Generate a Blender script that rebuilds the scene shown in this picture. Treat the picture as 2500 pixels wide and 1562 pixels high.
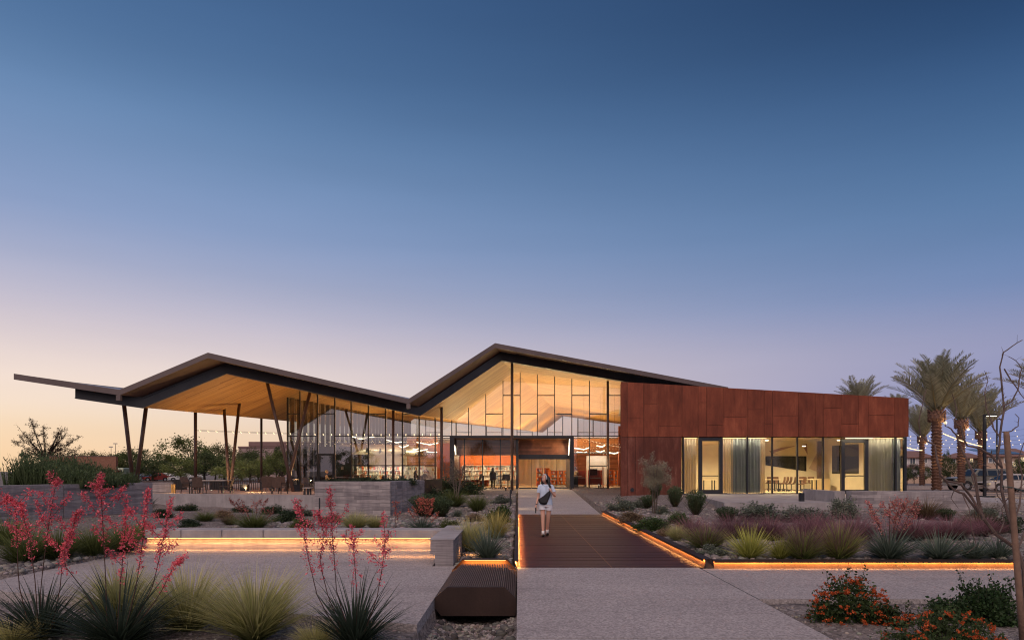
import bpy, math, random
import numpy as np
from mathutils import Vector, Matrix

for o in list(bpy.data.objects):
    bpy.data.objects.remove(o, do_unlink=True)
S = bpy.context.scene
C = S.collection
R = math.radians
random.seed(7)

# ------------------------------------------------------------------ camera
F, CX, HY, CH = 1667.0, 1265.0, 1150.0, 1.76          # focal length and horizon measured on the 2500 px photograph, eye height
cam = bpy.data.cameras.new('camera')
co = bpy.data.objects.new('camera', cam)
C.objects.link(co)
co.location = (0, 0, CH)
co.rotation_euler = (R(90), 0, 0)
cam.sensor_width = 36
cam.lens = 24.0
cam.shift_x = -15 / 2500
cam.shift_y = (1150 - 781) / 2500
cam.clip_start = 0.1
cam.clip_end = 6000
S.camera = co

# ------------------------------------------------------------------ sky and light
def lin(*c):
    return tuple(((v / 255 + .055) / 1.055) ** 2.4 if v > 10 else v / 255 / 12.92 for v in c) + (1,)

w = bpy.data.worlds.new('World')
S.world = w
w.use_nodes = True
wn, wl = w.node_tree.nodes, w.node_tree.links
bg = wn['Background']
tc = wn.new('ShaderNodeTexCoord')
nrm = wn.new('ShaderNodeVectorMath'); nrm.operation = 'NORMALIZE'
wl.new(tc.outputs['Generated'], nrm.inputs[0])
sep = wn.new('ShaderNodeSeparateXYZ'); wl.new(nrm.outputs[0], sep.inputs[0])
def wmath(op, a, b=None, clamp=False):
    n = wn.new('ShaderNodeMath'); n.operation = op; n.use_clamp = clamp
    for i, v in enumerate((a, b)):
        if v is None: continue
        if isinstance(v, (int, float)): n.inputs[i].default_value = v
        else: wl.new(v, n.inputs[i])
    return n.outputs[0]
flat = wn.new('ShaderNodeCombineXYZ')
wl.new(sep.outputs[0], flat.inputs[0]); wl.new(sep.outputs[1], flat.inputs[1])
fn = wn.new('ShaderNodeVectorMath'); fn.operation = 'NORMALIZE'; wl.new(flat.outputs[0], fn.inputs[0])
dt = wn.new('ShaderNodeVectorMath'); dt.operation = 'DOT_PRODUCT'; wl.new(fn.outputs[0], dt.inputs[0])
AZ = R(-46)
dt.inputs[1].default_value = (math.sin(AZ), math.cos(AZ), 0)
cosaz = dt.outputs['Value']
elev = wmath('ARCSINE', sep.outputs[2])
ef = wmath('DIVIDE', elev, math.pi / 2, True)          # 0 at the horizon, 1 at the zenith
def ramp(stops):
    n = wn.new('ShaderNodeValToRGB'); cr = n.color_ramp; cr.interpolation = 'B_SPLINE'
    while len(cr.elements) < len(stops): cr.elements.new(0.5)
    for e, (d, c) in zip(cr.elements, stops):
        e.position = d / 90; e.color = lin(*c)
    wl.new(ef, n.inputs[0]); return n.outputs[0]
SUNSET = ramp([(0, (251, 208, 160)), (3, (251, 221, 185)), (4.8, (249, 227, 206)), (7.8, (237, 219, 212)), (10.4, (212, 201, 210)), (12.5, (190, 187, 206)),
               (14.8, (166, 173, 201)), (18, (141, 161, 200)), (24, (108, 141, 182)), (29.5, (78, 112, 155)), (36, (66, 99, 143)), (55, (46, 76, 120)), (90, (40, 66, 106))])
SIDE = ramp([(0, (132, 140, 184)), (2.5, (126, 139, 188)), (5, (142, 147, 190)), (8, (152, 154, 187)), (10, (144, 150, 185)), (12.8, (115, 139, 183)),
             (18.4, (88, 123, 164)), (24.7, (60, 94, 138)), (30.1, (37, 65, 103)), (36, (32, 57, 94)), (55, (34, 60, 100)), (90, (40, 66, 106))])
ANTI = ramp([(0, (176, 160, 174)), (3, (206, 186, 186)), (8, (208, 190, 194)), (14, (174, 172, 196)), (22, (116, 140, 180)),
             (35, (66, 98, 146)), (60, (46, 76, 120)), (90, (40, 66, 106))])
def wmix(f, a, b):
    n = wn.new('ShaderNodeMix'); n.data_type = 'RGBA'
    wl.new(f, n.inputs[0]); wl.new(a, n.inputs[6]); wl.new(b, n.inputs[7]); return n.outputs[2]
f1 = wmath('MULTIPLY_ADD', cosaz, 1 / .42, True); f1.node.inputs[2].default_value = .32 / .42
f2 = wmath('MULTIPLY_ADD', cosaz, 1 / .9, True); f2.node.inputs[2].default_value = -.1 / .9
f2 = wmath('POWER', f2, 1.35)
sky = wmix(f2, wmix(f1, ANTI, SIDE), SUNSET)
# faint streaks of high haze
mp = wn.new('ShaderNodeMapping'); mp.inputs['Scale'].default_value = (1.2, 1.2, 9); wl.new(nrm.outputs[0], mp.inputs[0])
nz = wn.new('ShaderNodeTexNoise'); nz.inputs['Scale'].default_value = 2.2; nz.inputs['Detail'].default_value = 5; wl.new(mp.outputs[0], nz.inputs['Vector'])
hz = wmath('MULTIPLY_ADD', nz.outputs[0], .11); hz.node.inputs[2].default_value = .945
sc_ = wn.new('ShaderNodeVectorMath'); sc_.operation = 'SCALE'; wl.new(sky, sc_.inputs[0]); wl.new(hz, sc_.inputs['Scale'])
wl.new(sc_.outputs[0], bg.inputs[0])
bg.inputs[1].default_value = 1.0

sun = bpy.data.lights.new('warm_fill_sun', 'SUN')  # broad warm fill from behind the camera, added to lift ground and walls
so = bpy.data.objects.new('warm_fill_sun', sun); C.objects.link(so)
sun.energy = 2.35
sun.angle = R(75)
sun.color = (1.0, .74, .62)
so.rotation_euler = Vector((0.2, 0.75, -0.9)).to_track_quat('-Z', 'Y').to_euler()

S.view_settings.view_transform = 'Standard'
S.view_settings.look = 'None'
S.view_settings.exposure = 0.0
S.view_settings.gamma = 1.0
S.view_settings.use_curve_mapping = False
S.render.engine = 'CYCLES'
S.cycles.use_denoising = True
S.cycles.filter_width = 1.15
S.cycles.max_bounces = 7
S.cycles.transparent_max_bounces = 24
S.cycles.sample_clamp_indirect = 4.0
S.cycles.caustics_reflective = False
S.cycles.caustics_refractive = False

# ------------------------------------------------------------------ helpers
def W(px, py, Y):
    return ((px - CX) * Y / F, Y, CH - (py - HY) * Y / F)
def X_(px, Y): return (px - CX) * Y / F
def Z_(py, Y): return CH - (py - HY) * Y / F

def fast_mesh(name, V, Fa, col=None):
    V = np.asarray(V, dtype=np.float32).reshape(-1, 3)
    me = bpy.data.meshes.new(name)
    if not isinstance(Fa, (list, tuple)) or (len(Fa) and isinstance(Fa[0], np.ndarray)):
        groups = [Fa] if isinstance(Fa, np.ndarray) else list(Fa)
        groups = [np.asarray(g, dtype=np.int32) for g in groups if len(g)]
        nl = sum(g.size for g in groups); npol = sum(len(g) for g in groups)
        me.vertices.add(len(V)); me.vertices.foreach_set('co', V.ravel())
        me.loops.add(nl); me.polygons.add(npol)
        me.loops.foreach_set('vertex_index', np.concatenate([g.ravel() for g in groups]))
        tot = np.concatenate([np.full(len(g), g.shape[1], np.int32) for g in groups])
        st = np.concatenate([[0], np.cumsum(tot)[:-1]]).astype(np.int32)
        me.polygons.foreach_set('loop_start', st)
        try: me.polygons.foreach_set('loop_total', tot)
        except Exception: pass
        me.update(calc_edges=True); me.validate()
    else:
        me.from_pydata([tuple(map(float, v)) for v in V], [], [tuple(f) for f in Fa])
        me.update()
    if col is not None:
        a = me.color_attributes.new('Col', 'FLOAT_COLOR', 'POINT')
        c4 = np.ones((len(V), 4), np.float32); c4[:, :3] = col
        a.data.foreach_set('color', c4.ravel())
    return me

def wo(o):
    v = Vector((0, 0, 0))
    while o is not None:
        v += o.location; o = o.parent
    return v

def link(name, me, m=None, parent=None, loc=None, kind=None, label=None, smooth=False):
    o = bpy.data.objects.new(name, me); C.objects.link(o)
    if m is not None and not me.materials: me.materials.append(m)
    if parent is not None: o.parent = parent
    if loc is not None: o.location = loc
    if kind: o['kind'] = kind
    if label: o['label'] = label
    if smooth: me.polygons.foreach_set('use_smooth', [True] * len(me.polygons))
    return o

def tag(o, label, cat, group=None):
    o['label'] = label; o['category'] = cat
    if group: o['group'] = group
    return o

def thing(name, label, cat, loc=(0, 0, 0), group=None, rz=0):
    o = bpy.data.objects.new(name, None); C.objects.link(o)
    o.empty_display_size = .2
    o.location = loc; o.rotation_euler = (0, 0, rz)
    return tag(o, label, cat, group)

def copy_tree(o, parent=None):
    c = o.copy(); C.objects.link(c)
    if parent is not None:
        c.parent = parent; c.matrix_parent_inverse = o.matrix_parent_inverse.copy()
    for ch in list(o.children): copy_tree(ch, c)
    return c

class MB:
    """collects simple solids in world (or local) coordinates"""
    def __init__(s): s.v = []; s.f = []
    def add(s, vs, fs):
        b = len(s.v); s.v += [tuple(map(float, v)) for v in vs]; s.f += [tuple(i + b for i in f) for f in fs]; return s
    def box(s, x0, x1, y0, y1, z0, z1):
        x0, x1 = min(x0, x1), max(x0, x1); y0, y1 = min(y0, y1), max(y0, y1); z0, z1 = min(z0, z1), max(z0, z1)
        return s.add([(x0, y0, z0), (x1, y0, z0), (x1, y1, z0), (x0, y1, z0), (x0, y0, z1), (x1, y0, z1), (x1, y1, z1), (x0, y1, z1)],
                     [(0, 3, 2, 1), (4, 5, 6, 7), (0, 1, 5, 4), (1, 2, 6, 5), (2, 3, 7, 6), (3, 0, 4, 7)])
    def cbox(s, x0, x1, y0, y1, z0, z1, c=.02):
        """box with chamfered upright and top edges"""
        r = [(x0 + c, y0), (x1 - c, y0), (x1, y0 + c), (x1, y1 - c), (x1 - c, y1), (x0 + c, y1), (x0, y1 - c), (x0, y0 + c)]
        q = [(x0 + 2 * c, y0 + c), (x1 - 2 * c, y0 + c), (x1 - c, y0 + 2 * c), (x1 - c, y1 - 2 * c), (x1 - 2 * c, y1 - c), (x0 + 2 * c, y1 - c), (x0 + c, y1 - 2 * c), (x0 + c, y0 + 2 * c)]
        vs = [(a, b, z0) for a, b in r] + [(a, b, z1 - c) for a, b in r] + [(a, b, z1) for a, b in q]
        fs = [tuple(range(7, -1, -1)), tuple(range(16, 24))]
        for i in range(8):
            j = (i + 1) % 8
            fs += [(i, j, 8 + j, 8 + i), (8 + i, 8 + j, 16 + j, 16 + i)]
        return s.add(vs, fs)
    def obox(s, A, B, t, z0, z1, z0b=None, z1b=None):
        """wall from A to B (xy), thickness t to the left of A->B centred, heights may differ at B"""
        A = Vector(A[:2]); B = Vector(B[:2]); n = Vector((-(B - A).y, (B - A).x)).normalized() * t / 2
        z0b = z0 if z0b is None else z0b; z1b = z1 if z1b is None else z1b
        p = [A - n, B - n, B + n, A + n]; lo = [z0, z0b, z0b, z0]; hi = [z1, z1b, z1b, z1]
        return s.add([(q.x, q.y, l) for q, l in zip(p, lo)] + [(q.x, q.y, h) for q, h in zip(p, hi)],
                     [(0, 3, 2, 1), (4, 5, 6, 7), (0, 1, 5, 4), (1, 2, 6, 5), (2, 3, 7, 6), (3, 0, 4, 7)])
    def prism(s, pts, z0, z1):
        n = len(pts)
        return s.add([(x, y, z0) for x, y in pts] + [(x, y, z1) for x, y in pts],
                     [tuple(range(n - 1, -1, -1)), tuple(range(n, 2 * n))] + [(i, (i + 1) % n, n + (i + 1) % n, n + i) for i in range(n)])
    def yprism(s, pts, y0, y1):
        """profile in x,z extruded along y"""
        n = len(pts)
        return s.add([(x, y0, z) for x, z in pts] + [(x, y1, z) for x, z in pts],
                     [tuple(range(n)), tuple(range(2 * n - 1, n - 1, -1))] + [((i + 1) % n, i, n + i, n + (i + 1) % n) for i in range(n)])
    def tube(s, pts, rad, n=8, cap=True):
        pts = [Vector(p) for p in pts]
        if not isinstance(rad, (list, tuple)): rad = [rad] * len(pts)
        up = None; vs = []
        for i, p in enumerate(pts):
            d = (pts[min(i + 1, len(pts) - 1)] - pts[max(i - 1, 0)]).normalized()
            if up is None:
                up = Vector((0, 0, 1)) if abs(d.z) < .9 else Vector((1, 0, 0))
            a = d.cross(up)
            if a.length < 1e-5: a = d.cross(Vector((0, 1, 0)))
            a.normalize(); b = a.cross(d); up = b
            for k in range(n):
                t = 2 * math.pi * k / n
                vs.append(p + (a * math.cos(t) + b * math.sin(t)) * rad[i])
        fs = []
        for i in range(len(pts) - 1):
            for k in range(n):
                fs.append((i * n + k, i * n + (k + 1) % n, (i + 1) * n + (k + 1) % n, (i + 1) * n + k))
        if cap:
            fs.append(tuple(range(n - 1, -1, -1))); fs.append(tuple((len(pts) - 1) * n + k for k in range(n)))
        return s.add(vs, fs)
    def bar(s, a, b, wd, dp=None):
        """rectangular bar between two points"""
        dp = dp or wd; a = Vector(a); b = Vector(b); d = (b - a).normalized()
        x = d.cross(Vector((0, 1, 0))); x = (x if x.length > 1e-3 else Vector((1, 0, 0))).normalized(); y = d.cross(x)
        vs = []
        for p in (a, b):
            for sx, sy in ((-1, -1), (1, -1), (1, 1), (-1, 1)): vs.append(p + x * sx * wd / 2 + y * sy * dp / 2)
        return s.add(vs, [(0, 3, 2, 1), (4, 5, 6, 7), (0, 1, 5, 4), (1, 2, 6, 5), (2, 3, 7, 6), (3, 0, 4, 7)])
    def lathe(s, prof, n=16, c=(0, 0, 0)):
        vs = []; m = len(prof)
        for r, z in prof:
            for k in range(n):
                t = 2 * math.pi * k / n; vs.append((c[0] + r * math.cos(t), c[1] + r * math.sin(t), c[2] + z))
        fs = [(i * n + k, i * n + (k + 1) % n, (i + 1) * n + (k + 1) % n, (i + 1) * n + k) for i in range(m - 1) for k in range(n)]
        fs += [tuple(range(n - 1, -1, -1)), tuple((m - 1) * n + k for k in range(n))]
        return s.add(vs, fs)
    def ball(s, c, rx, ry=None, rz=None, n=10, m=7, rot=None):
        ry = ry or rx; rz = rz or rx; vs = []; fs = []
        for i in range(m + 1):
            a = math.pi * i / m - math.pi / 2
            for k in range(n):
                t = 2 * math.pi * k / n
                v = Vector((rx * math.cos(a) * math.cos(t), ry * math.cos(a) * math.sin(t), rz * math.sin(a)))
                if rot is not None: v = rot @ v
                vs.append(v + Vector(c))
        for i in range(m):
            for k in range(n): fs.append((i * n + k, i * n + (k + 1) % n, (i + 1) * n + (k + 1) % n, (i + 1) * n + k))
        return s.add(vs, fs)
    def quad(s, *p): return s.add(p, [tuple(range(len(p)))])
    def build(s, name, m, parent=None, kind=None, label=None, smooth=False, local=False):
        o0 = Vector((0, 0, 0)) if (parent is None or local) else wo(parent)
        vs = [(x - o0.x, y - o0.y, z - o0.z) for x, y, z in s.v]
        me = bpy.data.meshes.new(name); me.from_pydata(vs, [], s.f); me.update()
        return link(name, me, m, parent, None, kind, label, smooth)

def solo(name, mb, m, label, cat, group=None, smooth=False, origin=None):
    """a thing that is one mesh; its origin is put at the base"""
    if origin is None:
        xs, ys, zs = zip(*mb.v); origin = ((min(xs) + max(xs)) / 2, (min(ys) + max(ys)) / 2, min(zs))
    me = bpy.data.meshes.new(name)
    me.from_pydata([(x - origin[0], y - origin[1], z - origin[2]) for x, y, z in mb.v], [], mb.f); me.update()
    o = link(name, me, m, None, origin, None, None, smooth)
    return tag(o, label, cat, group)

def lamp(name, kind, loc, energy, col, parent=None, direction=None, size=.1, size_y=None, spot=None, blend=.6):
    l = bpy.data.lights.new(name, kind); l.energy = energy; l.color = col
    o = bpy.data.objects.new(name, l); C.objects.link(o)
    p = Vector(loc)
    if parent is not None:
        o.parent = parent; p = p - wo(parent)
    o.location = p
    if direction is not None: o.rotation_euler = Vector(direction).to_track_quat('-Z', 'Y').to_euler()
    if kind == 'AREA':
        l.size = size
        if size_y: l.shape = 'RECTANGLE'; l.size_y = size_y
    elif kind == 'SPOT':
        l.spot_size = R(spot or 90); l.spot_blend = blend; l.shadow_soft_size = size
    else: l.shadow_soft_size = size
    return o

# ------------------------------------------------------------------ materials
class NT:
    def __init__(s, name):
        s.m = bpy.data.materials.new(name); s.m.use_nodes = True
        s.n = s.m.node_tree.nodes; s.l = s.m.node_tree.links
        s.p = s.n['Principled BSDF']; s.out = s.n['Material Output']
        s._tc = None
    def node(s, t, **k):
        n = s.n.new(t)
        for a, b in k.items(): setattr(n, a, b)
        return n
    def put(s, sock, v):
        if v is None: return
        if isinstance(v, bpy.types.NodeSocket): s.l.new(v, sock)
        else: sock.default_value = v
    def obj(s):
        if s._tc is None: s._tc = s.node('ShaderNodeTexCoord')
        return s._tc.outputs['Object']
    def pos(s): return s.node('ShaderNodeNewGeometry').outputs['Position']
    def map(s, v, scale=(1, 1, 1), rot=(0, 0, 0)):
        n = s.node('ShaderNodeMapping'); s.put(n.inputs[0], v); n.inputs['Scale'].default_value = scale; n.inputs['Rotation'].default_value = rot
        return n.outputs[0]
    def noise(s, v, scale, det=3, rough=.55):
        n = s.node('ShaderNodeTexNoise'); s.put(n.inputs['Vector'], v)
        n.inputs['Scale'].default_value = scale; n.inputs['Detail'].default_value = det; n.inputs['Roughness'].default_value = rough
        return n.outputs[0]
    def vor(s, v, scale):
        n = s.node('ShaderNodeTexVoronoi'); s.put(n.inputs['Vector'], v); n.inputs['Scale'].default_value = scale; return n
    def math(s, op, a, b=None, c=None, clamp=False):
        n = s.node('ShaderNodeMath', operation=op, use_clamp=clamp)
        s.put(n.inputs[0], a); s.put(n.inputs[1], b); s.put(n.inputs[2], c); return n.outputs[0]
    def ramp(s, f, stops):
        n = s.node('ShaderNodeValToRGB'); cr = n.color_ramp
        while len(cr.elements) < len(stops): cr.elements.new(.5)
        for e, (p, c) in zip(cr.elements, stops):
            e.position = p; e.color = (c if len(c) == 4 else tuple(c) + (1,))
        s.put(n.inputs[0], f); return n.outputs[0]
    def mix(s, f, a, b, mode='MIX'):
        n = s.node('ShaderNodeMix', data_type='RGBA', blend_type=mode)
        s.put(n.inputs[0], f)
        for i, v in ((6, a), (7, b)):
            if isinstance(v, tuple) and len(v) == 3: v = v + (1,)
            s.put(n.inputs[i], v)
        return n.outputs[2]
    def bump(s, h, strength=.3, dist=.02):
        n = s.node('ShaderNodeBump'); n.inputs['Strength'].default_value = strength; n.inputs['Distance'].default_value = dist
        s.put(n.inputs['Height'], h); s.put(s.p.inputs['Normal'], n.outputs[0])
    def done(s, col=None, rough=.7, metal=0, spec=None):
        if isinstance(col, tuple) and len(col) == 3: col = col + (1,)
        s.put(s.p.inputs['Base Color'], col); s.put(s.p.inputs['Roughness'], rough); s.p.inputs['Metallic'].default_value = metal
        if spec is not None: s.p.inputs['Specular IOR Level'].default_value = spec
        return s.m
    def rand(s): return s.node('ShaderNodeObjectInfo').outputs['Random']

def shade(c, k): return tuple(min(1, v * k) for v in c[:3])

def plain(name, c, rough=.6, metal=0, var=.18, scale=6, bump=.08, bs=60, spec=None, objvar=0.0):
    t = NT(name); p = t.obj()
    f = t.noise(p, scale, 4)
    col = t.ramp(f, [(.3, shade(c, 1 - var)), (.7, shade(c, 1 + var))])
    if objvar:
        col = t.mix(1.0, col, t.ramp(t.rand(), [(0, (1 - objvar,) * 3), (1, (1 + objvar,) * 3)]), 'MULTIPLY')
    if bump: t.bump(t.noise(p, bs, 2), bump, .01)
    return t.done(col, rough, metal, spec)

def emit(name, c, strength):
    t = NT(name); e = t.node('ShaderNodeEmission'); e.inputs[0].default_value = c + (1,); e.inputs[1].default_value = strength
    t.l.new(e.outputs[0], t.out.inputs[0]); return t.m

def leafmat(name, rough=.55, transl=.38, spec=.3):
    t = NT(name)
    a = t.node('ShaderNodeVertexColor', layer_name='Col')
    hv = t.mix(1.0, a.outputs[0], t.ramp(t.rand(), [(0, (.82, .84, .82)), (1, (1.15, 1.12, 1.1))]), 'MULTIPLY')
    t.done(hv, rough, 0, spec)
    if transl:
        tr = t.node('ShaderNodeBsdfTranslucent'); t.l.new(hv, tr.inputs[0])
        mx = t.node('ShaderNodeMixShader'); mx.inputs[0].default_value = transl
        t.l.new(t.p.outputs[0], mx.inputs[1]); t.l.new(tr.outputs[0], mx.inputs[2]); t.l.new(mx.outputs[0], t.out.inputs[0])
    return t.m

def glassmat(name, tint=(.93, .95, .94), base=.16, gain=1.0):
    t = NT(name)
    tr = t.node('ShaderNodeBsdfTransparent'); tr.inputs[0].default_value = tint + (1,)
    gl = t.node('ShaderNodeBsdfGlossy'); gl.inputs['Roughness'].default_value = 0.0; gl.inputs[0].default_value = (.97, .96, .95, 1)
    fr = t.node('ShaderNodeFresnel'); fr.inputs[0].default_value = 1.5
    f = t.math('MULTIPLY_ADD', fr.outputs[0], gain, base, True)
    mx = t.node('ShaderNodeMixShader'); t.l.new(f, mx.inputs[0]); t.l.new(tr.outputs[0], mx.inputs[1]); t.l.new(gl.outputs[0], mx.inputs[2])
    t.l.new(mx.outputs[0], t.out.inputs[0]); return t.m

M = {}
def concrete_pave():
    t = NT('exposed_concrete'); p = t.pos()
    big = t.noise(p, .55, 4, .6); fine = t.noise(p, 34, 4, .8); v = t.vor(p, 42)
    c = t.ramp(fine, [(.3, (.18, .163, .163)), (.5, (.315, .288, .285)), (.72, (.50, .465, .455))])
    c = t.mix(.42, c, t.ramp(v.outputs['Color'], [(.2, (.16, .145, .145)), (.5, (.34, .31, .305)), (.85, (.56, .525, .51))]))
    c = t.mix(.55, c, t.ramp(big, [(.3, (.74, .73, .73)), (.7, (1.08, 1.06, 1.05))]), 'MULTIPLY')
    st = t.noise(t.map(p, (.25, 1.2, 1)), 1.6, 5, .7)
    c = t.mix(.6, c, t.ramp(st, [(.32, (.76, .75, .75)), (.5, (1, 1, 1))]), 'MULTIPLY')
    t.bump(t.math('ADD', fine, v.outputs['Distance']), .5, .006)
    return t.done(c, .82, 0, .35)
M['pave'] = concrete_pave()
def concrete_smooth():
    t = NT('smooth_concrete'); p = t.pos()
    c = t.ramp(t.noise(p, 1.4, 5, .65), [(.3, (.25, .232, .232)), (.7, (.38, .355, .352))])
    c = t.mix(.5, c, t.ramp(t.noise(t.map(p, (1, 1, .12)), 5, 4, .6), [(.35, (.72, .72, .74)), (.6, (1.05, 1.05, 1.05))]), 'MULTIPLY')
    t.bump(t.noise(p, 45, 3), .18, .006)
    return t.done(c, .75, 0, .35)
M['conc'] = concrete_smooth()
def concrete_board():
    t = NT('board_formed_concrete'); p = t.pos()
    g = t.noise(t.map(p, (.5, .5, 9)), 4, 5, .65)
    c = t.ramp(g, [(.28, (.19, .172, .174)), (.5, (.315, .288, .288)), (.75, (.42, .392, .388))])
    c = t.mix(.75, c, t.ramp(t.rand(), [(0, (.48, .47, .50)), (.3, (.86, .85, .86)), (.6, (1.0, .98, .98)), (1, (1.22, 1.2, 1.18))]), 'MULTIPLY')
    c = t.mix(.5, c, t.ramp(t.noise(t.map(p, (1.5, 1.5, .2)), 3, 4, .6), [(.35, (.62, .62, .66)), (.6, (1.1, 1.1, 1.08))]), 'MULTIPLY')
    t.bump(g, .35, .008)
    return t.done(c, .82, 0, .3)
M['board'] = concrete_board()
def corten(name, lo, mid, hi, rough=.72, bump=.15):
    t = NT(name); p = t.pos()
    a = t.noise(t.map(p, (1, 1, .35)), 1.7, 6, .65); b = t.noise(t.map(p, (3, 3, .12)), 4, 4, .6); f = t.noise(p, 38, 3, .7)
    k = t.math('ADD', t.math('MULTIPLY', a, .55), t.math('ADD', t.math('MULTIPLY', b, .16), t.math('MULTIPLY', f, .30)))
    c = t.ramp(k, [(.36, lo), (.52, mid), (.68, hi)])
    c = t.mix(.8, c, t.ramp(t.rand(), [(0, (.74, .72, .70)), (.5, (1, 1, 1)), (1, (1.2, 1.2, 1.2))]), 'MULTIPLY')
    t.bump(f, bump, .006)
    return t.done(c, rough, 0, .3)
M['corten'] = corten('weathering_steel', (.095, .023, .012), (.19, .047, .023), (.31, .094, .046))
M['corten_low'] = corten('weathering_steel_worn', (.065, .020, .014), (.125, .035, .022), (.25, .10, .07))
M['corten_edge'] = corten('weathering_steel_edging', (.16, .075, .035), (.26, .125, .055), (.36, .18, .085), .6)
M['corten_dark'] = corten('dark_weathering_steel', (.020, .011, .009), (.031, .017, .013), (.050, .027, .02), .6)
def deck():
    t = NT('oiled_hardwood_deck'); p = t.pos()
    g = t.noise(t.map(p, (.7, 26, 1)), 3, 4, .6)
    c = t.ramp(g, [(.3, (.034, .012, .009)), (.5, (.056, .020, .015)), (.72, (.095, .038, .028))])
    c = t.mix(.6, c, t.ramp(t.noise(t.map(p, (.4, 1.2, 1)), 1.2, 4, .6), [(.3, (.55, .55, .58)), (.65, (1.15, 1.12, 1.1))]), 'MULTIPLY')
    t.bump(g, .25, .004)
    return t.done(c, .5, 0, .16)
M['deck'] = deck()
M['black'] = plain('black_steel', (.013, .015, .021), .38, 0, .2, 4, .03)
M['beam'] = plain('painted_beam_steel', (.028, .031, .038), .42, 0, .25, 1.2, .03)
M['fascia'] = plain('bronze_fascia_metal', (.115, .085, .079), .5, 0, .12, 1.5, .03)
M['rooftop'] = plain('grey_roof_metal', (.22, .22, .24), .45, 0, .1, 1.0, .03)
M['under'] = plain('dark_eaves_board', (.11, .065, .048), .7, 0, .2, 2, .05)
M['column'] = plain('brown_steel_column', (.085, .052, .043), .45, 0, .18, 2, .04)
M['fin'] = plain('bronze_fin_metal', (.020, .015, .013), .45, 0, .15, 2, .03)
M['goldfin'] = plain('light_bronze_mullion', (.20, .13, .075), .45, 0, .12, 2, .03)
def wood_planks(name, ang, width, length, dark, midc, light, rough=.5, vertical=False):
    """boards told apart by tone, thin recessed joints; ang turns the plan so boards run along x'"""
    t = NT(name); p = t.map(t.pos(), (1, 1, 1), (0, 0, -ang))
    s = t.node('ShaderNodeSeparateXYZ'); t.l.new(p, s.inputs[0])
    cross = s.outputs[2] if vertical else s.outputs[1]
    a = t.math('DIVIDE', cross, width); row = t.math('FLOOR', a); fr = t.math('FRACT', a)
    wn1 = t.node('ShaderNodeTexWhiteNoise', noise_dimensions='1D'); t.l.new(row, wn1.inputs['W'])
    b = t.math('ADD', t.math('DIVIDE', s.outputs[0], length), t.math('MULTIPLY', wn1.outputs[0], 7.3))
    cmb = t.node('ShaderNodeCombineXYZ'); t.l.new(row, cmb.inputs[0]); t.l.new(t.math('FLOOR', b), cmb.inputs[1])
    wn2 = t.node('ShaderNodeTexWhiteNoise', noise_dimensions='2D'); t.l.new(cmb.outputs[0], wn2.inputs[0])
    c = t.ramp(wn2.outputs[0], [(0, dark), (.25, midc), (.6, midc), (1, light)])
    grain = t.noise(t.map(p, (.6, 14, 14) if not vertical else (.6, 4, 14)), 3, 4, .6)
    c = t.mix(.35, c, t.ramp(grain, [(.3, (.7, .68, .66)), (.7, (1.15, 1.13, 1.1))]), 'MULTIPLY')
    j = t.math('LESS_THAN', fr, .07)
    c = t.mix(t.math('MULTIPLY', j, .75), c, (.03, .017, .01))
    t.bump(t.math('SUBTRACT', grain, t.math('MULTIPLY', j, 2.5)), .35, .006)
    return t.done(c, rough, 0, .4)
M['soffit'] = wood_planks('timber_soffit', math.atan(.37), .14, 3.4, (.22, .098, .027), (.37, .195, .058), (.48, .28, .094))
M['woodwall'] = wood_planks('timber_wall', 0, .13, 2.2, (.20, .075, .03), (.30, .12, .045), (.40, .18, .08), .5, True)
M['glass'] = glassmat('window_glass', (.94, .95, .94), .15, 1.0)
M['glass_coated'] = glassmat('coated_window_glass', (.90, .92, .91), .30, 1.0)
M['glass_dark'] = glassmat('side_window_glass', (.55, .62, .62), .2, 1.0)
M['plaster'] = plain('cream_plaster', (.70, .62, .47), .85, 0, .05, 2, .05)
M['white'] = plain('white_paint', (.78, .75, .68), .6, 0, .05, 3, .03)
M['orange'] = plain('orange_paint', (.74, .19, .022), .55, 0, .08, 3, .03)
M['floor'] = plain('polished_floor', (.50, .40, .27), .25, 0, .12, .8, .02)
M['terrace'] = plain('terrace_paving', (.40, .27, .20), .75, 0, .18, .8, .1, 50)
M['duct'] = plain('galvanised_duct', (.55, .52, .42), .35, .6, .1, 3, .02)
M['red'] = plain('rust_red_fabric', (.33, .055, .03), .8, 0, .12, 6, .1)
M['wing_wood'] = plain('pale_ceiling_board', (.66, .52, .30), .6, 0, .12, 1.2, .03)
M['mauve'] = plain('mauve_paint', (.30, .19, .20), .8, 0, .06, 3, .02)
M['dark_chair'] = plain('charcoal_chair_shell', (.035, .030, .028), .5, 0, .15, 6, .03)
M['brown_chair'] = plain('brown_chair_shell', (.16, .085, .055), .55, 0, .15, 6, .03)
M['sling'] = plain('bronze_sling_fabric', (.105, .068, .052), .75, 0, .15, 8, .1)
M['tabletop'] = plain('grey_table_top', (.36, .31, .27), .4, 0, .08, 4, .02)
M['led'] = emit('warm_led', (1, .52, .18), 2.5)
M['led_white'] = emit('white_led', (1, .86, .62), 4)
M['bulb'] = emit('warm_bulb', (1, .74, .42), 2.6)
M['bark'] = plain('grey_brown_bark', (.13, .095, .075), .85, 0, .3, 14, .5, 40)
M['leaf'] = leafmat('foliage')
M['petal'] = leafmat('petals', .5, .3)
M['glass_wing'] = glassmat('wing_window_glass', (.95, .96, .95), .03, 1.0)
M['black_gloss'] = plain('dark_gloss', (.012, .013, .014), .08, 0, .1, 4, 0)
M['mauve_pale'] = plain('pale_mauve_paint', (.50, .37, .30), .8, 0, .06, 3, .02)
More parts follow.
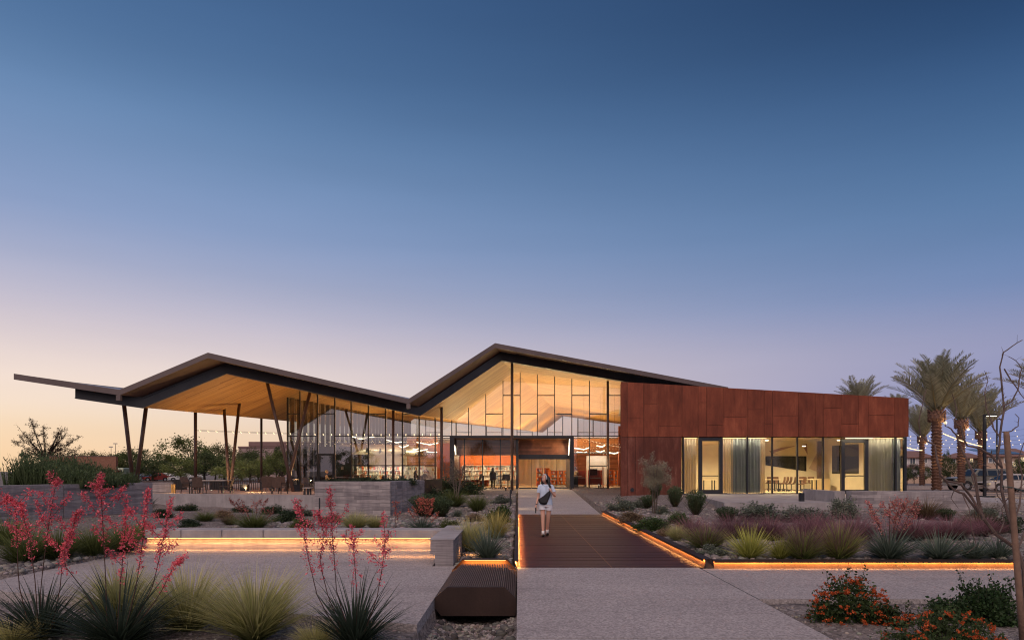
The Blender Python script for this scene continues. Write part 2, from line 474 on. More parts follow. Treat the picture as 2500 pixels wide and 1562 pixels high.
M['white_floor'] = plain('pale_room_floor', (.62, .50, .33), .4, 0, .06, 1, .02)
M['woodwall_b'] = plain('cedar_board', (.26, .095, .045), .5, 0, .25, 3, .1, 40, None, .35)
M['bulb_dim'] = emit('wound_bulb', (1, .70, .36), 2.6)
M['joint'] = plain('dark_joint', (.05, .046, .045), .9)
M['rib'] = plain('worn_steel_rib', (.14, .095, .078), .55, 0, .2, 6, .05)
M['seam'] = plain('pale_rust_seam', (.20, .10, .065), .8, 0, .4, 3, .05)
def curtain(name, c, tr=.45):
    t = NT(name); t.done(c, .9, 0, .1)
    b = t.node('ShaderNodeBsdfTranslucent'); b.inputs[0].default_value = c + (1,)
    mx = t.node('ShaderNodeMixShader'); mx.inputs[0].default_value = tr
    t.l.new(t.p.outputs[0], mx.inputs[1]); t.l.new(b.outputs[0], mx.inputs[2]); t.l.new(mx.outputs[0], t.out.inputs[0]); return t.m
M['cur_beige'] = curtain('beige_curtain', (.86, .76, .56), .55)
M['cur_teal'] = curtain('reflection_grey_curtain', (.40, .44, .43), .35)  # blue grey carries the tree reflection in the cloth colour
M['cur_green'] = curtain('sage_curtain', (.66, .65, .52), .4)
def bookmat():
    t = NT('book_spines'); a = t.node('ShaderNodeVertexColor', layer_name='Col'); return t.done(a.outputs[0], .6, 0, .3)
M['book'] = bookmat()
M['brassglow'] = plain('brushed_brass', (.45, .28, .10), .35, .6, .1, 5, .02)
# ------------------------------------------------------------------ ground
def sst(a, b, x):
    t = np.clip((x - a) / (b - a), 0, 1); return t * t * (3 - 2 * t)

def rough(x, y):
    return (np.sin(x * 1.7 + np.sin(y * .9) * 1.3) * np.cos(y * 1.3 + x * .4) * .5 + np.sin(x * 4.1 + 1.3) * np.sin(y * 3.7 + .5) * .3
            + np.sin(x * 9.3 + y * 5.1) * np.cos(y * 8.7 - x * 3.3) * .2)

def H(x, y):
    """height of the planted ground; under paving it drops out of sight"""
    x = np.asarray(x, float); y = np.asarray(y, float)
    n = rough(x, y)
    left = .03 + .38 * sst(20, 47, y) * sst(-9, -3, x) + .05 * n * sst(12, 15, y)
    left = left - .20 * sst(-7.5, -9, x) * sst(27, 34, y) * sst(-22, -18, x)
    pz = .505 * np.clip((y - 27.9) / 20.1, 0, 1)
    s_ = sst(3.6, 7.5, x)
    right = (1 - s_) * (.09 + pz) + s_ * (.10 + .36 * sst(22, 37, y) * sst(24, 15, x)) + (.02 + .06 * s_) * n * sst(12.4, 15, y)
    z = np.where(x < 1.7, left, right)
    far = sst(60, 75, y)
    z = z * (1 - far) + 0.0 * far
    z = np.where((x > 3.3) & (y < 9.4), -.07 + .035 * n, z)                       # front right bed
    z = np.where((x < -1.16) & (y < 11.5) & (x > -30), -.09 + .04 * n, z)         # front left bed
    ch = (x > -1.16) & (x < -.02) & (y < 12.3)
    d = np.clip(1 - np.abs((x + .59) / .57) ** 2.5, 0, 1)
    z = np.where(ch, -.25 - .15 * d + .06 * n - .06 * sst(9.3, 9.9, y), z)        # rocky swale
    plaza = (x > -8.42) & (x < -1.16) & (y < 15.9) & (y > 9.9)
    z = np.where(plaza, -.2, z)
    path = (x > -.02) & (x < 3.3) & (y < 12.5) & (y > -2)
    cross = (x > 3.29) & (x < 22.1) & (y > 9.4) & (y < 12.56)
    dk = (x > -.11) & (x < 3.585) & (y >= 12.4) & (y < 28)
    ent = (x > -.1) & (x < 3.72) & (y >= 27.9) & (y < 49)
    z = np.where(path | cross | dk, -.22, z)
    z = np.where(ent, pz - .3, z)
    return z

def axis(lo, hi, step, far, extra):
    a = list(np.arange(lo, hi + 1e-6, step)); v = step; p = hi
    while p < far: v *= 1.35; p += v; a.append(p)
    v = step; p = lo
    while p > -far: v *= 1.35; p -= v; a.append(p)
    for e in extra: a += [e - .012, e + .012]
    return np.unique(np.round(np.array(a), 4))
gx = axis(-26, 26, .25, 2500, [-8.42, -1.16, -.11, -.02, 3.3, 3.585, 3.72])
gy = axis(3, 62, .25, 2500, [9.4, 12.4, 12.56, 12.3, 15.9, 27.95])
GX, GY = np.meshgrid(gx, gy)
GZ = H(GX, GY)
nx, ny = len(gx), len(gy)
idx = np.arange(nx * ny).reshape(ny, nx)
quads = np.stack([idx[:-1, :-1], idx[:-1, 1:], idx[1:, 1:], idx[1:, :-1]], -1).reshape(-1, 4)
def gravelmat():
    t = NT('decomposed_granite'); p = t.pos()
    v = t.vor(p, 22); n = t.noise(p, 9, 6, .8); big = t.noise(p, .35, 4, .6)
    c = t.ramp(v.outputs['Color'], [(.12, (.05, .045, .044)), (.5, (.175, .152, .146)), (.85, (.38, .345, .33))])
    c = t.mix(.45, c, t.ramp(n, [(.3, (.10, .087, .083)), (.7, (.27, .235, .22))]))
    c = t.mix(.7, c, t.ramp(big, [(.35, (.74, .72, .72)), (.65, (1.1, 1.08, 1.05))]), 'MULTIPLY')
    t.bump(t.math('ADD', t.math('MULTIPLY', v.outputs['Distance'], 1.0), n), .8, .03)
    return t.done(c, .9, 0, .2)
M['gravel'] = gravelmat()
g = link('ground', fast_mesh('ground', np.stack([GX, GY, GZ], -1).reshape(-1, 3), quads), M['gravel'], kind='structure', smooth=True)

def gnd(px, py):
    """where the sight line through a photograph point meets the planted ground"""
    y = 5.0
    while y < 75:
        if CH - (py - HY) * y / F <= float(H((px - CX) * y / F, y)): break
        y += .05
    x = (px - CX) * y / F
    return x, y, float(H(x, y))

def P(name, kind='structure'):
    o = bpy.data.objects.new(name, None); C.objects.link(o); o['kind'] = kind; o.empty_display_size = .3; return o

# paving slabs, cut by joints
pv = P('pavement')
def slab(pts, z1=0.0, z0=-.32, mat=None, parent=pv, name='concrete_slab'):
    return MB().prism(pts, z0, z1).build(name, mat or M['pave'], parent)
def rect(x0, x1, y0, y1): return [(x0, y0), (x1, y0), (x1, y1), (x0, y1)]
slab(rect(-.015, 3.3, -1, 4.99)); slab(rect(-.015, 3.3, 5.0, 7.2)); slab(rect(-.015, 3.3, 7.23, 9.41)); slab(rect(-.015, 3.3, 9.44, 12.49))
MB().box(-.01, 3.35, 3, 12.45, -.3, -.022).build('joint_filler', M['joint'], pv)
for a, b in ((3.325, 6.4), (6.408, 9.6), (9.608, 12.8), (12.808, 16), (16.008, 20), (20.008, 25), (25.008, 30)):
    slab(rect(a, b, 9.42, 12.37))
slab([(-8.42, 15.38), (-8.42, 10.35), (-7.2, 9.9), (-4.9, 9.25), (-4.9, 15.38)][::-1])
slab([(-4.892, 15.38), (-4.892, 9.245), (-3.7, 8.8), (-1.165, 7.85), (-1.165, 12.68), (-1.6, 12.68), (-1.6, 15.38)][::-1])
ent = MB()
ys = [27.92, 33.2, 38.5, 43.6, 48.6]
for a, b in zip(ys[:-1], ys[1:]):
    z = lambda y: .0 + .505 * (y - 27.9) / 20.1
    xr = lambda y: 3.38 + .36 * (y - 27.9) / 20.1
    a2 = a + .008
    e = MB().add([(.0, a2, z(a2) - .6), (xr(a2), a2, z(a2) - .6), (xr(b), b, z(b) - .6), (.0, b, z(b) - .6), (.0, a2, z(a2)), (xr(a2), a2, z(a2)), (xr(b), b, z(b)), (.0, b, z(b))],
                 [(0, 3, 2, 1), (4, 5, 6, 7), (0, 1, 5, 4), (1, 2, 6, 5), (2, 3, 7, 6), (3, 0, 4, 7)])
    e.build('concrete_slab', M['pave'], pv)

# boardwalk of dark boards, two leaves with a seam
bd = thing('boardwalk', 'dark timber boardwalk leading up to the library doors with glowing edges', 'boardwalk', (1.7, 20, 0))
for xa, xb in ((.025, 1.708), (1.722, 3.385)):
    mb = MB(); y = 12.505; r = random.Random(3)
    while y < 27.85:
        mb.box(xa, xb, y, min(y + .138, 27.9), -.05, .004 + r.uniform(-.002, .003)); y += .145
    o = mb.build('deck_boards', M['deck'], bd)
MB().box(.0, 3.4, 12.5, 27.9, -.3, -.052).build('deck_base', M['corten_dark'], bd)
MB().box(1.7085, 1.7215, 12.505, 27.9, -.05, .006).build('seam_strip', M['corten_edge'], bd)

# weathering steel edging with LED under its lip
def edging(name, A, B, label, side, hgt=.15, lip=.075, parent=None, lamp_w=34, lipw=.17):
    """A->B along the foot; side = +1 puts the planted side to the left of A->B"""
    A = Vector(A); B = Vector(B); d = (B - A); L = d.length; d.normalize(); n = Vector((-d.y, d.x, 0)) * side   # towards the planting
    t = thing(name, label, 'planter edging', tuple((A + B) / 2))
    def q(off, z, P_): return tuple(P_ + n * off + Vector((0, 0, z)))
    def prof(pts, nm, mat, e=0):
        mb = MB(); k = len(pts)
        vs = [q(a, z, A + d * e) for a, z in pts] + [q(a, z, B - d * e) for a, z in pts]
        fs = [tuple(range(k)), tuple(range(2 * k - 1, k - 1, -1))] + [((i + 1) % k, i, k + i, k + (i + 1) % k) for i in range(k)]
        return mb.add(vs, fs).build(nm, mat, t)
    prof([(.0, -.05), (.012, -.05), (.082, hgt - .012), (.07, hgt - .012)], 'steel_face', M['corten_edge'])
    prof([(-.0, hgt - .01), (lipw, hgt - .01), (lipw, hgt), (-.0, hgt)], 'steel_lip', M['corten_dark'])
    prof([(.0, hgt - .045), (.005, hgt - .045), (.005, hgt - .0105), (.0, hgt - .0105)], 'lip_fold', M['corten_dark'])
    prof([(.045, hgt - .026), (.058, hgt - .026), (.058, hgt - .011), (.045, hgt - .011)], 'led_strip', M['led'], .25)
    m = (A + B) / 2 + n * .042 + Vector((0, 0, hgt - .03))
    k = max(1, round(L / 5))
    for i in range(k):
        c = A + d * (L * (i + .5) / k) + n * .04 + Vector((0, 0, hgt - .030))
        l = lamp('led_light', 'AREA', c, lamp_w * L / k / 10, (1, .43, .12), t, (n * .12 + Vector((0, 0, -1))), L / k, .02)
        dn = (n * .12 + Vector((0, 0, -1))).normalized()
        z = -dn; x = d; y = z.cross(x).normalized(); x = y.cross(z)
        l.rotation_euler = Matrix((x, y, z)).transposed().to_euler()
    return t
edging('planter_edging', (3.56, 12.38, 0), (22, 12.30, 0), 'rusty steel planter edging with amber strip light along the wide cross path', 1, lamp_w=34)
edging('planter_edging', (3.40, 12.56, .0), (3.40, 27.9, .0), 'rusty steel edging with amber strip light on the planted side of the boardwalk', -1, lamp_w=36)
edging('planter_edging', (.008, 12.5, .0), (.008, 27.9, .0), 'thin rusty steel edging glowing amber beside the gravel strip and boardwalk', 1, .12, lamp_w=200, lipw=.085)
MB().add([(3.405, 12.40, 0), (3.56, 12.40, 0), (3.62, 12.45, .15), (3.5, 12.6, .15), (3.42, 12.5, .15)], [(0, 1, 2, 3, 4)]).build('corner_plate', M['corten_dark'], bd)

# steel box bridge over the swale
bx = thing('steel_box_seat', 'dark ribbed steel box bridging the rocky swale between plaza and path', 'steel box', (-.59, 10.6, -.3))
oc = [(-1.16, -.14), (-1.07, -.25), (-.045, -.25), (-.03, -.2), (-.03, 0.0), (-.19, .15), (-.985, .15), (-1.16, 0.0)]
MB().yprism(oc, 9.5, 9.56).build('end_plate', M['corten_dark'], bx)
# ribs run front to back over the chamfered top
top = [(-1.16, 0.0), (-.985, .15), (-.19, .15), (-.03, 0.0)]
rb = MB()
segs = [(top[i], top[i + 1]) for i in range(3)]
for (a, b), n in zip(segs, (6, 27, 6)):
    for k in range(n):
        t0 = (k + .12) / n; t1 = (k + .52) / n
        xa = a[0] + (b[0] - a[0]) * t0; xb = a[0] + (b[0] - a[0]) * t1
        za = a[1] + (b[1] - a[1]) * t0; zb = a[1] + (b[1] - a[1]) * t1
        rb.add([(xa, 9.562, za - .05), (xb, 9.562, zb - .05), (xb, 11.95, zb - .05), (xa, 11.95, za - .05), (xa, 9.562, za - .006), (xb, 9.562, zb - .006), (xb, 11.95, zb - .006), (xa, 11.95, za - .006)],
               [(0, 3, 2, 1), (4, 5, 6, 7), (0, 1, 5, 4), (1, 2, 6, 5), (2, 3, 7, 6), (3, 0, 4, 7)])
rb.build('grate_ribs', M['rib'], bx, kind='stuff')
MB().yprism([(-1.15, -.14), (-1.06, -.24), (-.05, -.24), (-.04, -.06), (-.2, .08), (-.98, .08), (-1.15, -.06)], 9.565, 11.94).build('grate_base', M['corten_dark'], bx)
MB().yprism([(-1.16, .02), (-.03, .02), (-.19, .20), (-.985, .20)], 12.16, 12.18).build('upstand', M['corten_edge'], bx)
MB().yprism([(-.985, .2), (-.19, .2), (-.19, .21), (-.985, .21)], 12.02, 12.2).build('lip', M['corten_dark'], bx)
MB().add([(-1.16, 12.02, .02), (-.985, 12.02, .2), (-.985, 12.17, .2), (-1.16, 12.17, .02)], [(0, 1, 2, 3)]).build('cheek', M['corten_dark'], bx)
MB().add([(-.03, 12.02, .02), (-.19, 12.02, .2), (-.19, 12.17, .2), (-.03, 12.17, .02)], [(0, 1, 2, 3)]).build('cheek', M['corten_dark'], bx)
MB().box(-1.16, -.03, 11.955, 12.158, -.1, .03).build('back_ledge', M['corten_edge'], bx)
MB().box(-.95, -.22, 12.1, 12.115, .182, .197).build('led_strip', M['led'], bx)
lamp('led_light', 'AREA', (-.59, 12.1, .178), 3.2, (1, .43, .12), bx, (0, .15, -1), .72, .03)

# concrete seat wall with a lit recess
bn = thing('seat_wall', 'low concrete seat wall with warm light in its recess beside the plaza', 'bench', (-5, 15.6, 0))
xs = [(352 - CX) * 15.4 / F] + [(p - CX) * 15.4 / F for p in (441, 541, 642, 743, 845, 948)] + [-1.64]
for a, b in zip(xs[:-1], xs[1:]):
    MB().cbox(a + .008, b - .008, 15.40, 15.98, .262, .44, .012).build('cap_block', M['conc'], bn)
MB().box(xs[0], -1.6, 15.52, 15.95, .14, .262).build('recess_face', M['board'], bn)
MB().box(xs[0], -1.6, 15.46, 15.95, -.2, .14).build('plinth', M['board'], bn)
MB().box(xs[0] + .05, -1.66, 15.445, 15.457, .236, .252).build('led_strip', M['led'], bn)
for k in range(2):
    a, b = (xs[0], -5.2) if k == 0 else (-5.2, -1.66)
    lamp('led_light', 'AREA', ((a + b) / 2, 15.418, .24), 26, (1, .42, .12), bn, (0, -.05, -1), b - a, .02)
en = [(-1.64, .44), (-1.64, .235), (-1.625, .222), (-1.59, .222), (-1.575, .235), (-1.55, .235), (-1.55, -.2), (-1.21, -.2), (-1.21, .48), (-1.615, .48)]
MB().yprism(en, 12.74, 13.98).build('end_block', M['board'], bn)
MB().yprism(en, 13.99, 15.99).build('end_block', M['board'], bn)
MB().box(-1.66, -1.19, 12.735, 13.98, .482, .495).build('end_cap', M['conc'], bn)
MB().box(-1.66, -1.19, 13.99, 16.0, .482, .495).build('end_cap', M['conc'], bn)
lamp('led_light', 'AREA', (-1.595, 14.1, .215), 11, (1, .42, .12), bn, (-.05, 0, -1), .02, 2.4)

# ------------------------------------------------------------------ board-formed concrete walls
def board_wall(name, label, A, B, z0, z1, thick=.4, course=.115, cat='concrete wall', seed=1, boards=True, cap=True, blen=1.3):
    A = Vector(A + (0,)) if len(A) == 2 else Vector(A); B = Vector(B + (0,)) if len(B) == 2 else Vector(B)
    d = (B - A).normalized(); L = (B - A).length; n = Vector((d.y, -d.x, 0))      # n: visible side (right of A->B)
    mid = (A + B) / 2
    t = thing(name, label, cat, (mid.x, mid.y, z0))
    c = MB(); o = -n * thick / 2
    c.obox(A + o, B + o, thick - .01, z0, z1); c.build('wall_core', M['conc'], t)
    r = random.Random(seed)
    z = z1 - .02
    me = {}
    while boards and z - course > z0 - course * .5:
        x = 0.0
        x += 0; first = True
        while x < L - .01:
            l = min(blen * r.uniform(.6, 1.4), L - x)
            if L - x - l < .3: l = L - x
            e = r.choice((.004, .007, .010, .014))
            p0 = A + d * (x + .003); p1 = A + d * (x + l - .003); o2 = n * (e / 2 - .004)
            MB().obox(p0 + o2, p1 + o2, e + .008, z - course + .012, z).build('board_course', M['board'], t)
            x += l
        z -= course
    return t
p = lambda px, Y: (X_(px, Y), Y)
board_wall('concrete_wall', 'board-marked concrete planter wall under the tall dark green hedge', p(-60, 22.2), p(154, 25.3), -.15, 1.28, seed=2)
board_wall('concrete_wall', 'long board-marked concrete wall running back from the hedge towards the terrace', p(156, 25.35), p(372, 30), -.15, 1.268, seed=3)
board_wall('concrete_wall', 'short terrace wall of warm-lit concrete boards beside the dark gate', p(368, 39.2), p(421, 39.5), .4, 1.12, seed=4, course=.13)
board_wall('concrete_wall', 'low plain concrete retaining wall along the front edge of the cafe terrace', (-20.4, 37.9), (-7.6, 33.9), -.3, .535, seed=5, boards=False)
t = board_wall('concrete_wall', 'tall blocky board-marked concrete planter with dark shrubs growing on top', p(768, 26), p(953, 26), -.1, 1.372, seed=6, course=.135, thick=.35, blen=.8)
MB().box(X_(768, 26) + .02, X_(953, 26) - .1, 26.36, 30.0, 1.0, 1.25).build('planter_soil', M['gravel'], t)
board_wall('concrete_wall', 'side return of the tall concrete planter facing the plant bed', p(953, 26.02), p(1036, 30.4), -.1, 1.374, seed=7, course=.135, thick=.35, blen=.8)
sw = MB().obox((-4.18, 30.42), (-4.0, 35.6), .08, .0, 1.38)
solo('steel_wall', sw, M['corten_dark'], 'dark rusted steel wall continuing from the concrete planter towards the glass', 'steel wall')
board_wall('concrete_wall', 'board-marked concrete wall with red flower sprays in front, near the palms', (13.18, 27), (17.85, 27), -.1, .97, seed=8, course=.12, thick=.45)
tp = thing('concrete_platform', 'smooth concrete platform in front of the glazed wing doors', 'platform', (11, 32, .0))
MB().prism([(8.22, 27.2), (13.14, 27.2), (13.14, 37.5), (9.3, 37.5), (8.75, 31.8)], -.1, .515).build('platform_slab', M['conc'], tp)
MB().prism([(13.15, 27.5), (22.5, 27.5), (22.5, 37.5), (13.15, 37.5)], -.1, .512).build('platform_slab', M['conc'], tp)
MB().box(12.7, 13.12, 27.4, 30.5, .517, .96).build('end_stub', M['conc'], tp)

# ------------------------------------------------------------------ cafe terrace
tr = P('terrace')
MB().prism([(-20.6, 38.05), (-7.4, 33.95), (-4.2, 33.95), (-4.2, 47.3), (-4.2, 51.3), (-22.5, 51.3), (-24, 46)], -.2, .52).build('terrace_slab', M['terrace'], tr)
MB().box(-30, -16.9, 51.35, 95, -.2, .42).build('side_path', M['terrace'], tr)
# ------------------------------------------------------------------ library building
lb = thing('library_building', 'low modern library with folded timber-lined roof, glass walls and a rusted steel wing', 'library', (0, 51, .3))
E = [(-26.6, 36.0, 6.62), (-21.9, 37.5, 5.95), (-17.5, 38.5, 8.16), (-6.8, 42.3, 5.95), (-1.5, 44.5, 9.82), (15.2, 49.4, 7.55)]      # roof edge, underside
Lb = [(-24.4, 37.6, 5.77), (-21.3, 38.7, 5.34), (-17.2, 40.3, 7.51), (-6.35, 44.3, 5.35), (-1.14, 46.2, 9.22), (15.5, 52.4, 7.37)]   # beam, underside
Bk = [(-22.6, 70.0, 7.4), (-16.6, 92, 7.15), (-14.0, 92, 8.8), (3.35, 92.8, 7.0), (6.07, 92.8, 9.22), (22.5, 92, 6.9)]              # back edge, timber lining
E = [Vector(v) for v in E]; Lb = [Vector(v) for v in Lb]; Bk = [Vector(v) for v in Bk]
UP = Vector((0, 0, .6)); TH = Vector((0, 0, .28))
def lerp(a, b, t): return a + (b - a) * t
def soffit_z(x, y):
    best = None
    for k in range(5):
        # position on each fold line at depth y
        f = []
        for i in (k, k + 1):
            a, b = Lb[i], Bk[i]; t = (y - a.y) / (b.y - a.y); f.append(lerp(a, b, t))
        if f[0].x - .02 <= x <= f[1].x + .02:
            u = (x - f[0].x) / (f[1].x - f[0].x); return f[0].z + (f[1].z - f[0].z) * u
    return 6.8
# timber lining, strips across each fold
NS = 8
for k in range(5):
    mb = MB()
    for j in range(NS):
        t0, t1 = j / NS, (j + 1) / NS
        a0, b0 = lerp(Lb[k], Bk[k], t0), lerp(Lb[k + 1], Bk[k + 1], t0); a1, b1 = lerp(Lb[k], Bk[k], t1), lerp(Lb[k + 1], Bk[k + 1], t1)
        dz = Vector((0, 0, .03)); mb.quad(a0 + dz, b0 + dz, b1 + dz, a1 + dz)
    mb.build('timber_soffit', M['soffit'], lb)
# eaves underside, roof top, fascia
mb = MB(); tp_ = MB()
for k in range(5):
    u0, u1 = Lb[k] + UP, Lb[k + 1] + UP
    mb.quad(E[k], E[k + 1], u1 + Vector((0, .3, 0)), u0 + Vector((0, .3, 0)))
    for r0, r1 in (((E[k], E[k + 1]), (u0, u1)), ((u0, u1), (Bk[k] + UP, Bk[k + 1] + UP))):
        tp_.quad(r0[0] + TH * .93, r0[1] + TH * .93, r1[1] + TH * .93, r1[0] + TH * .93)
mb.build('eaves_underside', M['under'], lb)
tp_.build('roof_covering', M['rooftop'], lb)
def run(pts, off, zlo, zhi, thick, name, mat):
    """band along a folded line: off pushes it towards the viewer"""
    n = Vector((.34, -.94, 0)); mb = MB(); vs = []; m = len(pts)
    for q in pts:
        a = q + n * off
        for o_, z_ in ((0, zlo), (thick, zlo), (thick, zhi), (0, zhi)): vs.append(a - n * o_ + Vector((0, 0, z_)))
    fs = [(0, 1, 2, 3), tuple(4 * (m - 1) + i for i in (3, 2, 1, 0))]
    for i in range(m - 1):
        for j in range(4):
            fs.append((4 * i + j, 4 * i + 4 + j, 4 * i + 4 + (j + 1) % 4, 4 * i + (j + 1) % 4))
    return mb.add(vs, fs).build(name, mat, lb)
for k in range(5):
    run([E[k], E[k + 1]], .0, -.02, .29, .06, 'fascia', M['fascia'])
    run([Lb[k], Lb[k + 1]], .0, .05, .60, .05, 'roof_beam', M['beam'])
    run([Lb[k], Lb[k + 1]], .10, .0, .05, .35, 'beam_flange', M['beam'])
    run([Lb[k], Lb[k + 1]], .10, .54, .595, .12, 'beam_flange', M['beam'])
for k in (1, 3):
    q = E[k]; MB().box(q.x - .1, q.x + .14, q.y - .16, q.y + .02, q.z - .32, q.z - .03).build('scupper', M['fascia'], lb)
# left roof end closure
a, b = Lb[0], Bk[0]
MB().add([E[0], Lb[0] + UP, Bk[0] + UP, Bk[0] + UP + TH, Lb[0] + UP + TH, E[0] + TH], [(0, 1, 2, 3, 4, 5)]).build('roof_end', M['fascia'], lb)

# columns
def col(px, ptop, Y, zb, r, label=None):
    x = X_(px, Y); zt = soffit_z(x, Y)
    o = MB().tube([(x, Y, zb), (x, Y, zt + .05)], r, 12).build('column', M['column'], lb, smooth=True)
col(1250, 889, 46.6, .2, .095); col(1078, 987, 46.2, .2, .095); col(1484, 930, 50.4, .3, .09); col(960, 1000, 46.0, .5, .085)
col(477, 987, 46.5, .5, .105); col(638, 1024, 56.5, .4, .095)
def slant(pb, pyb, Yb, pt, pyt, Yt, r):
    a = Vector(W(pb, pyb, Yb)); b = Vector(W(pt, pyt, Yt)); b.z = soffit_z(b.x, b.y) + .06; a.z = .5
    MB().tube([a, b], r, 12).build('slanted_column', M['column'], lb, smooth=True)
slant(327, 1190, 42.5, 302, 993, 40.3, .115); slant(330, 1190, 42.5, 357, 1000, 41.6, .115)
slant(560, 1198, 44, 547, 999, 46.5, .10); slant(562, 1198, 44, 584, 1004, 47, .10)
slant(716, 1203, 41.3, 652, 937, 42.0, .10); slant(697, 1197, 42.4, 757, 957, 43.3, .10)

# --- main glass front
YG = 51.5
PXM = [702, 724 + 8, 775, 817, 857, 899, 941, 982, 1023, 1062, 1103, 1144, 1186, 1228, 1270, 1312, 1354, 1396, 1439, 1483, 1519]
XM = [X_(v, YG) for v in PXM]
def zsof(x): return soffit_z(x, YG) + .03
tz = lambda py: Z_(py, YG)
TR = [[1010, 1064], [1064, 1136], [1010], [1064], [1136], [1064, 1010, 1136], [1136], [1064, 1010, 1136], [1064, 1136], [1064], [1064],
      [1064], [1064, 1010], [1064, 965], [1064, 1010], [1064, 965], [1064, 1010], [965, 1064], [1010, 1064, 1137], [965, 1064]]
PORT = (-4.75, 3.87, 4.2)
for i, x in enumerate(XM):
    zt = zsof(x); zb = .5
    if PORT[0] < x < PORT[1]: zb = PORT[2]
    wd = .055 if i not in (0, 20) else .09
    gold = 0 < i < 10
    MB().box(x - wd / 2, x + wd / 2, YG - .07, YG + .10, zb, zt).build('mullion', M['black'], lb)
    if gold:
        MB().box(x + wd / 2, x + wd / 2 + .03, YG + .0, YG + .14, zb, zt).build('mullion_face', M['goldfin'], lb)
for i in range(20):
    a, b = XM[i] + .03, XM[i + 1] - .03
    lo = .52 if not (PORT[0] - .3 < (a + b) / 2 < PORT[1]) else PORT[2]
    MB().add([(a, YG, lo), (b, YG, lo), (b, YG, zsof(b)), (a, YG, zsof(a)), ], [(0, 1, 2, 3)]).build('glass_pane', M['glass_coated'] if 2 < i < 9 else M['glass'], lb)
    for py in TR[i]:
        z = tz(py)
        if z > lo and z < min(zsof(a), zsof(b)):
            MB().box(a, b, YG - .05, YG + .06, z - .035, z + .035).build('transom', M['black'], lb)
MB().box(XM[0], PORT[0], YG - .08, YG + .12, .40, .52).build('sill', M['black'], lb)
MB().box(PORT[1], XM[-1] + .3, YG - .08, YG + .12, .30, .52).build('sill', M['black'], lb)
# head trim along soffit
# dark glazed side door bay at the terrace corner
for k, (pa, pb_) in enumerate(((778, 815),)):
    xa, xb = X_(pa, YG), X_(pb_, YG)
    MB().box(xa, xb, YG - .12, YG - .08, 2.95, 3.1).build('door_frame', M['black'], lb)
    MB().box(xa, xa + .1, YG - .12, YG - .08, .5, 2.95).build('door_frame', M['black'], lb)
    MB().box(xb - .1, xb, YG - .12, YG - .08, .5, 2.95).build('door_frame', M['black'], lb)

# --- west wall with fins
WA, WB = Vector((-17.4, 51.5, 0)), Vector((-14.6, 91.5, 0))
nf = 31
for k in range(nf):
    q = lerp(WA, WB, (k + .35) / nf); zt = soffit_z(q.x, q.y) + .02
    MB().box(q.x + .03, q.x + .34, q.y - .05, q.y + .05, .52, zt).build('fin', M['fin'], lb)
for k in range(14):
    a, b = lerp(WA, WB, k / 14), lerp(WA, WB, (k + 1) / 14)
    MB().add([(a.x, a.y, .5), (b.x, b.y, .5), (b.x, b.y, soffit_z(b.x, b.y)), (a.x, a.y, soffit_z(a.x, a.y))], [(0, 1, 2, 3)]).build('glass_pane', M['glass_dark'], lb)

# --- interior shell
MB().prism([(-17.6, 51.62), (8.2, 51.62), (15, 92), (-14.6, 92)], .1, .52).build('floor_slab', M['floor'], lb)
MB().prism([(-4.75, 47.4), (3.87, 47.4), (3.87, 51.62), (-4.75, 51.62)], .1, .515).build('lobby_floor', M['floor'], lb)
MB().add([(-14.7, 92, .5), (23, 92, .5), (23, 92, 6.3), (-14.7, 92, 6.3)], [(0, 1, 2, 3)]).build('rear_wall', M['plaster'], lb)
for k in range(18):
    x = -14.5 + k * 2.05
    MB().box(x - .06, x + .06, 91.9, 92.05, 6.3, soffit_z(x, 92) + .3).build('rear_mullion', M['black'], lb)
    if k % 2: MB().box(x + .06, x + 1.99, 91.95, 92.02, 6.95, 7.03).build('rear_transom', M['black'], lb)
MB().box(-14.6, 22, 91.92, 92.0, 6.25, 6.33).build('rear_sill', M['black'], lb)
MB().add([(-14.7, 92.1, 6.3), (23, 92.1, 6.3), (23, 92.1, 9.2), (-14.7, 92.1, 9.2)], [(0, 1, 2, 3)]).build('rear_glass', M['glass'], lb)
MB().add([(8.25, 51.6, .5), (15.6, 92, .5), (15.6, 92, 9), (8.25, 51.6, 9)], [(0, 1, 2, 3)]).build('side_wall', M['woodwall'], lb)
# partitions
MB().box(-11.4, -8.3, 70, 70.3, .5, 5.35).build('timber_partition', M['woodwall'], lb)
MB().box(-8.3, 4.0, 78, 78.3, .5, 5.0).build('timber_partition', M['woodwall'], lb)
MB().box(4.0, 12.4, 70, 70.3, .5, 5.25).build('timber_partition', M['woodwall'], lb)
MB().box(X_(768, 55), X_(858, 55), 55, 55.2, .52, 3.75).build('dark_partition', M['fin'], lb)
MB().box(X_(832, 54.9), X_(838, 54.9), 54.93, 54.99, 1.9, 2.15).build('display_tile', M['white'], lb)
MB().box(X_(836, 54.9), X_(841, 54.9), 54.93, 54.99, 2.3, 2.5).build('display_tile', M['white'], lb)
MB().box(-15.9, -11.45, 72, 72.3, .5, 4.6).build('white_partition', M['plaster'], lb)
MB().box(X_(1067, 57), X_(1100, 57), 57, 57.6, .52, 4.1).build('orange_wall', M['orange'], lb)
o = MB().tube([(-16.2, 62, 3.85), (-9.6, 69.5, 3.75)], .52, 18).build('air_duct', M['duct'], lb, smooth=True)
for k in range(6):
    q = lerp(Vector((-16.2, 62, 3.85)), Vector((-9.6, 69.5, 3.75)), .12 + .15 * k)
    MB().ball((q.x + .3, q.y - .42, q.z - .1), .17, .05, .26, 10, 5).build('duct_outlet', M['black'], lb)
for k, px in enumerate((868, 900, 950, 1002)):
    x = X_(px, 71.5)
    MB().box(x - .55, x + .55, 71.8, 71.9, 2.4, 3.7).build('white_panel', M['white'], lb)
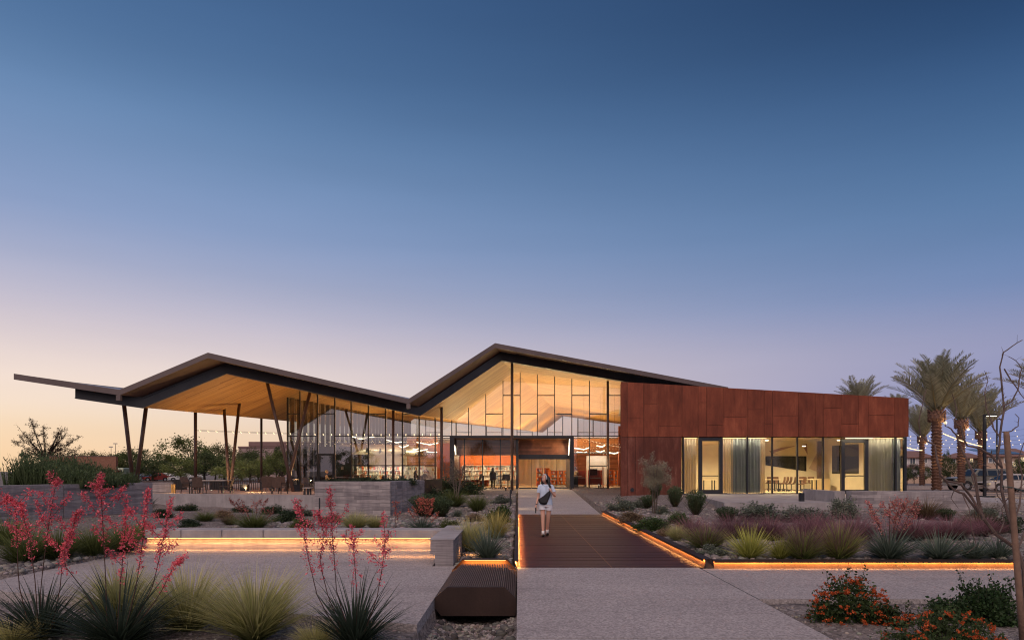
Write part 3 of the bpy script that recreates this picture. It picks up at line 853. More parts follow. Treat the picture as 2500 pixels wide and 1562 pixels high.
# orange band and white wall above the lobby shelves
MB().box(X_(1124, 62), X_(1264, 62), 62, 62.3, .52, 3.6).build('orange_wall', M['orange'], lb)
for k in range(5):
    xa = X_(1126 + 28 * k, 61.97); MB().box(xa, xa + .98, 61.93, 61.99, 2.42, 3.3).build('orange_panel', M['orange'], lb)
# lobby back screen of pale slats
MB().box(X_(1266, 66), X_(1398, 66), 66.1, 66.3, .52, 3.6).build('screen_back', M['plaster'], lb)
for k in range(44):
    x = X_(1267 + k * 2.95, 66); MB().box(x, x + .07, 66.0, 66.1, .52, 3.6).build('screen_slat', M['plaster'], lb)

# --- entrance portal
PY = 47.4
MB().box(-4.75, 3.87, PY, 51.4, 4.06, 4.235).build('portal_head', M['black'], lb)
MB().box(-4.75, -4.44, PY, 51.4, .3, 4.058).build('portal_jamb', M['black'], lb)
MB().box(3.60, 3.87, PY, 51.4, .3, 4.058).build('portal_jamb', M['black'], lb)
xj = X_(1265, 48.4)
MB().box(-.15, .03, 47.9, 48.9, .3, 4.055).build('portal_post', M['black'], lb)
MB().box(.035, 3.595, 48.62, 48.9, 2.62, 2.95).build('door_head', M['black'], lb)
MB().box(.035, 3.595, 48.86, 48.92, 2.952, 4.055).build('panel_back', M['under'], lb)
r = random.Random(5)
for k in range(8):
    x = .04; z = 2.955 + k * .1375
    while x < 3.58:
        l = min(r.uniform(.9, 1.9), 3.59 - x)
        if 3.59 - x - l < .4: l = 3.59 - x
        MB().box(x + .002, x + l - .002, 48.80 - r.uniform(0, .008), 48.858, z, z + .132).build('timber_board', M['woodwall_b'], lb)
        x += l
MB().box(-4.44, 3.6, 47.6, 51.3, 4.03, 4.058).build('portal_ceiling', M['woodwall'], lb)
# lobby glazing
pm = [X_(v, 48.4) for v in (1108, 1134, 1178, 1221.5, 1260)]
pm[0] = -4.44; pm[-1] = -.15
for i, x in enumerate(pm[1:-1]):
    MB().box(x - .035, x + .035, 48.33, 48.47, .5, 4.03).build('mullion', M['black'], lb)
for a, b in zip(pm[:-1], pm[1:]):
    MB().add([(a + .03, 48.4, .56), (b - .03, 48.4, .56), (b - .03, 48.4, 4.03), (a + .03, 48.4, 4.03)], [(0, 1, 2, 3)]).build('glass_pane', M['glass_wing'], lb)
MB().box(-4.44, -.15, 48.3, 48.5, .3, .56).build('sill', M['black'], lb)
MB().box(-4.44, -.15, 49.0, 51.3, 2.95, 4.02).build('timber_bulkhead', M['woodwall'], lb)
# sliding doors
for (a, b) in ((.06, .95), (.97, 1.85), (1.87, 2.72), (2.74, 3.58)):
    d = MB().add([(a, 49.0, .6), (b, 49.0, .6), (b, 49.0, 2.62), (a, 49.0, 2.62)], [(0, 1, 2, 3)]).build('sliding_door', M['glass_wing'], lb)
    MB().box(a, b, 48.97, 49.03, .51, .6).build('door_rail', M['black'], d)
    MB().box(a - .012, a + .012, 48.98, 49.02, .6, 2.62).build('door_stile', M['black'], d)
    if .5 < a < 2: MB().tube([(a + .1 if a > 1 else b - .1, 48.93, 1.0), (a + .1 if a > 1 else b - .1, 48.93, 2.0)], .018, 8).build('door_handle', M['goldfin'], d)
# glowing lines on the jambs
for (p0, p1) in (((3.585, 46.9 + .55, 3.98), (3.585, 48.45, 2.92)), ((-4.425, 47.5, 3.55), (-4.425, 48.3, 2.95))):
    MB().bar(p0, p1, .07, .04).build('led_line', M['led_white'], lb)
    lamp('led_light', 'AREA', ((Vector(p0) + Vector(p1)) / 2 + Vector((-.05 if p0[0] > 0 else .05, 0, 0))), 30, (1, .75, .45), lb, (-1 if p0[0] > 0 else 1, -.2, -.3), .9, .06)

# ------------------------------------------------------------------ rusted steel wing
YW = 37.6
wx0, wx1 = X_(1517, YW), X_(2219, YW)
ztop = lambda x: 6.68 + (5.78 - 6.68) * (x - wx0) / (wx1 - wx0)
zs = 3.66
def wall_yz(x0, x1, y0, y1, z0, f): 
    return MB().add([(x0, y0, z0), (x1, y0, z0), (x1, y1, z0), (x0, y1, z0), (x0, y0, f(x0)), (x1, y0, f(x1)), (x1, y1, f(x1)), (x0, y1, f(x0))],
                    [(0, 3, 2, 1), (4, 5, 6, 7), (0, 1, 5, 4), (1, 2, 6, 5), (2, 3, 7, 6), (3, 0, 4, 7)])
wall_yz(wx0 + .02, wx1 - .02, YW + .03, YW + .4, zs + .03, lambda x: ztop(x) - .03).build('wing_wall', M['seam'], lb)
xl = X_(1665, YW)
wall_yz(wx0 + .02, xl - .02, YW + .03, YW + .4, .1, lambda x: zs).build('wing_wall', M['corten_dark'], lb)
MB().obox((wx0 + .16, YW + .42), (8.36, 51.9), .3, .2, 6.6).build('wing_side_wall', M['corten'], lb)
MB().box(wx1 - .3, wx1 - .03, YW + 3.0, 58, .2, 5.72).build('wing_side_wall', M['corten'], lb)
MB().box(wx1 - .3, wx1 - .03, YW + .41, YW + 3.0, zs, 5.72).build('wing_side_wall', M['corten'], lb)
MB().add([(wx0 + .2, YW + .4, 6.45), (wx1 - .1, YW + .4, 5.6), (wx1 - .1, 58, 5.6), (8.5, 58, 6.45)], [(0, 1, 2, 3)]).build('wing_roof', M['rooftop'], lb)
MB().box(8.5, wx1, 57.8, 58, .2, 5.6).build('wing_back_wall', M['corten'], lb)
# panels: [x0, x1, split]
zx = lambda v: X_(1500 + v * .31, YW)
zy = lambda v: Z_(900 + v * .31, YW)
cols = [(50, 105, None), (105, 228, 385), (228, 350, 275), (350, 533, 450), (533, 660, None), (660, 725, 265), (725, 857, 443), (857, 1045, 380), (1045, 1180, 320),
        (1180, 1247, 435), (1247, 1448, 370), (1448, 1582, None), (1582, 1650, None), (1650, 1785, 310), (1785, 1925, 435), (1925, 1998, None), (1998, 2205, 365), (2205, 2319, None)]
g = .009
def panel(x0, x1, z0, f, e=0.0):
    mb = MB(); d = .03 + e
    y0 = YW - e; y1 = YW + .028
    mb.add([(x0, y0, z0), (x1, y0, z0), (x1, y1, z0), (x0, y1, z0), (x0, y0, f(x0)), (x1, y0, f(x1)), (x1, y1, f(x1)), (x0, y1, f(x0))],
           [(0, 3, 2, 1), (4, 5, 6, 7), (0, 1, 5, 4), (1, 2, 6, 5), (2, 3, 7, 6), (3, 0, 4, 7)])
    return mb
r = random.Random(11)
for a, b, s in cols:
    xa, xb = zx(a) + g, zx(b) - g
    if s is None: panel(xa, xb, zs, ztop, r.choice((0, .006, .012))).build('steel_panel', M['corten'], lb)
    else:
        z = zy(s)
        panel(xa, xb, zs, lambda x: z - g, r.choice((0, .006, .012))).build('steel_panel', M['corten'], lb)
        panel(xa, xb, z + g, ztop, r.choice((0, .006, .012))).build('steel_panel', M['corten'], lb)
for a, b in ((50, 105), (105, 165), (165, 225), (225, 288), (288, 470), (470, 531)):
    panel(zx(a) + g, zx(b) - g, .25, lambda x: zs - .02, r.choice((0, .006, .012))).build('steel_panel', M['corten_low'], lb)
MB().tube([(zx(140), YW - .05, zy(952)), (zx(140), YW + .02, zy(952))], .11, 12).build('wall_outlet', M['black'], lb)
# wing glazing
GW = YW + .2
gx_ = lambda v: X_(v, GW)
def gpane(a, b, z0=.56, z1=zs - .05):
    MB().add([(a, GW, z0), (b, GW, z0), (b, GW, z1), (a, GW, z1)], [(0, 1, 2, 3)]).build('glass_pane', M['glass_wing'], lb)
def wmull(px, w_=.07):
    MB().box(gx_(px) - w_ / 2, gx_(px) + w_ / 2, GW - .08, GW + .08, .5, zs - .002).build('mullion', M['black'], lb)
for px in (1668, 1824, 1885, 1946, 2009, 2186): wmull(px)
wmull(2209, .14)
for a, b in ((1668, 1705), (1763, 1824), (1824, 1885), (1885, 1946), (1946, 2009), (2009, 2050), (2118, 2186), (2186, 2207)): gpane(gx_(a) + .035, gx_(b) - .035)
MB().add([(gx_(2209), GW + .08, .5), (gx_(2209), GW + 2.8, .5), (gx_(2209), GW + 2.8, zs), (gx_(2209), GW + .08, zs)], [(0, 1, 2, 3)]).build('glass_pane', M['glass_wing'], lb)
MB().box(gx_(1666), gx_(2211), GW - .07, GW + .07, .44, .56).build('sill', M['black'], lb)
def wing_door(pa, pb_, zt, side):
    a, b = gx_(pa), gx_(pb_); fw = .19
    d = MB().box(a, a + fw, GW - .12, GW + .05, .5, zt).box(b - fw, b, GW - .12, GW + .05, .5, zt).box(a + fw, b - fw, GW - .12, GW + .05, zt - .2, zt).box(a + fw, b - fw, GW - .12, GW + .05, .5, .74).build('glazed_door', M['black'], lb)
    MB().add([(a + fw, GW - .02, .74), (b - fw, GW - .02, .74), (b - fw, GW - .02, zt - .2), (a + fw, GW - .02, zt - .2)], [(0, 1, 2, 3)]).build('door_glass', M['glass_wing'], d)
    MB().box(a + fw, b - fw, GW + .06, GW + .11, 1.48, 1.53).build('push_bar', M['black'], d)
    hx = (b - fw * .6) if side > 0 else (a + fw * .6)
    MB().tube([(hx, GW - .125, 1.4), (hx - .07 * side, GW - .19, 1.42), (hx - .07 * side, GW - .19, 1.66), (hx, GW - .125, 1.68)], .014, 6).build('door_handle', M['fin'], d)
wing_door(1705, 1763, zs - .03, 1)
wing_door(2052, 2118, zs - .12, -1)
c = MB().box(gx_(2050), gx_(2121), YW - .42, GW - .13, zs - .1, zs - .02).build('door_canopy', M['goldfin'], lb)
MB().box(gx_(2052), gx_(2119), YW - .40, YW - .36, zs - .118, zs - .102).build('led_strip', M['led_white'], c)
lamp('canopy_light', 'AREA', (gx_(2085), YW - .2, zs - .13), 16, (1, .78, .5), lb, (0, 0, -1), 1.3, .2)
# wing room
MB().prism([(wx0 + .8, GW + .1), (wx1 - .1, GW + .1), (wx1 - .1, 50), (8.3, 50)], .1, .53).build('wing_floor', M['white_floor'], lb)
MB().add([(9.2, 45, .5), (20.1, 45, .5), (20.1, 45, 3.95), (9.2, 45, 3.3)], [(0, 1, 2, 3)]).build('room_wall', M['plaster'], lb)
MB().add([(20.1, 45, .5), (20.85, 39.3, .5), (20.85, 39.3, 3.9), (20.1, 45, 3.9)], [(0, 1, 2, 3)]).build('room_wall', M['plaster'], lb)
MB().add([(9.1, 38.2, .5), (9.2, 45, .5), (9.2, 45, 3.7), (9.1, 38.2, 3.7)], [(0, 1, 2, 3)]).build('room_wall', M['plaster'], lb)
MB().add([(9.0, YW + .42, 3.64), (wx1 - .4, YW + .42, 3.64), (wx1 - .4, 45.1, 3.96), (9.0, 45.1, 3.3)], [(0, 3, 2, 1)]).build('room_ceiling', M['wing_wood'], lb)
wq = lambda px, py: W(px, py, 44.97)
MB().quad(wq(1869, 1135), wq(1969, 1150), wq(1969, 1113), wq(1869, 1113)).build('slot_window', M['black_gloss'], lb)
for tri in ([(1878, 1101), (1884, 1106), (1945, 1087), (1908, 1092)], [(1958, 1085), (1970, 1083), (1972, 1110)], [(1877, 1101), (1903, 1110), (1885, 1106)],):
    MB().quad(*[W(a, b, 44.975) for a, b in tri]).build('painted_shape', M['mauve'], lb)
MB().quad(W(1975, 1143, 44.975), W(1999, 1153, 44.975), W(2018, 1095, 44.975), W(2005, 1085, 44.975)).build('painted_shape', M['mauve_pale'], lb)
sx = lambda t: 20.1 + .75 * t; sy = lambda t: 45 - 5.7 * t
MB().add([(sx(.18) - .02, sy(.18), 1.62), (sx(.66) - .02, sy(.66), 1.62), (sx(.66) - .02, sy(.66), 3.4), (sx(.18) - .02, sy(.18), 3.4)], [(0, 1, 2, 3)]).build('wall_screen', M['black_gloss'], lb)
MB().box(X_(2000, 44) - .12, X_(2000, 44) + .12, 43.9, 44.1, .5, 3.7).build('room_column', M['column'], lb)
def ctn(x0, x1, y, mat, n, amp, label=None, seed=0):
    r = random.Random(seed); vs = []; k = n * 6
    for i in range(k + 1):
        t = i / k; x = x0 + (x1 - x0) * t
        yy = y + amp * math.sin(t * n * 2 * math.pi) + amp * .35 * math.sin(t * n * 4.7 + seed)
        for dy in (0, .012):
            vs += [(x, yy + dy, .57), (x, yy + dy, zs - .08)]
    fs = []
    for i in range(k):
        a = i * 4; b = a + 4
        fs += [(a, b, b + 1, a + 1), (a + 2, a + 3, b + 3, b + 2)]
    o = MB().add(vs, fs).build('curtain', M[mat], lb, label=label); return o
ctn(gx_(1669), gx_(1703), GW + .35, 'cur_beige', 5, .08, 'pale beige curtain beside the first door', 1)
ctn(gx_(1765), gx_(1795), GW + .35, 'cur_beige', 5, .05, None, 2)
ctn(gx_(1790), gx_(1862), GW + .32, 'cur_teal', 9, .10, 'curtain toned blue grey for the reflected tree', 3)
ctn(gx_(1856), gx_(1874), GW + .38, 'cur_beige', 3, .05, None, 4)
ctn(gx_(2121), gx_(2184), GW + .35, 'cur_green', 8, .09, 'greenish grey curtain at the wing corner', 5)
ctn(gx_(2188), gx_(2206), GW + .3, 'cur_teal', 3, .05, None, 6)
for pa, pb_ in ((1669, 1703), (1766, 1873), (2122, 2206)):  # strips and lamps added to brighten the curtain fronts
    a, b = gx_(pa), gx_(pb_)
    MB().box(a, b, GW + .10, GW + .16, zs - .075, zs - .055).build('curtain_fill_strip', M['bulb_dim'], lb)
    lamp('curtain_fill_light', 'AREA', ((a + b) / 2, GW + .13, zs - .08), 9 * (b - a), (1, .84, .58), lb, (0, .12, -1), b - a, .05)
for k, (x, y) in enumerate(((11.0, 39.6), (14.5, 39.8), (11, 43), (14.5, 43), (18.6, 39.6), (18, 43))):
    z = 3.56 if y < 42 else 3.35
    b = MB().lathe([(.09, -.05), (.10, 0)], 12, (x, y, z + .02)).build('ceiling_light', M['led_white'], lb)
    lamp('room_light', 'SPOT', (x, y, z - .06), 640, (1, .77, .42), lb, (0, -.1, -1), .12, None, 165, 1)
# ------------------------------------------------------------------ inside the library: lights
def pendant(pts, Y, label, thick=.075):
    a, b, c = [Vector(W(px, py, Y)) for px, py in pts]
    b.y -= .1
    zc = soffit_z(b.x, b.y)
    t = thing('pendant_lamp', label, 'pendant lamp', tuple(b), 'glowing chevron lamps hanging in the library')
    for p, q in ((a, b), (b, c)):
        d = (q - p); d2 = d.normalized()
        MB().bar(p, q, thick, .16).build('light_arm', M['led_white'], t)
    m = (a + c) / 2
    MB().tube([(b.x, b.y, b.z + .05), (b.x, b.y, zc)], .008, 4).build('cable', M['black'], t)
    lamp('lamp_light', 'POINT', (b.x, b.y, b.z - .3), 60, (1, .76, .45), t, None, .25)
z2 = lambda pts: [(780 + x * .1405, 1040 + y * .1405) for x, y in pts]
z3 = lambda pts: [(1100 + x * .1777, 1060 + y * .1777) for x, y in pts]
for k, (pts, Y, lb_) in enumerate((
    (z2([(570, 180), (710, 222), (950, 184)]), 56, 'widest glowing chevron lamp, just under the string lights'),
    (z2([(1155, 235), (1340, 287), (1450, 268)]), 60, 'glowing chevron lamp partly behind the dark terrace column'),
    (z2([(1385, 345), (1440, 372), (1548, 330)]), 66, 'glowing chevron lamp with its short arm left of the mullion'),
    (z2([(1580, 380), (1690, 405), (1730, 380)]), 68, 'small glowing chevron lamp above another in front of the timber wall'),
    (z2([(1630, 412), (1715, 436), (1880, 400)]), 64, 'glowing chevron lamp with a long right arm below the small one'),
    (z2([(1690, 280), (1920, 322), (2060, 290)]), 57, 'wide glowing chevron lamp near the orange wall'),
    (z2([(1860, 440), (2010, 461), (2045, 445)]), 63, 'lowest glowing chevron lamp beside the orange wall'),
    (z3([(1702, 188), (1830, 208), (1900, 184)]), 58, 'glowing chevron lamp just beyond the portal jamb'),
    (z3([(2000, 228), (2055, 244), (2112, 222)]), 60, 'glowing chevron lamp above the white arch'),
    (z3([(2008, 155), (2080, 172), (2118, 150)]), 56, 'highest glowing chevron lamp between the columns by the wing'),
    (z3([(2176, 250), (2250, 264), (2322, 242)]), 58, 'glowing chevron lamp next to the steel wing'),
    (z3([(1735, 240), (1830, 254), (1870, 240)]), 64, 'faint lower chevron lamp behind the portal jamb'))):
    pendant(pts, Y, lb_)
# uplight troughs washing the timber ceiling
def trough(x0, x1, y, z, e, label):
    t = thing('light_trough', label, 'light trough', ((x0 + x1) / 2, y, z), 'linear lights washing the timber ceiling')
    MB().box(x0, x1, y - .09, y + .09, z - .06, z).build('trough', M['black'], t)
    MB().box(x0 + .05, x1 - .05, y - .05, y + .05, z + .001, z + .01).build('led_strip', M['led_white'], t)
    lamp('trough_light', 'AREA', ((x0 + x1) / 2, y, z + .03), e * 1.15, (1, .68, .32), t, (0, 0, 1), x1 - x0, .1)
trough(-4.4, 3.5, 52.4, 4.30, 260, 'linear uplight on the transom above the entrance portal')
trough(-12.5, -5.2, 52.6, 4.36, 300, 'linear uplight behind the string-lit terrace glass')
trough(4.2, 7.6, 52.4, 4.34, 200, 'linear uplight beside the steel wing')
trough(-8, 8, 60, 3.4, 1250, 'linear uplight across the front of the reading room')
trough(-9, 9, 68, 3.6, 1450, 'linear uplight across the middle of the reading room')
trough(-11, 11, 76, 5.3, 1400, 'linear uplight above the far timber partition')
trough(-10, 12, 85, 4.6, 1600, 'linear uplight along the rear clerestory')
trough(-14, -9, 71.6, 4.8, 380, 'linear uplight above the white partition')
for x, y, e in ((-12, 68, 350), (-2.5, 57, 300), (3.0, 57, 300), (-8, 60, 250), (8, 63, 260)):
    lamp('reading_light', 'POINT', (x, y, 3.4 if y < 60 else 3.6), e * .55, (1, .74, .42), lb, None, .5)
lamp('lobby_light', 'AREA', (1.8, 52.5, 3.9), 260, (1, .72, .42), lb, (0, -.3, -1), 2.6, .3)
lamp('shelf_light', 'AREA', (X_(955, 62), 62.5, 3.2), 240, (1, .86, .58), lb, (0, .5, -.6), 6.5, .2)
lamp('shelf_light', 'AREA', (X_(1190, 58), 58.2, 3.4), 150, (1, .80, .50), lb, (0, .6, -.6), 4, .2)

# ------------------------------------------------------------------ bookcases
PAL = [(.5, .42, .3), (.62, .55, .45), (.25, .10, .06), (.12, .14, .16), (.45, .20, .08), (.30, .32, .28), (.7, .66, .55), (.18, .22, .26), (.55, .1, .05)]
def bookcase(x0, x1, y, z0, z1, ns, mat, label, group=None, seed=1, depth=.35, bay=.95):
    t = thing('bookcase', label, 'bookcase', ((x0 + x1) / 2, y, z0), group)
    nb = max(1, round((x1 - x0) / bay)); r = random.Random(seed)
    MB().box(x0, x1, y + depth - .03, y + depth, z0, z1).build('back_panel', M[mat], t)
    fr = MB()
    for k in range(nb + 1):
        x = x0 + (x1 - x0) * k / nb; fr.box(x - .025, x + .025, y, y + depth - .032, z0, z1 - .031)
    fr.build('uprights', M[mat], t)
    for k in range(ns + 1):
        z = z0 + .08 + (z1 - z0 - .11) * k / ns
        MB().box(x0 - .02, x1 + .02, y - .005, y + depth - .035, z, z + .03).build('shelf', M[mat], t)
    V = []; Fq = []; Cc = []
    for k in range(ns):
        zb = z0 + .112 + (z1 - z0 - .11) * k / ns; hh = (z1 - z0 - .11) / ns - .05
        x = x0 + .05
        while x < x1 - .08:
            if r.random() < .18: x += r.uniform(.05, .3); continue
            bw = r.uniform(.03, .07); bh = hh * r.uniform(.6, .92); c = r.choice(PAL)
            b = len(V)
            for xx, yy, zz in ((x, y + .04, zb), (x + bw, y + .04, zb), (x + bw, y + .25, zb), (x, y + .25, zb), (x, y + .04, zb + bh), (x + bw, y + .04, zb + bh), (x + bw, y + .25, zb + bh), (x, y + .25, zb + bh)):
                V.append((xx - t.location.x, yy - t.location.y, zz - t.location.z)); Cc.append(c)
            Fq += [[b, b + 1, b + 5, b + 4], [b + 4, b + 5, b + 6, b + 7], [b + 1, b + 2, b + 6, b + 5], [b + 3, b, b + 4, b + 7]]
            x += bw + .006
    link('books', fast_mesh('books', V, np.array(Fq), np.array(Cc)), M['book'], t, kind='stuff')
    return t
bookcase(X_(872, 64), X_(978, 64), 64, .52, 2.3, 4, 'white', 'long white lit bookcase behind the readers on the terrace side', seed=1)
bookcase(X_(982, 67), X_(1035, 67), 67, .52, 2.3, 4, 'white', 'white bookcase with face-out books against the timber partition', seed=2)
bookcase(X_(1038, 69), X_(1066, 69), 69, .52, 2.2, 4, 'white', 'short far white bookcase beside the orange wall', seed=3)
bookcase(X_(1128, 60.5), X_(1262, 60.5), 60.5, .52, 2.28, 4, 'white', 'white bookcase below the orange panels behind the lobby glass', seed=4)
bookcase(X_(1128, 57), X_(1192, 57), 57, .52, 1.0, 1, 'red', 'low red bookcase behind the student at the lobby counter', seed=14)
for px0, px1, Y, top, lbl, sd in ((1310, 1324, 55, 1142, 'tall orange bookcase seen behind the walking woman', 5), (1330, 1341, 57, 1142, 'tall narrow orange bookcase second from the pale screen', 6),
                                  (1343, 1362, 60, 1148, 'orange bookcase with face-out books behind the door handles', 7), (1364, 1376, 60, 1148, 'orange bookcase in the middle of the far row', 8), (1378, 1393, 60, 1148, 'orange bookcase at the portal end of the far row', 9),
                                  (1487, 1499, 58, 1146, 'orange bookcase on castors next to the steel wing', 10), (1500, 1508, 60, 1148, 'narrow orange bookcase hard against the wing wall', 11)):
    bookcase(X_(px0, Y), X_(px1, Y), Y, .56, Z_(top, Y), 4, 'orange', lbl, 'orange bookcases in the entrance hall', sd, .35, 9)
MB().box(X_(1338, 56), X_(1345, 56), 56, 56.4, .56, 1.9).build('orange_end_panel', M['orange'], lb)

# white arch and study pods by the wing
ar = thing('white_arch', 'white arched wall unit glowing beyond the study pods', 'arch', (X_(1460, 62), 62, .52))
MB().box(X_(1432, 62), X_(1488, 62), 62.1, 62.3, .52, Z_(1112, 62)).build('arch_panel', M['white'], ar)
MB().box(X_(1470, 55), X_(1474, 55), 55, 55.2, .52, 2.1).build('arch_leg', M['white'], ar)
lamp('arch_light', 'AREA', (X_(1460, 62), 61.5, Z_(1112, 62) + .05), 9, (1, .95, .88), ar, (0, .3, -1), 2.0, .1)
def pod(px0, px1, Y, top, label, screen):
    x0, x1 = X_(px0, Y), X_(px1, Y); z1 = Z_(top, Y)
    t = thing('study_pod', label, 'study pod', ((x0 + x1) / 2, Y, .52), 'rust red study pods by the wing')
    MB().box(x0, x1, Y + .75, Y + .83, .7, z1).build('back_panel', M['red'], t)
    MB().box(x0, x0 + .07, Y, Y + .75, .7, z1).build('side_panel', M['red'], t)
    MB().box(x1 - .07, x1, Y, Y + .75, .7, z1).build('side_panel', M['red'], t)
    MB().box(x0 + .07, x1 - .07, Y + .05, Y + .75, 1.22, 1.26).build('desk_top', M['tabletop'], t)
    if screen: MB().box(x0 + .15, x1 - .3, Y + .68, Y + .72, 1.45, 1.95).build('screen', M['black_gloss'], t)
    for x in (x0 + .03, x1 - .1):
        MB().box(x, x + .06, Y + .1, Y + .16, .52, .7).build('leg', M['black'], t); MB().box(x, x + .06, Y + .6, Y + .66, .52, .7).build('leg', M['black'], t)
pod(1409, 1432, 54, 1148, 'rust red study pod behind the front column beside the portal', False)
pod(1438, 1470, 53.5, 1147, 'rust red study pod with a dark screen before the white arch', True)
tb = thing('service_desk', 'dark service desk with pale top just inside the portal jamb', 'desk', (X_(1408, 52.6), 52.6, .52))
MB().box(X_(1398, 52.6), X_(1411, 52.6), 52.4, 53.0, .52, 1.35).build('desk_front', M['black'], tb)
MB().box(X_(1397, 52.6), X_(1420, 52.6), 52.3, 53.1, 1.352, 1.39).build('desk_top', M['tabletop'], tb)

# ------------------------------------------------------------------ chairs and tables
def shell_chair(name, label, cat, mat, seat=.46, castors=True, group=None, loc=(0, 0, 0), rz=0):
    t = thing(name, label, cat, (0, 0, 0), group)
    mb = MB(); pr = [(-.22, -.02), (.0, -.035), (.20, .0), (.235, .05)]
    vs = []; 
    prof = [(.22, .02), (.05, -.015), (-.14, -.005), (-.21, .07), (-.245, .22), (-.26, .42)]
    for th in (0, .022):
        for y, z in prof:
            wd = .22 if z < .1 else .22 - .05 * (z - .1)
            for u in (-1, -.5, .5, 1): vs.append((u * wd, -y if False else y - (.022 if th else 0) * (1 if z > .05 else 0), seat + z + (.035 * (abs(u) == 1) if z < .1 else 0) - (th if z <= .05 else 0)))
    m = len(prof) * 4; fs = []
    for i in range(len(prof) - 1):
        for j in range(3):
            a = i * 4 + j; fs += [(a, a + 1, a + 5, a + 4), (m + a, m + a + 4, m + a + 5, m + a + 1)]
    for i in range(len(prof) - 1):
        for j in (0, 3): a = i * 4 + j; fs.append((a, a + 4, m + a + 4, m + a))
    for j in range(3):
        for i in (0, len(prof) - 1): a = i * 4 + j; fs.append((a, a + 1, m + a + 1, m + a))
    MB().add(vs, fs).build('seat_shell', M[mat], t)
    MB().tube([(0, 0, .09), (0, 0, seat - .03)], .028, 8).build('post', M['black'], t)
    if castors:
        for k in range(5):
            a = k * 2 * math.pi / 5 + .3; c, s = math.cos(a), math.sin(a)
            l = MB().bar((0, 0, .11), (.27 * c, .27 * s, .075), .035, .03).build('leg', M['black'], t)
            MB().ball((.27 * c, .27 * s, .033), .033, n=8, m=5).build('castor', M['black'], l)
    else:
        for k in range(4):
            a = k * math.pi / 2 + .785; c, s = math.cos(a), math.sin(a)
            MB().bar((.05 * c, .05 * s, seat - .03), (.3 * c, .3 * s, 0), .025).build('leg', M['black'], t)
    t.location = loc; t.rotation_euler.z = rz
    return t
def place(o, label, loc, rz=0, first=[]):
    if id(o) not in first: first.append(id(o)); c = o
    else: c = copy_tree(o)
    c.location = loc; c.rotation_euler = (0, 0, rz); c['label'] = label
    return c
stool = shell_chair('counter_chair', 'x', 'chair', 'dark_chair', .62, True, 'dark counter chairs in the lobby window')
used = []
for px, rz, lbl in ((1166, 1.2, 'dark counter chair turned sideways nearest the bare sapling'), (1203, 3.14, 'dark counter chair with a long-haired student sitting in it'), (1224, 2.2, 'dark counter chair pushed in between student and column'), (1240, 3.4, 'dark counter chair closest to the front column behind the glass')):
    place(stool, lbl, (X_(px, 49.2), 49.2 if px != 1224 else 49.9, .52), rz, used)
ct = thing('window_counter', 'dark standing counter across the lobby window', 'counter', (-2.2, 49.95, .52))
MB().box(-3.6, -.3, 49.7, 50.2, 1.42, 1.46).build('counter_top', M['black'], ct)
for x in (-2.55, -.5): MB().box(x - .06, x + .06, 49.75, 50.1, .52, 1.418).build('counter_leg', M['black'], ct)

wc = shell_chair('meeting_chair', 'x', 'chair', 'brown_chair', .46, True, 'brown meeting chairs in the wing room')
used = []
for px, Y, rz, lbl in ((1877, 44.2, 0, 'brown meeting chair half behind the curtain edge'), (1905, 42.4, 1.45, 'brown meeting chair at the near end of the row of chairs'), (1913, 43.0, 1.5, 'second brown chair of the tight row along the table'), (1921, 42.2, 1.5, 'third brown chair of the tight row, turned to the table'),
                       (1932, 42.0, 1.5, 'fourth brown chair of the tight row beside the mullion'), (1955, 41.2, 1.6, 'brown chair nearest the window glass, just past the mullion'), (1963, 44.0, 3.1, 'brown chair on the far side of the pale table, first of two'), (1984, 44.0, 3.1, 'brown chair on the far side of the pale table by the inside column'),
                       (1895, 44.3, 3.0, 'brown chair at the far side below the slot window')):
    place(wc, lbl, (X_(px, Y), Y, .53), rz, used)
def table(name, label, x0, x1, y0, y1, z, mat, zt=.04, group=None):
    t = thing(name, label, 'table', ((x0 + x1) / 2, (y0 + y1) / 2, z), group)
    MB().cbox(x0, x1, y0, y1, z + .70, z + .74, .012).build('table_top', M[mat], t)
    for x in (x0 + .12, x1 - .12):
        for y in (y0 + .08, y1 - .08):
            MB().box(x - .03, x + .03, y - .03, y + .03, z, z + .70).build('leg', M['black'], t)
    return t
table('meeting_table', 'pale meeting table half hidden by the curtain', X_(1868, 42), X_(1902, 42), 41.7, 42.5, .53, 'cur_beige', group='pale tables in the wing room')
table('meeting_table', 'long pale meeting table in front of the cream wall', X_(1948, 42.5), X_(1996, 42.5), 42.3, 43.1, .53, 'cur_beige', group='pale tables in the wing room')
table('meeting_table', 'pale table seen through the first glass door', X_(1712, 41), X_(1748, 41), 40.8, 41.5, .53, 'cur_beige', group='pale tables in the wing room')
MB().box(X_(1985, 43.5), X_(2025, 43.5), 43.4, 43.9, .53, 1.3).build('low_cabinet', M['wing_wood'], lb)

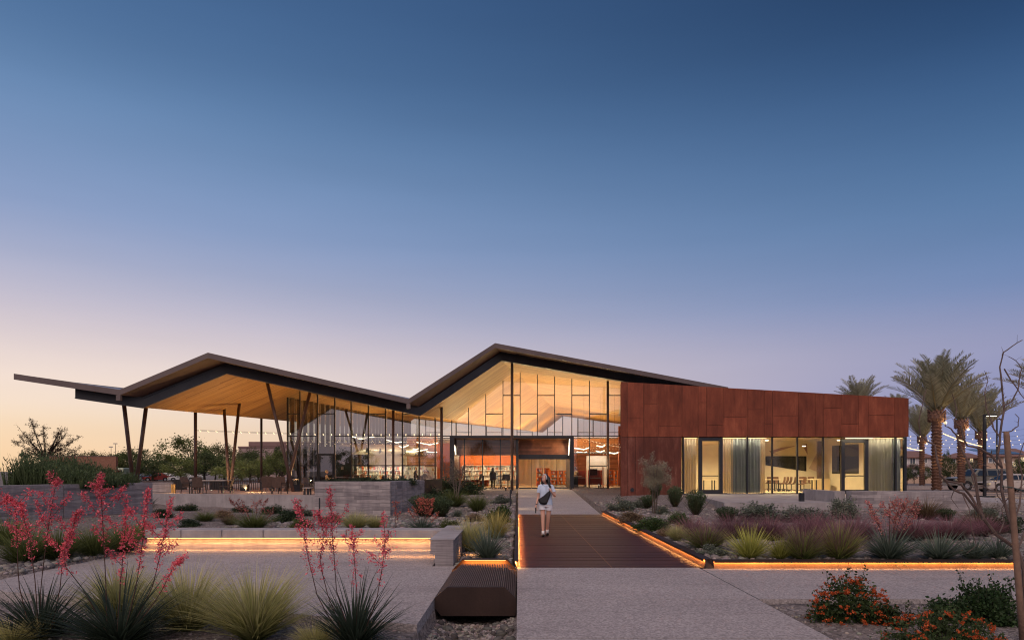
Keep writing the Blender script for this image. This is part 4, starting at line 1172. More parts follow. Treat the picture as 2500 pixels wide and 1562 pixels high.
# terrace furniture
def sling_chair(name, label, group):
    t = thing(name, label, 'outdoor chair', (0, 0, 0), group)
    MB().add([(-.27, -.28, .40), (.27, -.28, .40), (.27, .24, .34), (-.27, .24, .34), (-.27, -.28, .43), (.27, -.28, .43), (.27, .24, .37), (-.27, .24, .37)],
             [(0, 3, 2, 1), (4, 5, 6, 7), (0, 1, 5, 4), (1, 2, 6, 5), (2, 3, 7, 6), (3, 0, 4, 7)]).build('seat', M['sling'], t)
    MB().add([(-.27, .24, .36), (.27, .24, .36), (.25, .44, .92), (-.25, .44, .92), (-.27, .27, .36), (.27, .27, .36), (.25, .47, .92), (-.25, .47, .92)],
             [(0, 3, 2, 1), (4, 5, 6, 7), (0, 1, 5, 4), (1, 2, 6, 5), (2, 3, 7, 6), (3, 0, 4, 7)]).build('backrest', M['sling'], t)
    for s in (-1, 1):
        MB().bar((s * .29, -.3, .6), (s * .29, .30, .6), .04, .03).build('armrest', M['fin'], t)
        MB().bar((s * .29, -.28, .59), (s * .29, -.30, 0), .035).build('leg', M['fin'], t)
        MB().bar((s * .29, .27, .59), (s * .29, .34, 0), .035).build('leg', M['fin'], t)
    return t
tc_ = sling_chair('terrace_chair', 'x', 'bronze sling chairs on the cafe terrace')
used = []
ZT = .52
for px, Y, rz, lbl in ((463, 38.4, 1.2, 'bronze sling chair at the gate end of the terrace table'), (486, 38.0, 3.3, 'bronze sling chair with its back to the terrace wall at the table'), (551, 38.8, -1.4, 'sling chair at the far end of the terrace table, seen side-on'),
                       (652, 37.6, 3.5, 'low sling chair in front, nearest the lit floor patch'), (683, 37.6, 2.9, 'sling chair in front beside the crossing slanted columns'), (667, 42.5, 2.9, 'sling chair behind the front pair at the rear table'), (690, 42.5, 3.2, 'dark sling chair at the rear table partly behind a slanted column'), (648, 43.5, .3, 'yellow-lit sling chair nearest the thin rear column'), (762, 36.6, 1.4, 'sling chair just beside the tall concrete planter')):
    place(tc_, lbl, (X_(px, Y), Y, ZT), rz, used)
table('terrace_table', 'dark-legged outdoor table with pale top near the terrace gate', X_(470, 38.6), X_(556, 38.6), 38.2, 39.3, ZT, 'tabletop', group='outdoor tables on the terrace')
table('terrace_table', 'outdoor table behind the front sling chairs', X_(658, 43.6), X_(722, 43.6), 43.3, 44.1, ZT, 'tabletop', group='outdoor tables on the terrace')
table('side_table', 'tiny low side table on the terrace edge by the planter', X_(742, 36), X_(761, 36), 35.7, 36.3, ZT - .35, 'tabletop')
# planters and bins
for px, py, Y, lbl, m in ((597, 1196, 43.6, 'small black planter cube beside the picket fence', 'black'), (727, 1199, 42.2, 'black planter cube at the foot of the slanted columns', 'black'), (747, 1188, 47.5, 'orange-lit wicker planter against the glass', 'goldfin')):
    x = X_(px, Y); mb = MB().add([(x - .2, Y - .2, ZT), (x + .2, Y - .2, ZT), (x + .2, Y + .2, ZT), (x - .2, Y + .2, ZT), (x - .24, Y - .24, ZT + .42), (x + .24, Y - .24, ZT + .42), (x + .24, Y + .24, ZT + .42), (x - .24, Y + .24, ZT + .42)],
                                [(0, 3, 2, 1), (4, 5, 6, 7), (0, 1, 5, 4), (1, 2, 6, 5), (2, 3, 7, 6), (3, 0, 4, 7)])
    solo('planter_pot', mb, M[m], lbl, 'planter')
# fence of pickets, dark gate panels
fz0, fz1, FY = .52, 1.18, 46.2
fe = thing('picket_fence', 'open fence of thin dark vertical bars along the terrace edge', 'fence', (X_(570, FY), FY, fz0))
for a, b in ((456, 512), (566, 640)):
    MB().box(X_(a, FY), X_(b, FY), FY + .02, FY + .05, fz1 - .1, fz1 - .05).build('rail', M['column'], fe)
    n = int((b - a) / 5.2)
    for k in range(n + 1):
        x = X_(a + (b - a) * k / n, FY); MB().box(x - .022, x + .022, FY - .02, FY + .018, fz0, fz1 + (.03 if k % 2 else 0)).build('picket', M['column'], fe)
for a, b, lbl in ((420, 456, 'solid dark gate panel of narrow bars beside the lit concrete wall'), (512, 566, 'solid dark fence panel in the middle of the picket fence')):
    t = thing('gate_panel', lbl, 'gate', (X_((a + b) / 2, FY), FY, fz0))
    n = 9
    for k in range(n):
        x0 = X_(a + (b - a) * k / n, FY); x1 = X_(a + (b - a) * (k + .86) / n, FY); MB().box(x0, x1, FY - .03, FY + .02, fz0 + .02, fz1 + .02).build('slat', M['fin'], t)
    MB().box(X_(a, FY), X_(b, FY), FY + .022, FY + .06, fz0, fz1).build('panel_back', M['black'], t)
t = thing('garden_gate', 'low slotted rail fence seen above the long concrete wall', 'fence', (X_(385, 60), 60, .3))
for k in range(26):
    x = X_(348 + k * 2.9, 60); MB().box(x, x + .06, 60, 60.04, .3, .86).build('picket', M['column'], t)
MB().box(X_(347, 60), X_(424, 60), 59.95, 60.1, .861, .91).build('rail', M['column'], t)
for px, lbl in ((420.5, 'glowing brass light post beside the gate, next to the lit wall'), (426, 'glowing brass light post closest to the dark gate panel')):
    x = X_(px, 39); solo('light_post', MB().box(x - .045, x + .045, 38.95, 39.05, .52, 1.02), M['brassglow'], lbl, 'bollard light')
lamp('gate_light', 'POINT', (X_(418, 38.6), 38.5, .9), 9, (1, .62, .3), None, None, .05)

# uplights that wash the canopy
for k, (px, Y, e, d, lbl) in enumerate(((600, 43.4, 560, (-.15, .05, 1), 'small bright floor uplight at the foot of the middle slanted columns'), (660, 48, 620, (.1, 0, 1), 'small floor uplight before the thin rear column'),
                                       (742, 43.5, 420, (.12, .12, 1), 'floor uplight under the crossing slanted columns'), (516, 43, 420, (.05, .1, 1), 'floor uplight behind the terrace table'))):
    x = X_(px, Y); t = thing('floor_uplight', lbl, 'uplight', (x, Y, ZT), 'floor uplights on the terrace')
    MB().lathe([(.07, 0), (.07, .05), (.05, .055)], 12, (x, Y, ZT)).build('housing', M['black'], t)
    MB().lathe([(.045, .056), (.04, .062)], 12, (x, Y, ZT)).build('lens', M['led_white'], t)
    lamp('uplight_beam', 'SPOT', (x, Y, ZT + .1), e * 1.4, (1, .58, .24), t, d, .08, None, 150, 1)
x = X_(640, 40)
t = thing('wall_strip_light', 'hidden strip light washing the terrace floor near the front chairs', 'strip light', (X_(626, 40.2), 40.2, ZT))
MB().box(X_(612, 40.5), X_(640, 40.5), 40.5, 40.58, ZT, ZT + .1).build('housing', M['column'], t)
lamp('strip_beam', 'AREA', (X_(626, 40.4), 40.45, ZT + .09), 14, (1, .66, .3), t, (0, -1, -.5), 1.1, .05)
# the same lining light over the entrance overhang
for px, Y, e, lbl in ((1235, 47.1, 420, 'slim uplight at the foot of the tall front column'), (1095, 47.0, 300, 'slim uplight beside the shrubs below the roof valley'), (1462, 49.4, 260, 'slim uplight beside the column nearest the wing')):
    x = X_(px, Y); z = float(H(x, Y)); t = thing('garden_uplight', lbl, 'uplight', (x, Y, z), 'slim uplights in the planting')
    MB().lathe([(.05, -.05), (.05, .22), (.06, .24)], 10, (x, Y, z)).build('housing', M['black'], t)
    MB().lathe([(.045, .241), (.04, .25)], 10, (x, Y, z)).build('lens', M['led_white'], t)
    lamp('uplight_beam', 'SPOT', (x, Y, z + .3), e, (1, .68, .36), t, (0, .12, 1), .08, None, 140, 1)

# bollards and posts
def bollard(px, pyb, pyt, wpx, label, head=False, Y=None):
    x, y, z = gnd(px, pyb)
    if Y: y = Y; x = X_(px, y); z = Z_(pyb, y)
    h = (pyb - pyt) * y / F; w_ = wpx * y / F / 2
    t = thing('bollard_light', label, 'bollard', (x, y, z))
    MB().cbox(x - w_, x + w_, y - w_, y + w_, z - .05, z + h, w_ * .2).build('post', M['black'], t)
    if head: MB().cbox(x - w_ * .6, x + w_ * 2.6, y - w_ * 1.6, y + w_ * 1.6, z + h - .16, z + h + .02, .01).build('head', M['black'], t)
    return t, (x, y, z, h)
bollard(1957, 1224, 1202, 11, 'square black bollard standing on the concrete platform', False, 28.4)
bollard(780, 1262, 1215, 3, 'thin black post in front of the tall concrete planter')
t, (x, y, z, h) = bollard(1246, 1238, 1196, 3.2, 'black bollard light with small head lighting the entrance path', True)
lamp('bollard_beam', 'SPOT', (x + .12, y, z + h - .18), 22, (1, .66, .34), t, (.9, .15, -.75), .03, None, 120, .7)
lamp('bollard_beam', 'SPOT', (X_(1252, 40) + .1, 40, 1.25), 30, (1, .66, .34), lb, (.9, .2, -.8), .03, None, 120, .7)

# string lights
def strings(label, pts, n, sag, r, e, mat='bulb', cat='string lights', group=None, rw=.008):
    A, B = Vector(pts[0]), Vector(pts[1]); t = thing('string_lights', label, cat, tuple(A), group)
    q = [lerp(A, B, k / 16) - Vector((0, 0, sag * 4 * (k / 16) * (1 - k / 16))) for k in range(17)]
    MB().tube(q, rw, 4, False).build('wire', M['black'], t)
    me = None
    for k in range(n):
        u = (k + .5) / n; c = lerp(A, B, u) - Vector((0, 0, sag * 4 * u * (1 - u) + r * 1.2))
        if me is None:
            b = MB().ball((A.x, A.y, A.z), r, n=8, m=5).build('bulb', M[mat], t); me = b
        else: b = me.copy(); C.objects.link(b); b.parent = t
        b.location = c - A
    return t
for k, (p0, p1, n, lbl) in enumerate((((477, 1049, 46.4), (1082, 1058, 46.2), 30, 'upper string of warm bulbs over the terrace from column to column'), ((480, 1051, 46.4), (1082, 1060.5, 45.9), 30, 'lower string of warm bulbs over the terrace crossing the glass'),
                                     ((690, 1076, 49.6), (1080, 1076, 49.9), 19, 'upper dim bulb string standing in for the mirrored terrace lights'), ((690, 1082, 49.6), (1080, 1081, 49.9), 20, 'lower dim bulb string standing in for the mirrored terrace lights'))):  # dim pair stands in for the terrace strings mirrored in the glass
    strings(lbl, (W(*p0), W(*p1)), n, .12 if k < 2 else .05, .028 if k < 2 else .016, 0, group='string lights over the cafe terrace')
strings('row of small bulbs hanging inside before the timber partition', (W(984, 1104, 62), W(1066, 1108, 62)), 13, .05, .025, 0)
strings('sloping bulb row standing in for reflected string lights above the white arch', (W(1432, 1071, 53), W(1516, 1090, 53)), 26, .08, .02, 0)  # bulbs added indoors in place of string lights reflected by the glass
for k, (a, b) in enumerate((((1404, 1072), (1516, 1083)), ((1404, 1086), (1516, 1094)), ((1432, 1094), (1516, 1102)), ((1406, 1100), (1516, 1107)))):  # level rows likewise stand in for reflected bulbs
    strings(('first', 'second', 'third', 'lowest')[k] + ' level string of tiny bulbs standing in for reflections by the wing', (W(a[0], a[1], 55 + k), W(b[0], b[1], 55.5 + k)), 14, .1, .016, 0, group='tiny bulb strings standing in for reflections by the wing')
# ------------------------------------------------------------------ plants
def blades(rng, n, R0, L, tilt, droop, wd, segs, base, tip, var=.2, lean=0.0):
    """tapered curved ribbons; base, tip = colours along the blade"""
    ph = rng.uniform(0, 2 * np.pi, n); u = np.sqrt(rng.uniform(0, 1, n))
    Ls = L * rng.uniform(.55, 1.05, n)
    th0 = tilt * u * rng.uniform(.6, 1.1, n)
    dr = droop * rng.uniform(.3, 1.3, n)
    rb = R0 * u * rng.uniform(.5, 1, n)
    pb = ph + rng.normal(0, .5, n)
    P0 = np.stack([rb * np.cos(pb), rb * np.sin(pb), np.zeros(n)], -1)
    tw = ph + np.pi / 2 + rng.normal(0, .6, n)
    side = np.stack([np.cos(tw), np.sin(tw), np.zeros(n)], -1)
    out = []; cols = []
    p = P0.copy(); k = rng.uniform(1 - var, 1 + var, (n, 1))
    for s in range(segs + 1):
        t = s / segs
        w_ = wd * (1 - t ** 1.6) * .5 + wd * .04
        out.append(p - side * w_); out.append(p + side * w_)
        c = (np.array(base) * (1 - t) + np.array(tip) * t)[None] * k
        cols += [c, c]
        th = th0 + dr * (t + .5 / segs)
        st = (Ls / segs)[:, None]
        p = p + st * np.stack([np.sin(th) * np.cos(ph), np.sin(th) * np.sin(ph), np.cos(th)], -1)
    V = np.stack(out, 1)                      # n, 2(segs+1), 3
    Cc = np.stack(cols, 1)
    m = 2 * (segs + 1)
    b = (np.arange(n) * m)[:, None, None]
    q = np.array([[2 * s, 2 * s + 1, 2 * s + 3, 2 * s + 2] for s in range(segs)])[None]
    return V.reshape(-1, 3), (b + q).reshape(-1, 4), Cc.reshape(-1, 3)

def merge(parts):
    V = []; Fq = []; Cc = []; b = 0
    for v, f, c in parts:
        V.append(v); Fq.append(f + b); Cc.append(c); b += len(v)
    return np.concatenate(V), np.concatenate(Fq), np.concatenate(Cc)

def leaves(rng, cent, size, col, var=.3, aspect=.55, up=.3):
    """one small pointed quad per centre"""
    n = len(cent)
    d = rng.normal(0, 1, (n, 3)); d[:, 2] += up; d /= np.linalg.norm(d, axis=1, keepdims=True)
    a = np.cross(d, rng.normal(0, 1, (n, 3))); a /= np.linalg.norm(a, axis=1, keepdims=True) + 1e-9
    s = size * rng.uniform(.6, 1.3, (n, 1))
    V = np.stack([cent, cent + d * s * .5 + a * s * aspect * .5, cent + d * s, cent + d * s * .5 - a * s * aspect * .5], 1)
    c = np.array(col)[None] * rng.uniform(1 - var, 1 + var, (n, 1)) * rng.uniform(.92, 1.08, (n, 3))
    return V.reshape(-1, 3), np.arange(n * 4).reshape(n, 4), np.repeat(c, 4, 0)

def np_tube(pts, rads, n=5, col=(.1, .08, .06)):
    mb = MB().tube(pts, rads, n, False)
    return np.array(mb.v), np.array(mb.f), np.tile(np.array(col), (len(mb.v), 1))

GREEN, YEL, BLUEG = (.055, .085, .030), (.26, .24, .075), (.075, .11, .095)
def grass_mesh(kind, seed):
    g = np.random.default_rng(seed)
    if kind == 'deer':      # pale straw-green fountain
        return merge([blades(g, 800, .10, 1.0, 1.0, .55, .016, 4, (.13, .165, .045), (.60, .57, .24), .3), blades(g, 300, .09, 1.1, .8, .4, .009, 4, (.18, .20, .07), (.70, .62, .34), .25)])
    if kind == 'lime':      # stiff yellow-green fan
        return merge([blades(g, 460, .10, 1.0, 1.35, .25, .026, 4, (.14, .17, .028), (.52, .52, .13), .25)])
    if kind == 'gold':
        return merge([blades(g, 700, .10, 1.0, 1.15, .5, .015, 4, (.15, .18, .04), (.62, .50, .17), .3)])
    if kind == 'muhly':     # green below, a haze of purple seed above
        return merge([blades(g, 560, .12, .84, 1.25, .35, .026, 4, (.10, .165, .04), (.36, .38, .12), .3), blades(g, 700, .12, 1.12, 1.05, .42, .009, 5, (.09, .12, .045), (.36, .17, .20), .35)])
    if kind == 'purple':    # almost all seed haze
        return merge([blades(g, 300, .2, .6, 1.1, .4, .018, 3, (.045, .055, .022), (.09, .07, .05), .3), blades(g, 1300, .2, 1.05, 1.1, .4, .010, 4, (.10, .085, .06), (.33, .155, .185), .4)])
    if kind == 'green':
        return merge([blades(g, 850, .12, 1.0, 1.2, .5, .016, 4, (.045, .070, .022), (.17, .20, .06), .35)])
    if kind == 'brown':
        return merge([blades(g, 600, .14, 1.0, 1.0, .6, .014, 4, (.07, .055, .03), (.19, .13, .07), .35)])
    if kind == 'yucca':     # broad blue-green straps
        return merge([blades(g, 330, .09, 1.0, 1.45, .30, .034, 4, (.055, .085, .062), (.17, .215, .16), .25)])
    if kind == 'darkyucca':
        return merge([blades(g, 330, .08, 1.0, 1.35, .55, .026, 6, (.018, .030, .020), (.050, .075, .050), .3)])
    if kind == 'bush':      # rosemary-like upright sprigs
        parts = [blades(g, 120, .10, 1.0, .75, .25, .02, 3, (.06, .05, .03), (.06, .08, .03), .2)]
        t = g.uniform(.2, 1, 2200); ph = g.uniform(0, 6.28, 2200); r_ = .42 * np.sqrt(g.uniform(0, 1, 2200)) * (.35 + .65 * t)
        parts.append(leaves(g, np.stack([r_ * np.cos(ph), r_ * np.sin(ph), t * .96 * (1 - .3 * (r_ / .42) ** 2)], -1), .10, (.075, .11, .052), .45, .25, 1.2))
        return merge(parts)
    if kind in ('round', 'silver', 'olive', 'dry', 'darkbush'):
        col = {'round': (.07, .11, .032), 'silver': (.16, .185, .14), 'olive': (.11, .13, .04), 'dry': (.24, .17, .105), 'darkbush': (.048, .074, .036)}[kind]
        n = 3600; cl = g.normal(0, 1, (34, 3)); cl /= np.linalg.norm(cl, axis=1, keepdims=True); cl *= g.uniform(.5, .95, (34, 1)); cl[:, 2] = np.abs(cl[:, 2])
        c = cl[g.integers(0, 34, n)] * np.array([.45, .45, .82]) + g.normal(0, .085, (n, 3)); c[:, 2] = np.clip(c[:, 2], .02, 1)
        st = [np_tube([(0, 0, 0), tuple(v * np.array([.3, .3, .5])), tuple(v * np.array([.45, .45, .8]))], [.012, .008, .003], 4) for v in cl[:16]]
        return merge(st + [leaves(g, c, .075, col, .5, .5, .6)])
PM = {}
def plant_mesh(kind, seed):
    if (kind, seed) not in PM:
        v, f, c = grass_mesh(kind, seed)
        me = fast_mesh(kind + '_plant', v, f, c); me.materials.append(M['leaf']); PM[(kind, seed)] = me
    return PM[(kind, seed)]
NAMES = {'deer': ('grass_clump', 'grass clump'), 'lime': ('grass_clump', 'grass clump'), 'gold': ('grass_clump', 'grass clump'), 'muhly': ('grass_clump', 'grass clump'), 'purple': ('grass_clump', 'grass clump'),
         'green': ('grass_clump', 'grass clump'), 'brown': ('grass_clump', 'grass clump'), 'yucca': ('yucca_plant', 'yucca'), 'darkyucca': ('yucca_plant', 'yucca'),
         'bush': ('upright_shrub', 'shrub'), 'round': ('round_shrub', 'shrub'), 'silver': ('silver_shrub', 'shrub'), 'olive': ('olive_shrub', 'shrub'), 'dry': ('dry_shrub', 'shrub'), 'darkbush': ('dark_shrub', 'shrub')}
WIDTH = {'deer': 1.25, 'lime': 1.75, 'gold': 1.5, 'muhly': 1.65, 'purple': 1.7, 'green': 1.5, 'brown': 1.4, 'yucca': 1.85, 'darkyucca': 1.7, 'bush': .85}
rp = random.Random(21)
def plant(kind, px, pyb, wpx, hpx, label, Y=None, z=None, group=None, seed=None):
    if Y is None: x, y, gz_ = gnd(px, pyb)
    else: y = Y; x = X_(px, y); gz_ = float(H(x, y)) if z is None else z
    k = y / F; w_ = wpx * k; h = hpx * k
    if kind in WIDTH and kind != 'bush': w_ *= {'yucca': 1.5, 'muhly': 1.38, 'purple': 1.4}.get(kind, 1.25); h *= 1.16
    elif kind != 'bush': w_ *= 1.12; h *= 1.1
    me = plant_mesh(kind, (seed if seed is not None else rp.randint(0, 1)) + len(kind))
    nm, cat = NAMES[kind]
    o = bpy.data.objects.new(nm, me); C.objects.link(o)
    o.location = (x, y, gz_ - .02); o.rotation_euler = (0, 0, rp.uniform(0, 6.28))
    s = w_ / WIDTH.get(kind, .95)
    o.scale = (s, s, h / (.88 if kind not in ('bush', 'round', 'silver', 'olive', 'dry', 'darkbush') else .93))
    tag(o, label, cat, group)
    return o
# bed on the building side of the cross path, front row from the boardwalk outwards
for a in (
    ('deer', 1652, 1318, 44, 36, 'small pale grass tuft beside the boardwalk edging rocks'),
    ('muhly', 1725, 1340, 122, 62, 'green and purple grass fountain behind the lavender mound'),
    ('lime', 1830, 1362, 120, 72, 'bright yellow-green spiky grass, brightest along the lit edging'),
    ('lime', 1905, 1363, 78, 50, 'small yellow-green grass tucked between the bright one and a purple one'),
    ('muhly', 1959, 1363, 118, 82, 'green grass with dull purple plumes right of the small yellow one'),
    ('muhly', 2050, 1363, 124, 92, 'tall dark purple-plumed grass next to the flowering yucca'),
    ('yucca', 2170, 1364, 138, 74, 'blue-green yucca with faded red flower stalks above the lit edging'),
    ('yucca', 2293, 1364, 132, 68, 'blue-green yucca without flowers beside the red-flowered one'),
    ('yucca', 2377, 1364, 84, 54, 'smaller blue-green yucca left of the stake'),
    ('yucca', 2436, 1363, 92, 56, 'blue-green yucca at the foot of the leaning stake'),
    ('silver', 1732, 1354, 72, 28, 'low grey lavender mound at the corner of the lit edgings'),
    ('purple', 1690, 1312, 96, 48, 'hazy purple grass behind the green and purple fountain'),
    ('purple', 1790, 1316, 110, 56, 'hazy purple grass above the bright yellow-green one'),
    ('purple', 1880, 1318, 112, 56, 'hazy purple grass behind the small yellow-green one'),
    ('purple', 1985, 1316, 120, 60, 'hazy purple grass below the black bollard'),
    ('purple', 2090, 1318, 112, 56, 'hazy purple grass left of the red flower spray'),
    ('purple', 2230, 1318, 130, 54, 'hazy purple grass right of the red flower spray'),
    ('purple', 2320, 1314, 118, 50, 'hazy purple grass behind the flowerless yucca'),
    ('purple', 2400, 1308, 100, 44, 'hazy purple grass behind the bare branches'),
    ('bush', 1648, 1237, 42, 50, 'upright dark shrub against the rusted wall beside the beige curtain'),
    ('bush', 1699, 1257, 54, 60, 'large upright shrub in front of the first glass door'),
    ('silver', 1618, 1254, 28, 22, 'tiny grey-green tuft between the small tree and the upright shrub'),
    ('silver', 1512, 1246, 64, 34, 'wide grey-green bush near the end of the entrance path'),
    ('silver', 1560, 1240, 40, 26, 'grey-green bush at the foot of the small tree'),
    ('bush', 1582, 1240, 38, 32, 'small upright shrub behind the small tree trunk'),
    ('bush', 1600, 1216, 36, 40, 'shrub hidden behind the small tree against rusted steel'),
    ('round', 1657, 1282, 50, 36, 'leafy green shrub above the green mound by the edging'),
    ('round', 1592, 1294, 78, 36, 'wide green mound spreading along the boardwalk edging'),
    ('dry', 1541, 1274, 62, 30, 'pinkish dry shrub nearest the far end of the boardwalk'),
    ('dry', 1622, 1308, 34, 26, 'dry pink shrub low on the boardwalk edging rocks'),
    ('bush', 1775, 1274, 62, 38, 'dark green shrub at the near corner of the concrete platform'),
    ('silver', 1853, 1272, 90, 50, 'airy grey bush before the platform face, left of the bollard'),
    ('silver', 1950, 1276, 84, 44, 'airy grey bush before the platform face below the bollard'),
    ('silver', 2000, 1278, 60, 36, 'darker grey bush crowding the one below the bollard'),
    ('silver', 2063, 1266, 62, 56, 'tall grey bush at the joint of platform and board-marked wall'),
    ('brown', 2262, 1268, 96, 52, 'brown grass mound in front of the board-marked wall'),
    ('bush', 2310, 1270, 46, 30, 'dark shrub beside the brown grass mound'),
    ('brown', 2385, 1300, 96, 52, 'brown grass mound behind the bare branches'),
    ('darkbush', 2445, 1300, 90, 48, 'dark scrub at the end of the bed behind the stake'),
    ('silver', 2400, 1262, 60, 26, 'thin grey scrub beyond the wall end'),
    ('dry', 2330, 1222, 40, 14, 'low dry tuft behind the wall end'),
    # between planter and boardwalk
    ('darkbush', 1118, 1206, 112, 44, 'wide dark shrub under the bare sapling by the lobby window'),
    ('darkbush', 1062, 1232, 76, 44, 'dark shrub against the dark steel wall'),
    ('bush', 1040, 1262, 88, 56, 'dark feathery shrub behind the pink flower spray'),
    ('bush', 1078, 1262, 60, 50, 'dark feathery shrub beside the pink flower spray'),
    ('green', 1110, 1236, 74, 42, 'soft green grass below the bare sapling'),
    ('green', 1165, 1248, 60, 46, 'rounded green grass nearest the front column'),
    ('round', 1222, 1276, 64, 48, 'leafy dark green shrub beside the bollard light'),
    ('dry', 1157, 1272, 46, 24, 'brownish low shrub in the middle of the planted slope'),
    ('silver', 1225, 1228, 46, 22, 'grey low shrub next to the thin bollard light'),
    ('yucca', 1117, 1260, 32, 20, 'little blue-grey tuft on the gravel below the soft grass'),
    ('gold', 1211, 1314, 86, 66, 'golden grass glowing beside the gravel strip'),
    ('deer', 1150, 1346, 70, 76, 'tall pale grass directly behind the seat wall end'),
    ('yucca', 1190, 1364, 96, 78, 'blue-green yucca in front of the golden grass by the steel box'),
    ('yucca', 1030, 1296, 84, 34, 'grey-blue yucca carrying pink flower sprays behind the seat wall'),
    ('olive', 1097, 1294, 54, 30, 'yellow-green shrub behind the end of the seat wall'),
    # behind the seat wall
    ('green', 618, 1292, 100, 44, 'grassy yucca with pink sprays behind the middle of the seat wall'),
    ('dry', 545, 1262, 46, 20, 'dry brown shrub on the gravel slope left of the faint pink spray'),
    ('darkbush', 590, 1250, 44, 18, 'dark low shrub close under the terrace wall above the faint pink spray'),
    ('green', 500, 1272, 60, 26, 'thin green grass on the gravel slope above the seat wall'),
    ('darkbush', 668, 1254, 56, 24, 'dark low shrub close under the terrace wall right of the pink spray'),
    ('silver', 735, 1258, 44, 22, 'grey shrub close to the thin black post'),
    ('dry', 812, 1274, 52, 22, 'dry shrub at the foot of the tall planter front'),
    ('brown', 560, 1280, 52, 26, 'brown grass peeping over the seat wall near the pink spray'),
    ('darkbush', 700, 1274, 64, 30, 'dark shrub to the right of the pink sprays behind the seat wall'),
    ('olive', 735, 1290, 46, 30, 'olive shrub behind the seat wall below the tall planter'),
    ('deer', 868, 1292, 66, 40, 'pale wispy grass in front of the tall concrete planter'),
    ('deer', 915, 1290, 44, 30, 'faint pale grass tuft at the planter corner'),
    ('darkbush', 455, 1246, 52, 18, 'dark flat shrub below the terrace wall, near the table'),
    ('darkbush', 462, 1284, 50, 20, 'dark shrub peeping over the seat wall near its far end'),
    ('darkyucca', 352, 1250, 66, 44, 'dark spiky plant against the long concrete wall'),
    ('darkbush', 395, 1262, 46, 22, 'dark shrub beside the spiky plant at the wall corner'),
    # left mounds
    ('green', 60, 1376, 130, 92, 'big green grass mound at the picture edge behind red flowers'),
    ('green', 140, 1368, 120, 84, 'green grass mound in front of the hedge wall joint'),
    ('green', 232, 1358, 104, 82, 'green grass mound above the white pebble strip'),
    ('green', 300, 1346, 96, 66, 'olive grass mound nearest the seat wall end'),
    ('olive', 190, 1352, 60, 46, 'yellowish shrub squeezed between two grass mounds'),
    ('green', 20, 1330, 110, 70, 'grass mound farthest out along the hedge wall'),
    ('green', 330, 1318, 80, 44, 'grass mound behind the far seat wall end'),
    ):
    plant(*a)
# shrubs on top of the tall planter
for k, (px, lbl) in enumerate(((820, 'dark shrub on the planter top, first from the terrace'), (858, 'dark shrub on the planter top below the reading people'), (890, 'dark shrub in the middle of the planter top'), (925, 'dark shrub on the planter top left of the column'), (955, 'dark shrub on the planter top at its corner'), (990, 'dark shrub trailing over the planter side wall'))):
    plant('darkbush', px, 0, 52, 20, lbl, Y=27.6 + (k % 3) * .5, z=1.2, group=None)
# foreground grasses and dry tufts
for a in (('deer', 292, 1545, 168, 124, 'pale grass fountain behind the middle red yucca', 8.4, -.08), ('deer', 458, 1562, 190, 138, 'pale grass fountain between the red yucca and the next grass', 8.0, -.1),
          ('deer', 622, 1570, 226, 150, 'largest pale grass fountain at the bottom edge', 7.6, -.1), ('deer', 30, 1570, 120, 60, 'pale grass low in the bottom corner', 7.4, -.12),
          ('brown', 1108, 1540, 26, 38, 'dry tuft below the steel box in the swale', 8.6, -.5), ('brown', 1100, 1580, 52, 74, 'larger dry tuft in the swale at the bottom edge', 7.4, -.62),
          ('deer', 770, 1580, 90, 60, 'short pale grass beside the foreground yucca in front', 7.2, -.1)):
    plant(a[0], a[1], a[2], a[3], a[4], a[5], Y=a[6], z=a[7])

# tall hedge behind the wall: many upright stems
def hedge(name, label, x0, x1, y0, y1, z, h, n, seed):
    g = np.random.default_rng(seed); parts = []
    x = g.uniform(0, x1 - x0, n); y = g.uniform(0, y1 - y0, n)
    hh = h * g.uniform(.6, 1.1, n) * (1.05 - .72 * x / (x1 - x0))
    for k in range(n):
        v, f, c = blades(g, 12, .1, float(hh[k]), .32, .18, .05, 3, (.050, .074, .034), (.14, .19, .085), .35)
        m = int(40); t = g.uniform(.1, 1.0, m); ph = g.uniform(0, 6.28, m); rr = .16 * np.sqrt(g.uniform(0, 1, m))
        l = leaves(g, np.stack([rr * np.cos(ph), rr * np.sin(ph), t * hh[k]], -1), .14, (.085, .125, .055), .4, .22, 1.6)
        for vv, ff, cc in ((v, f, c), l): parts.append((vv + np.array([x[k], y[k], 0]), ff, cc))
    v, f, c = merge(parts)
    o = link(name, fast_mesh(name, v, f, c), M['leaf'], None, (x0, y0, z)); return tag(o, label, 'hedge')
hedge('hedge', 'tall dark green feathery hedge above the board-marked planter wall', X_(-40, 25), X_(262, 27), 25.9, 29.5, 1.1, 1.35, 420, 3)
MB().prism([(-20.8, 23.2), (-17.1, 25.7), (-16.35, 29.9), (-22, 30), (-27, 29)], .0, 1.15).build('planter_soil', M['gravel'], None, kind='structure')

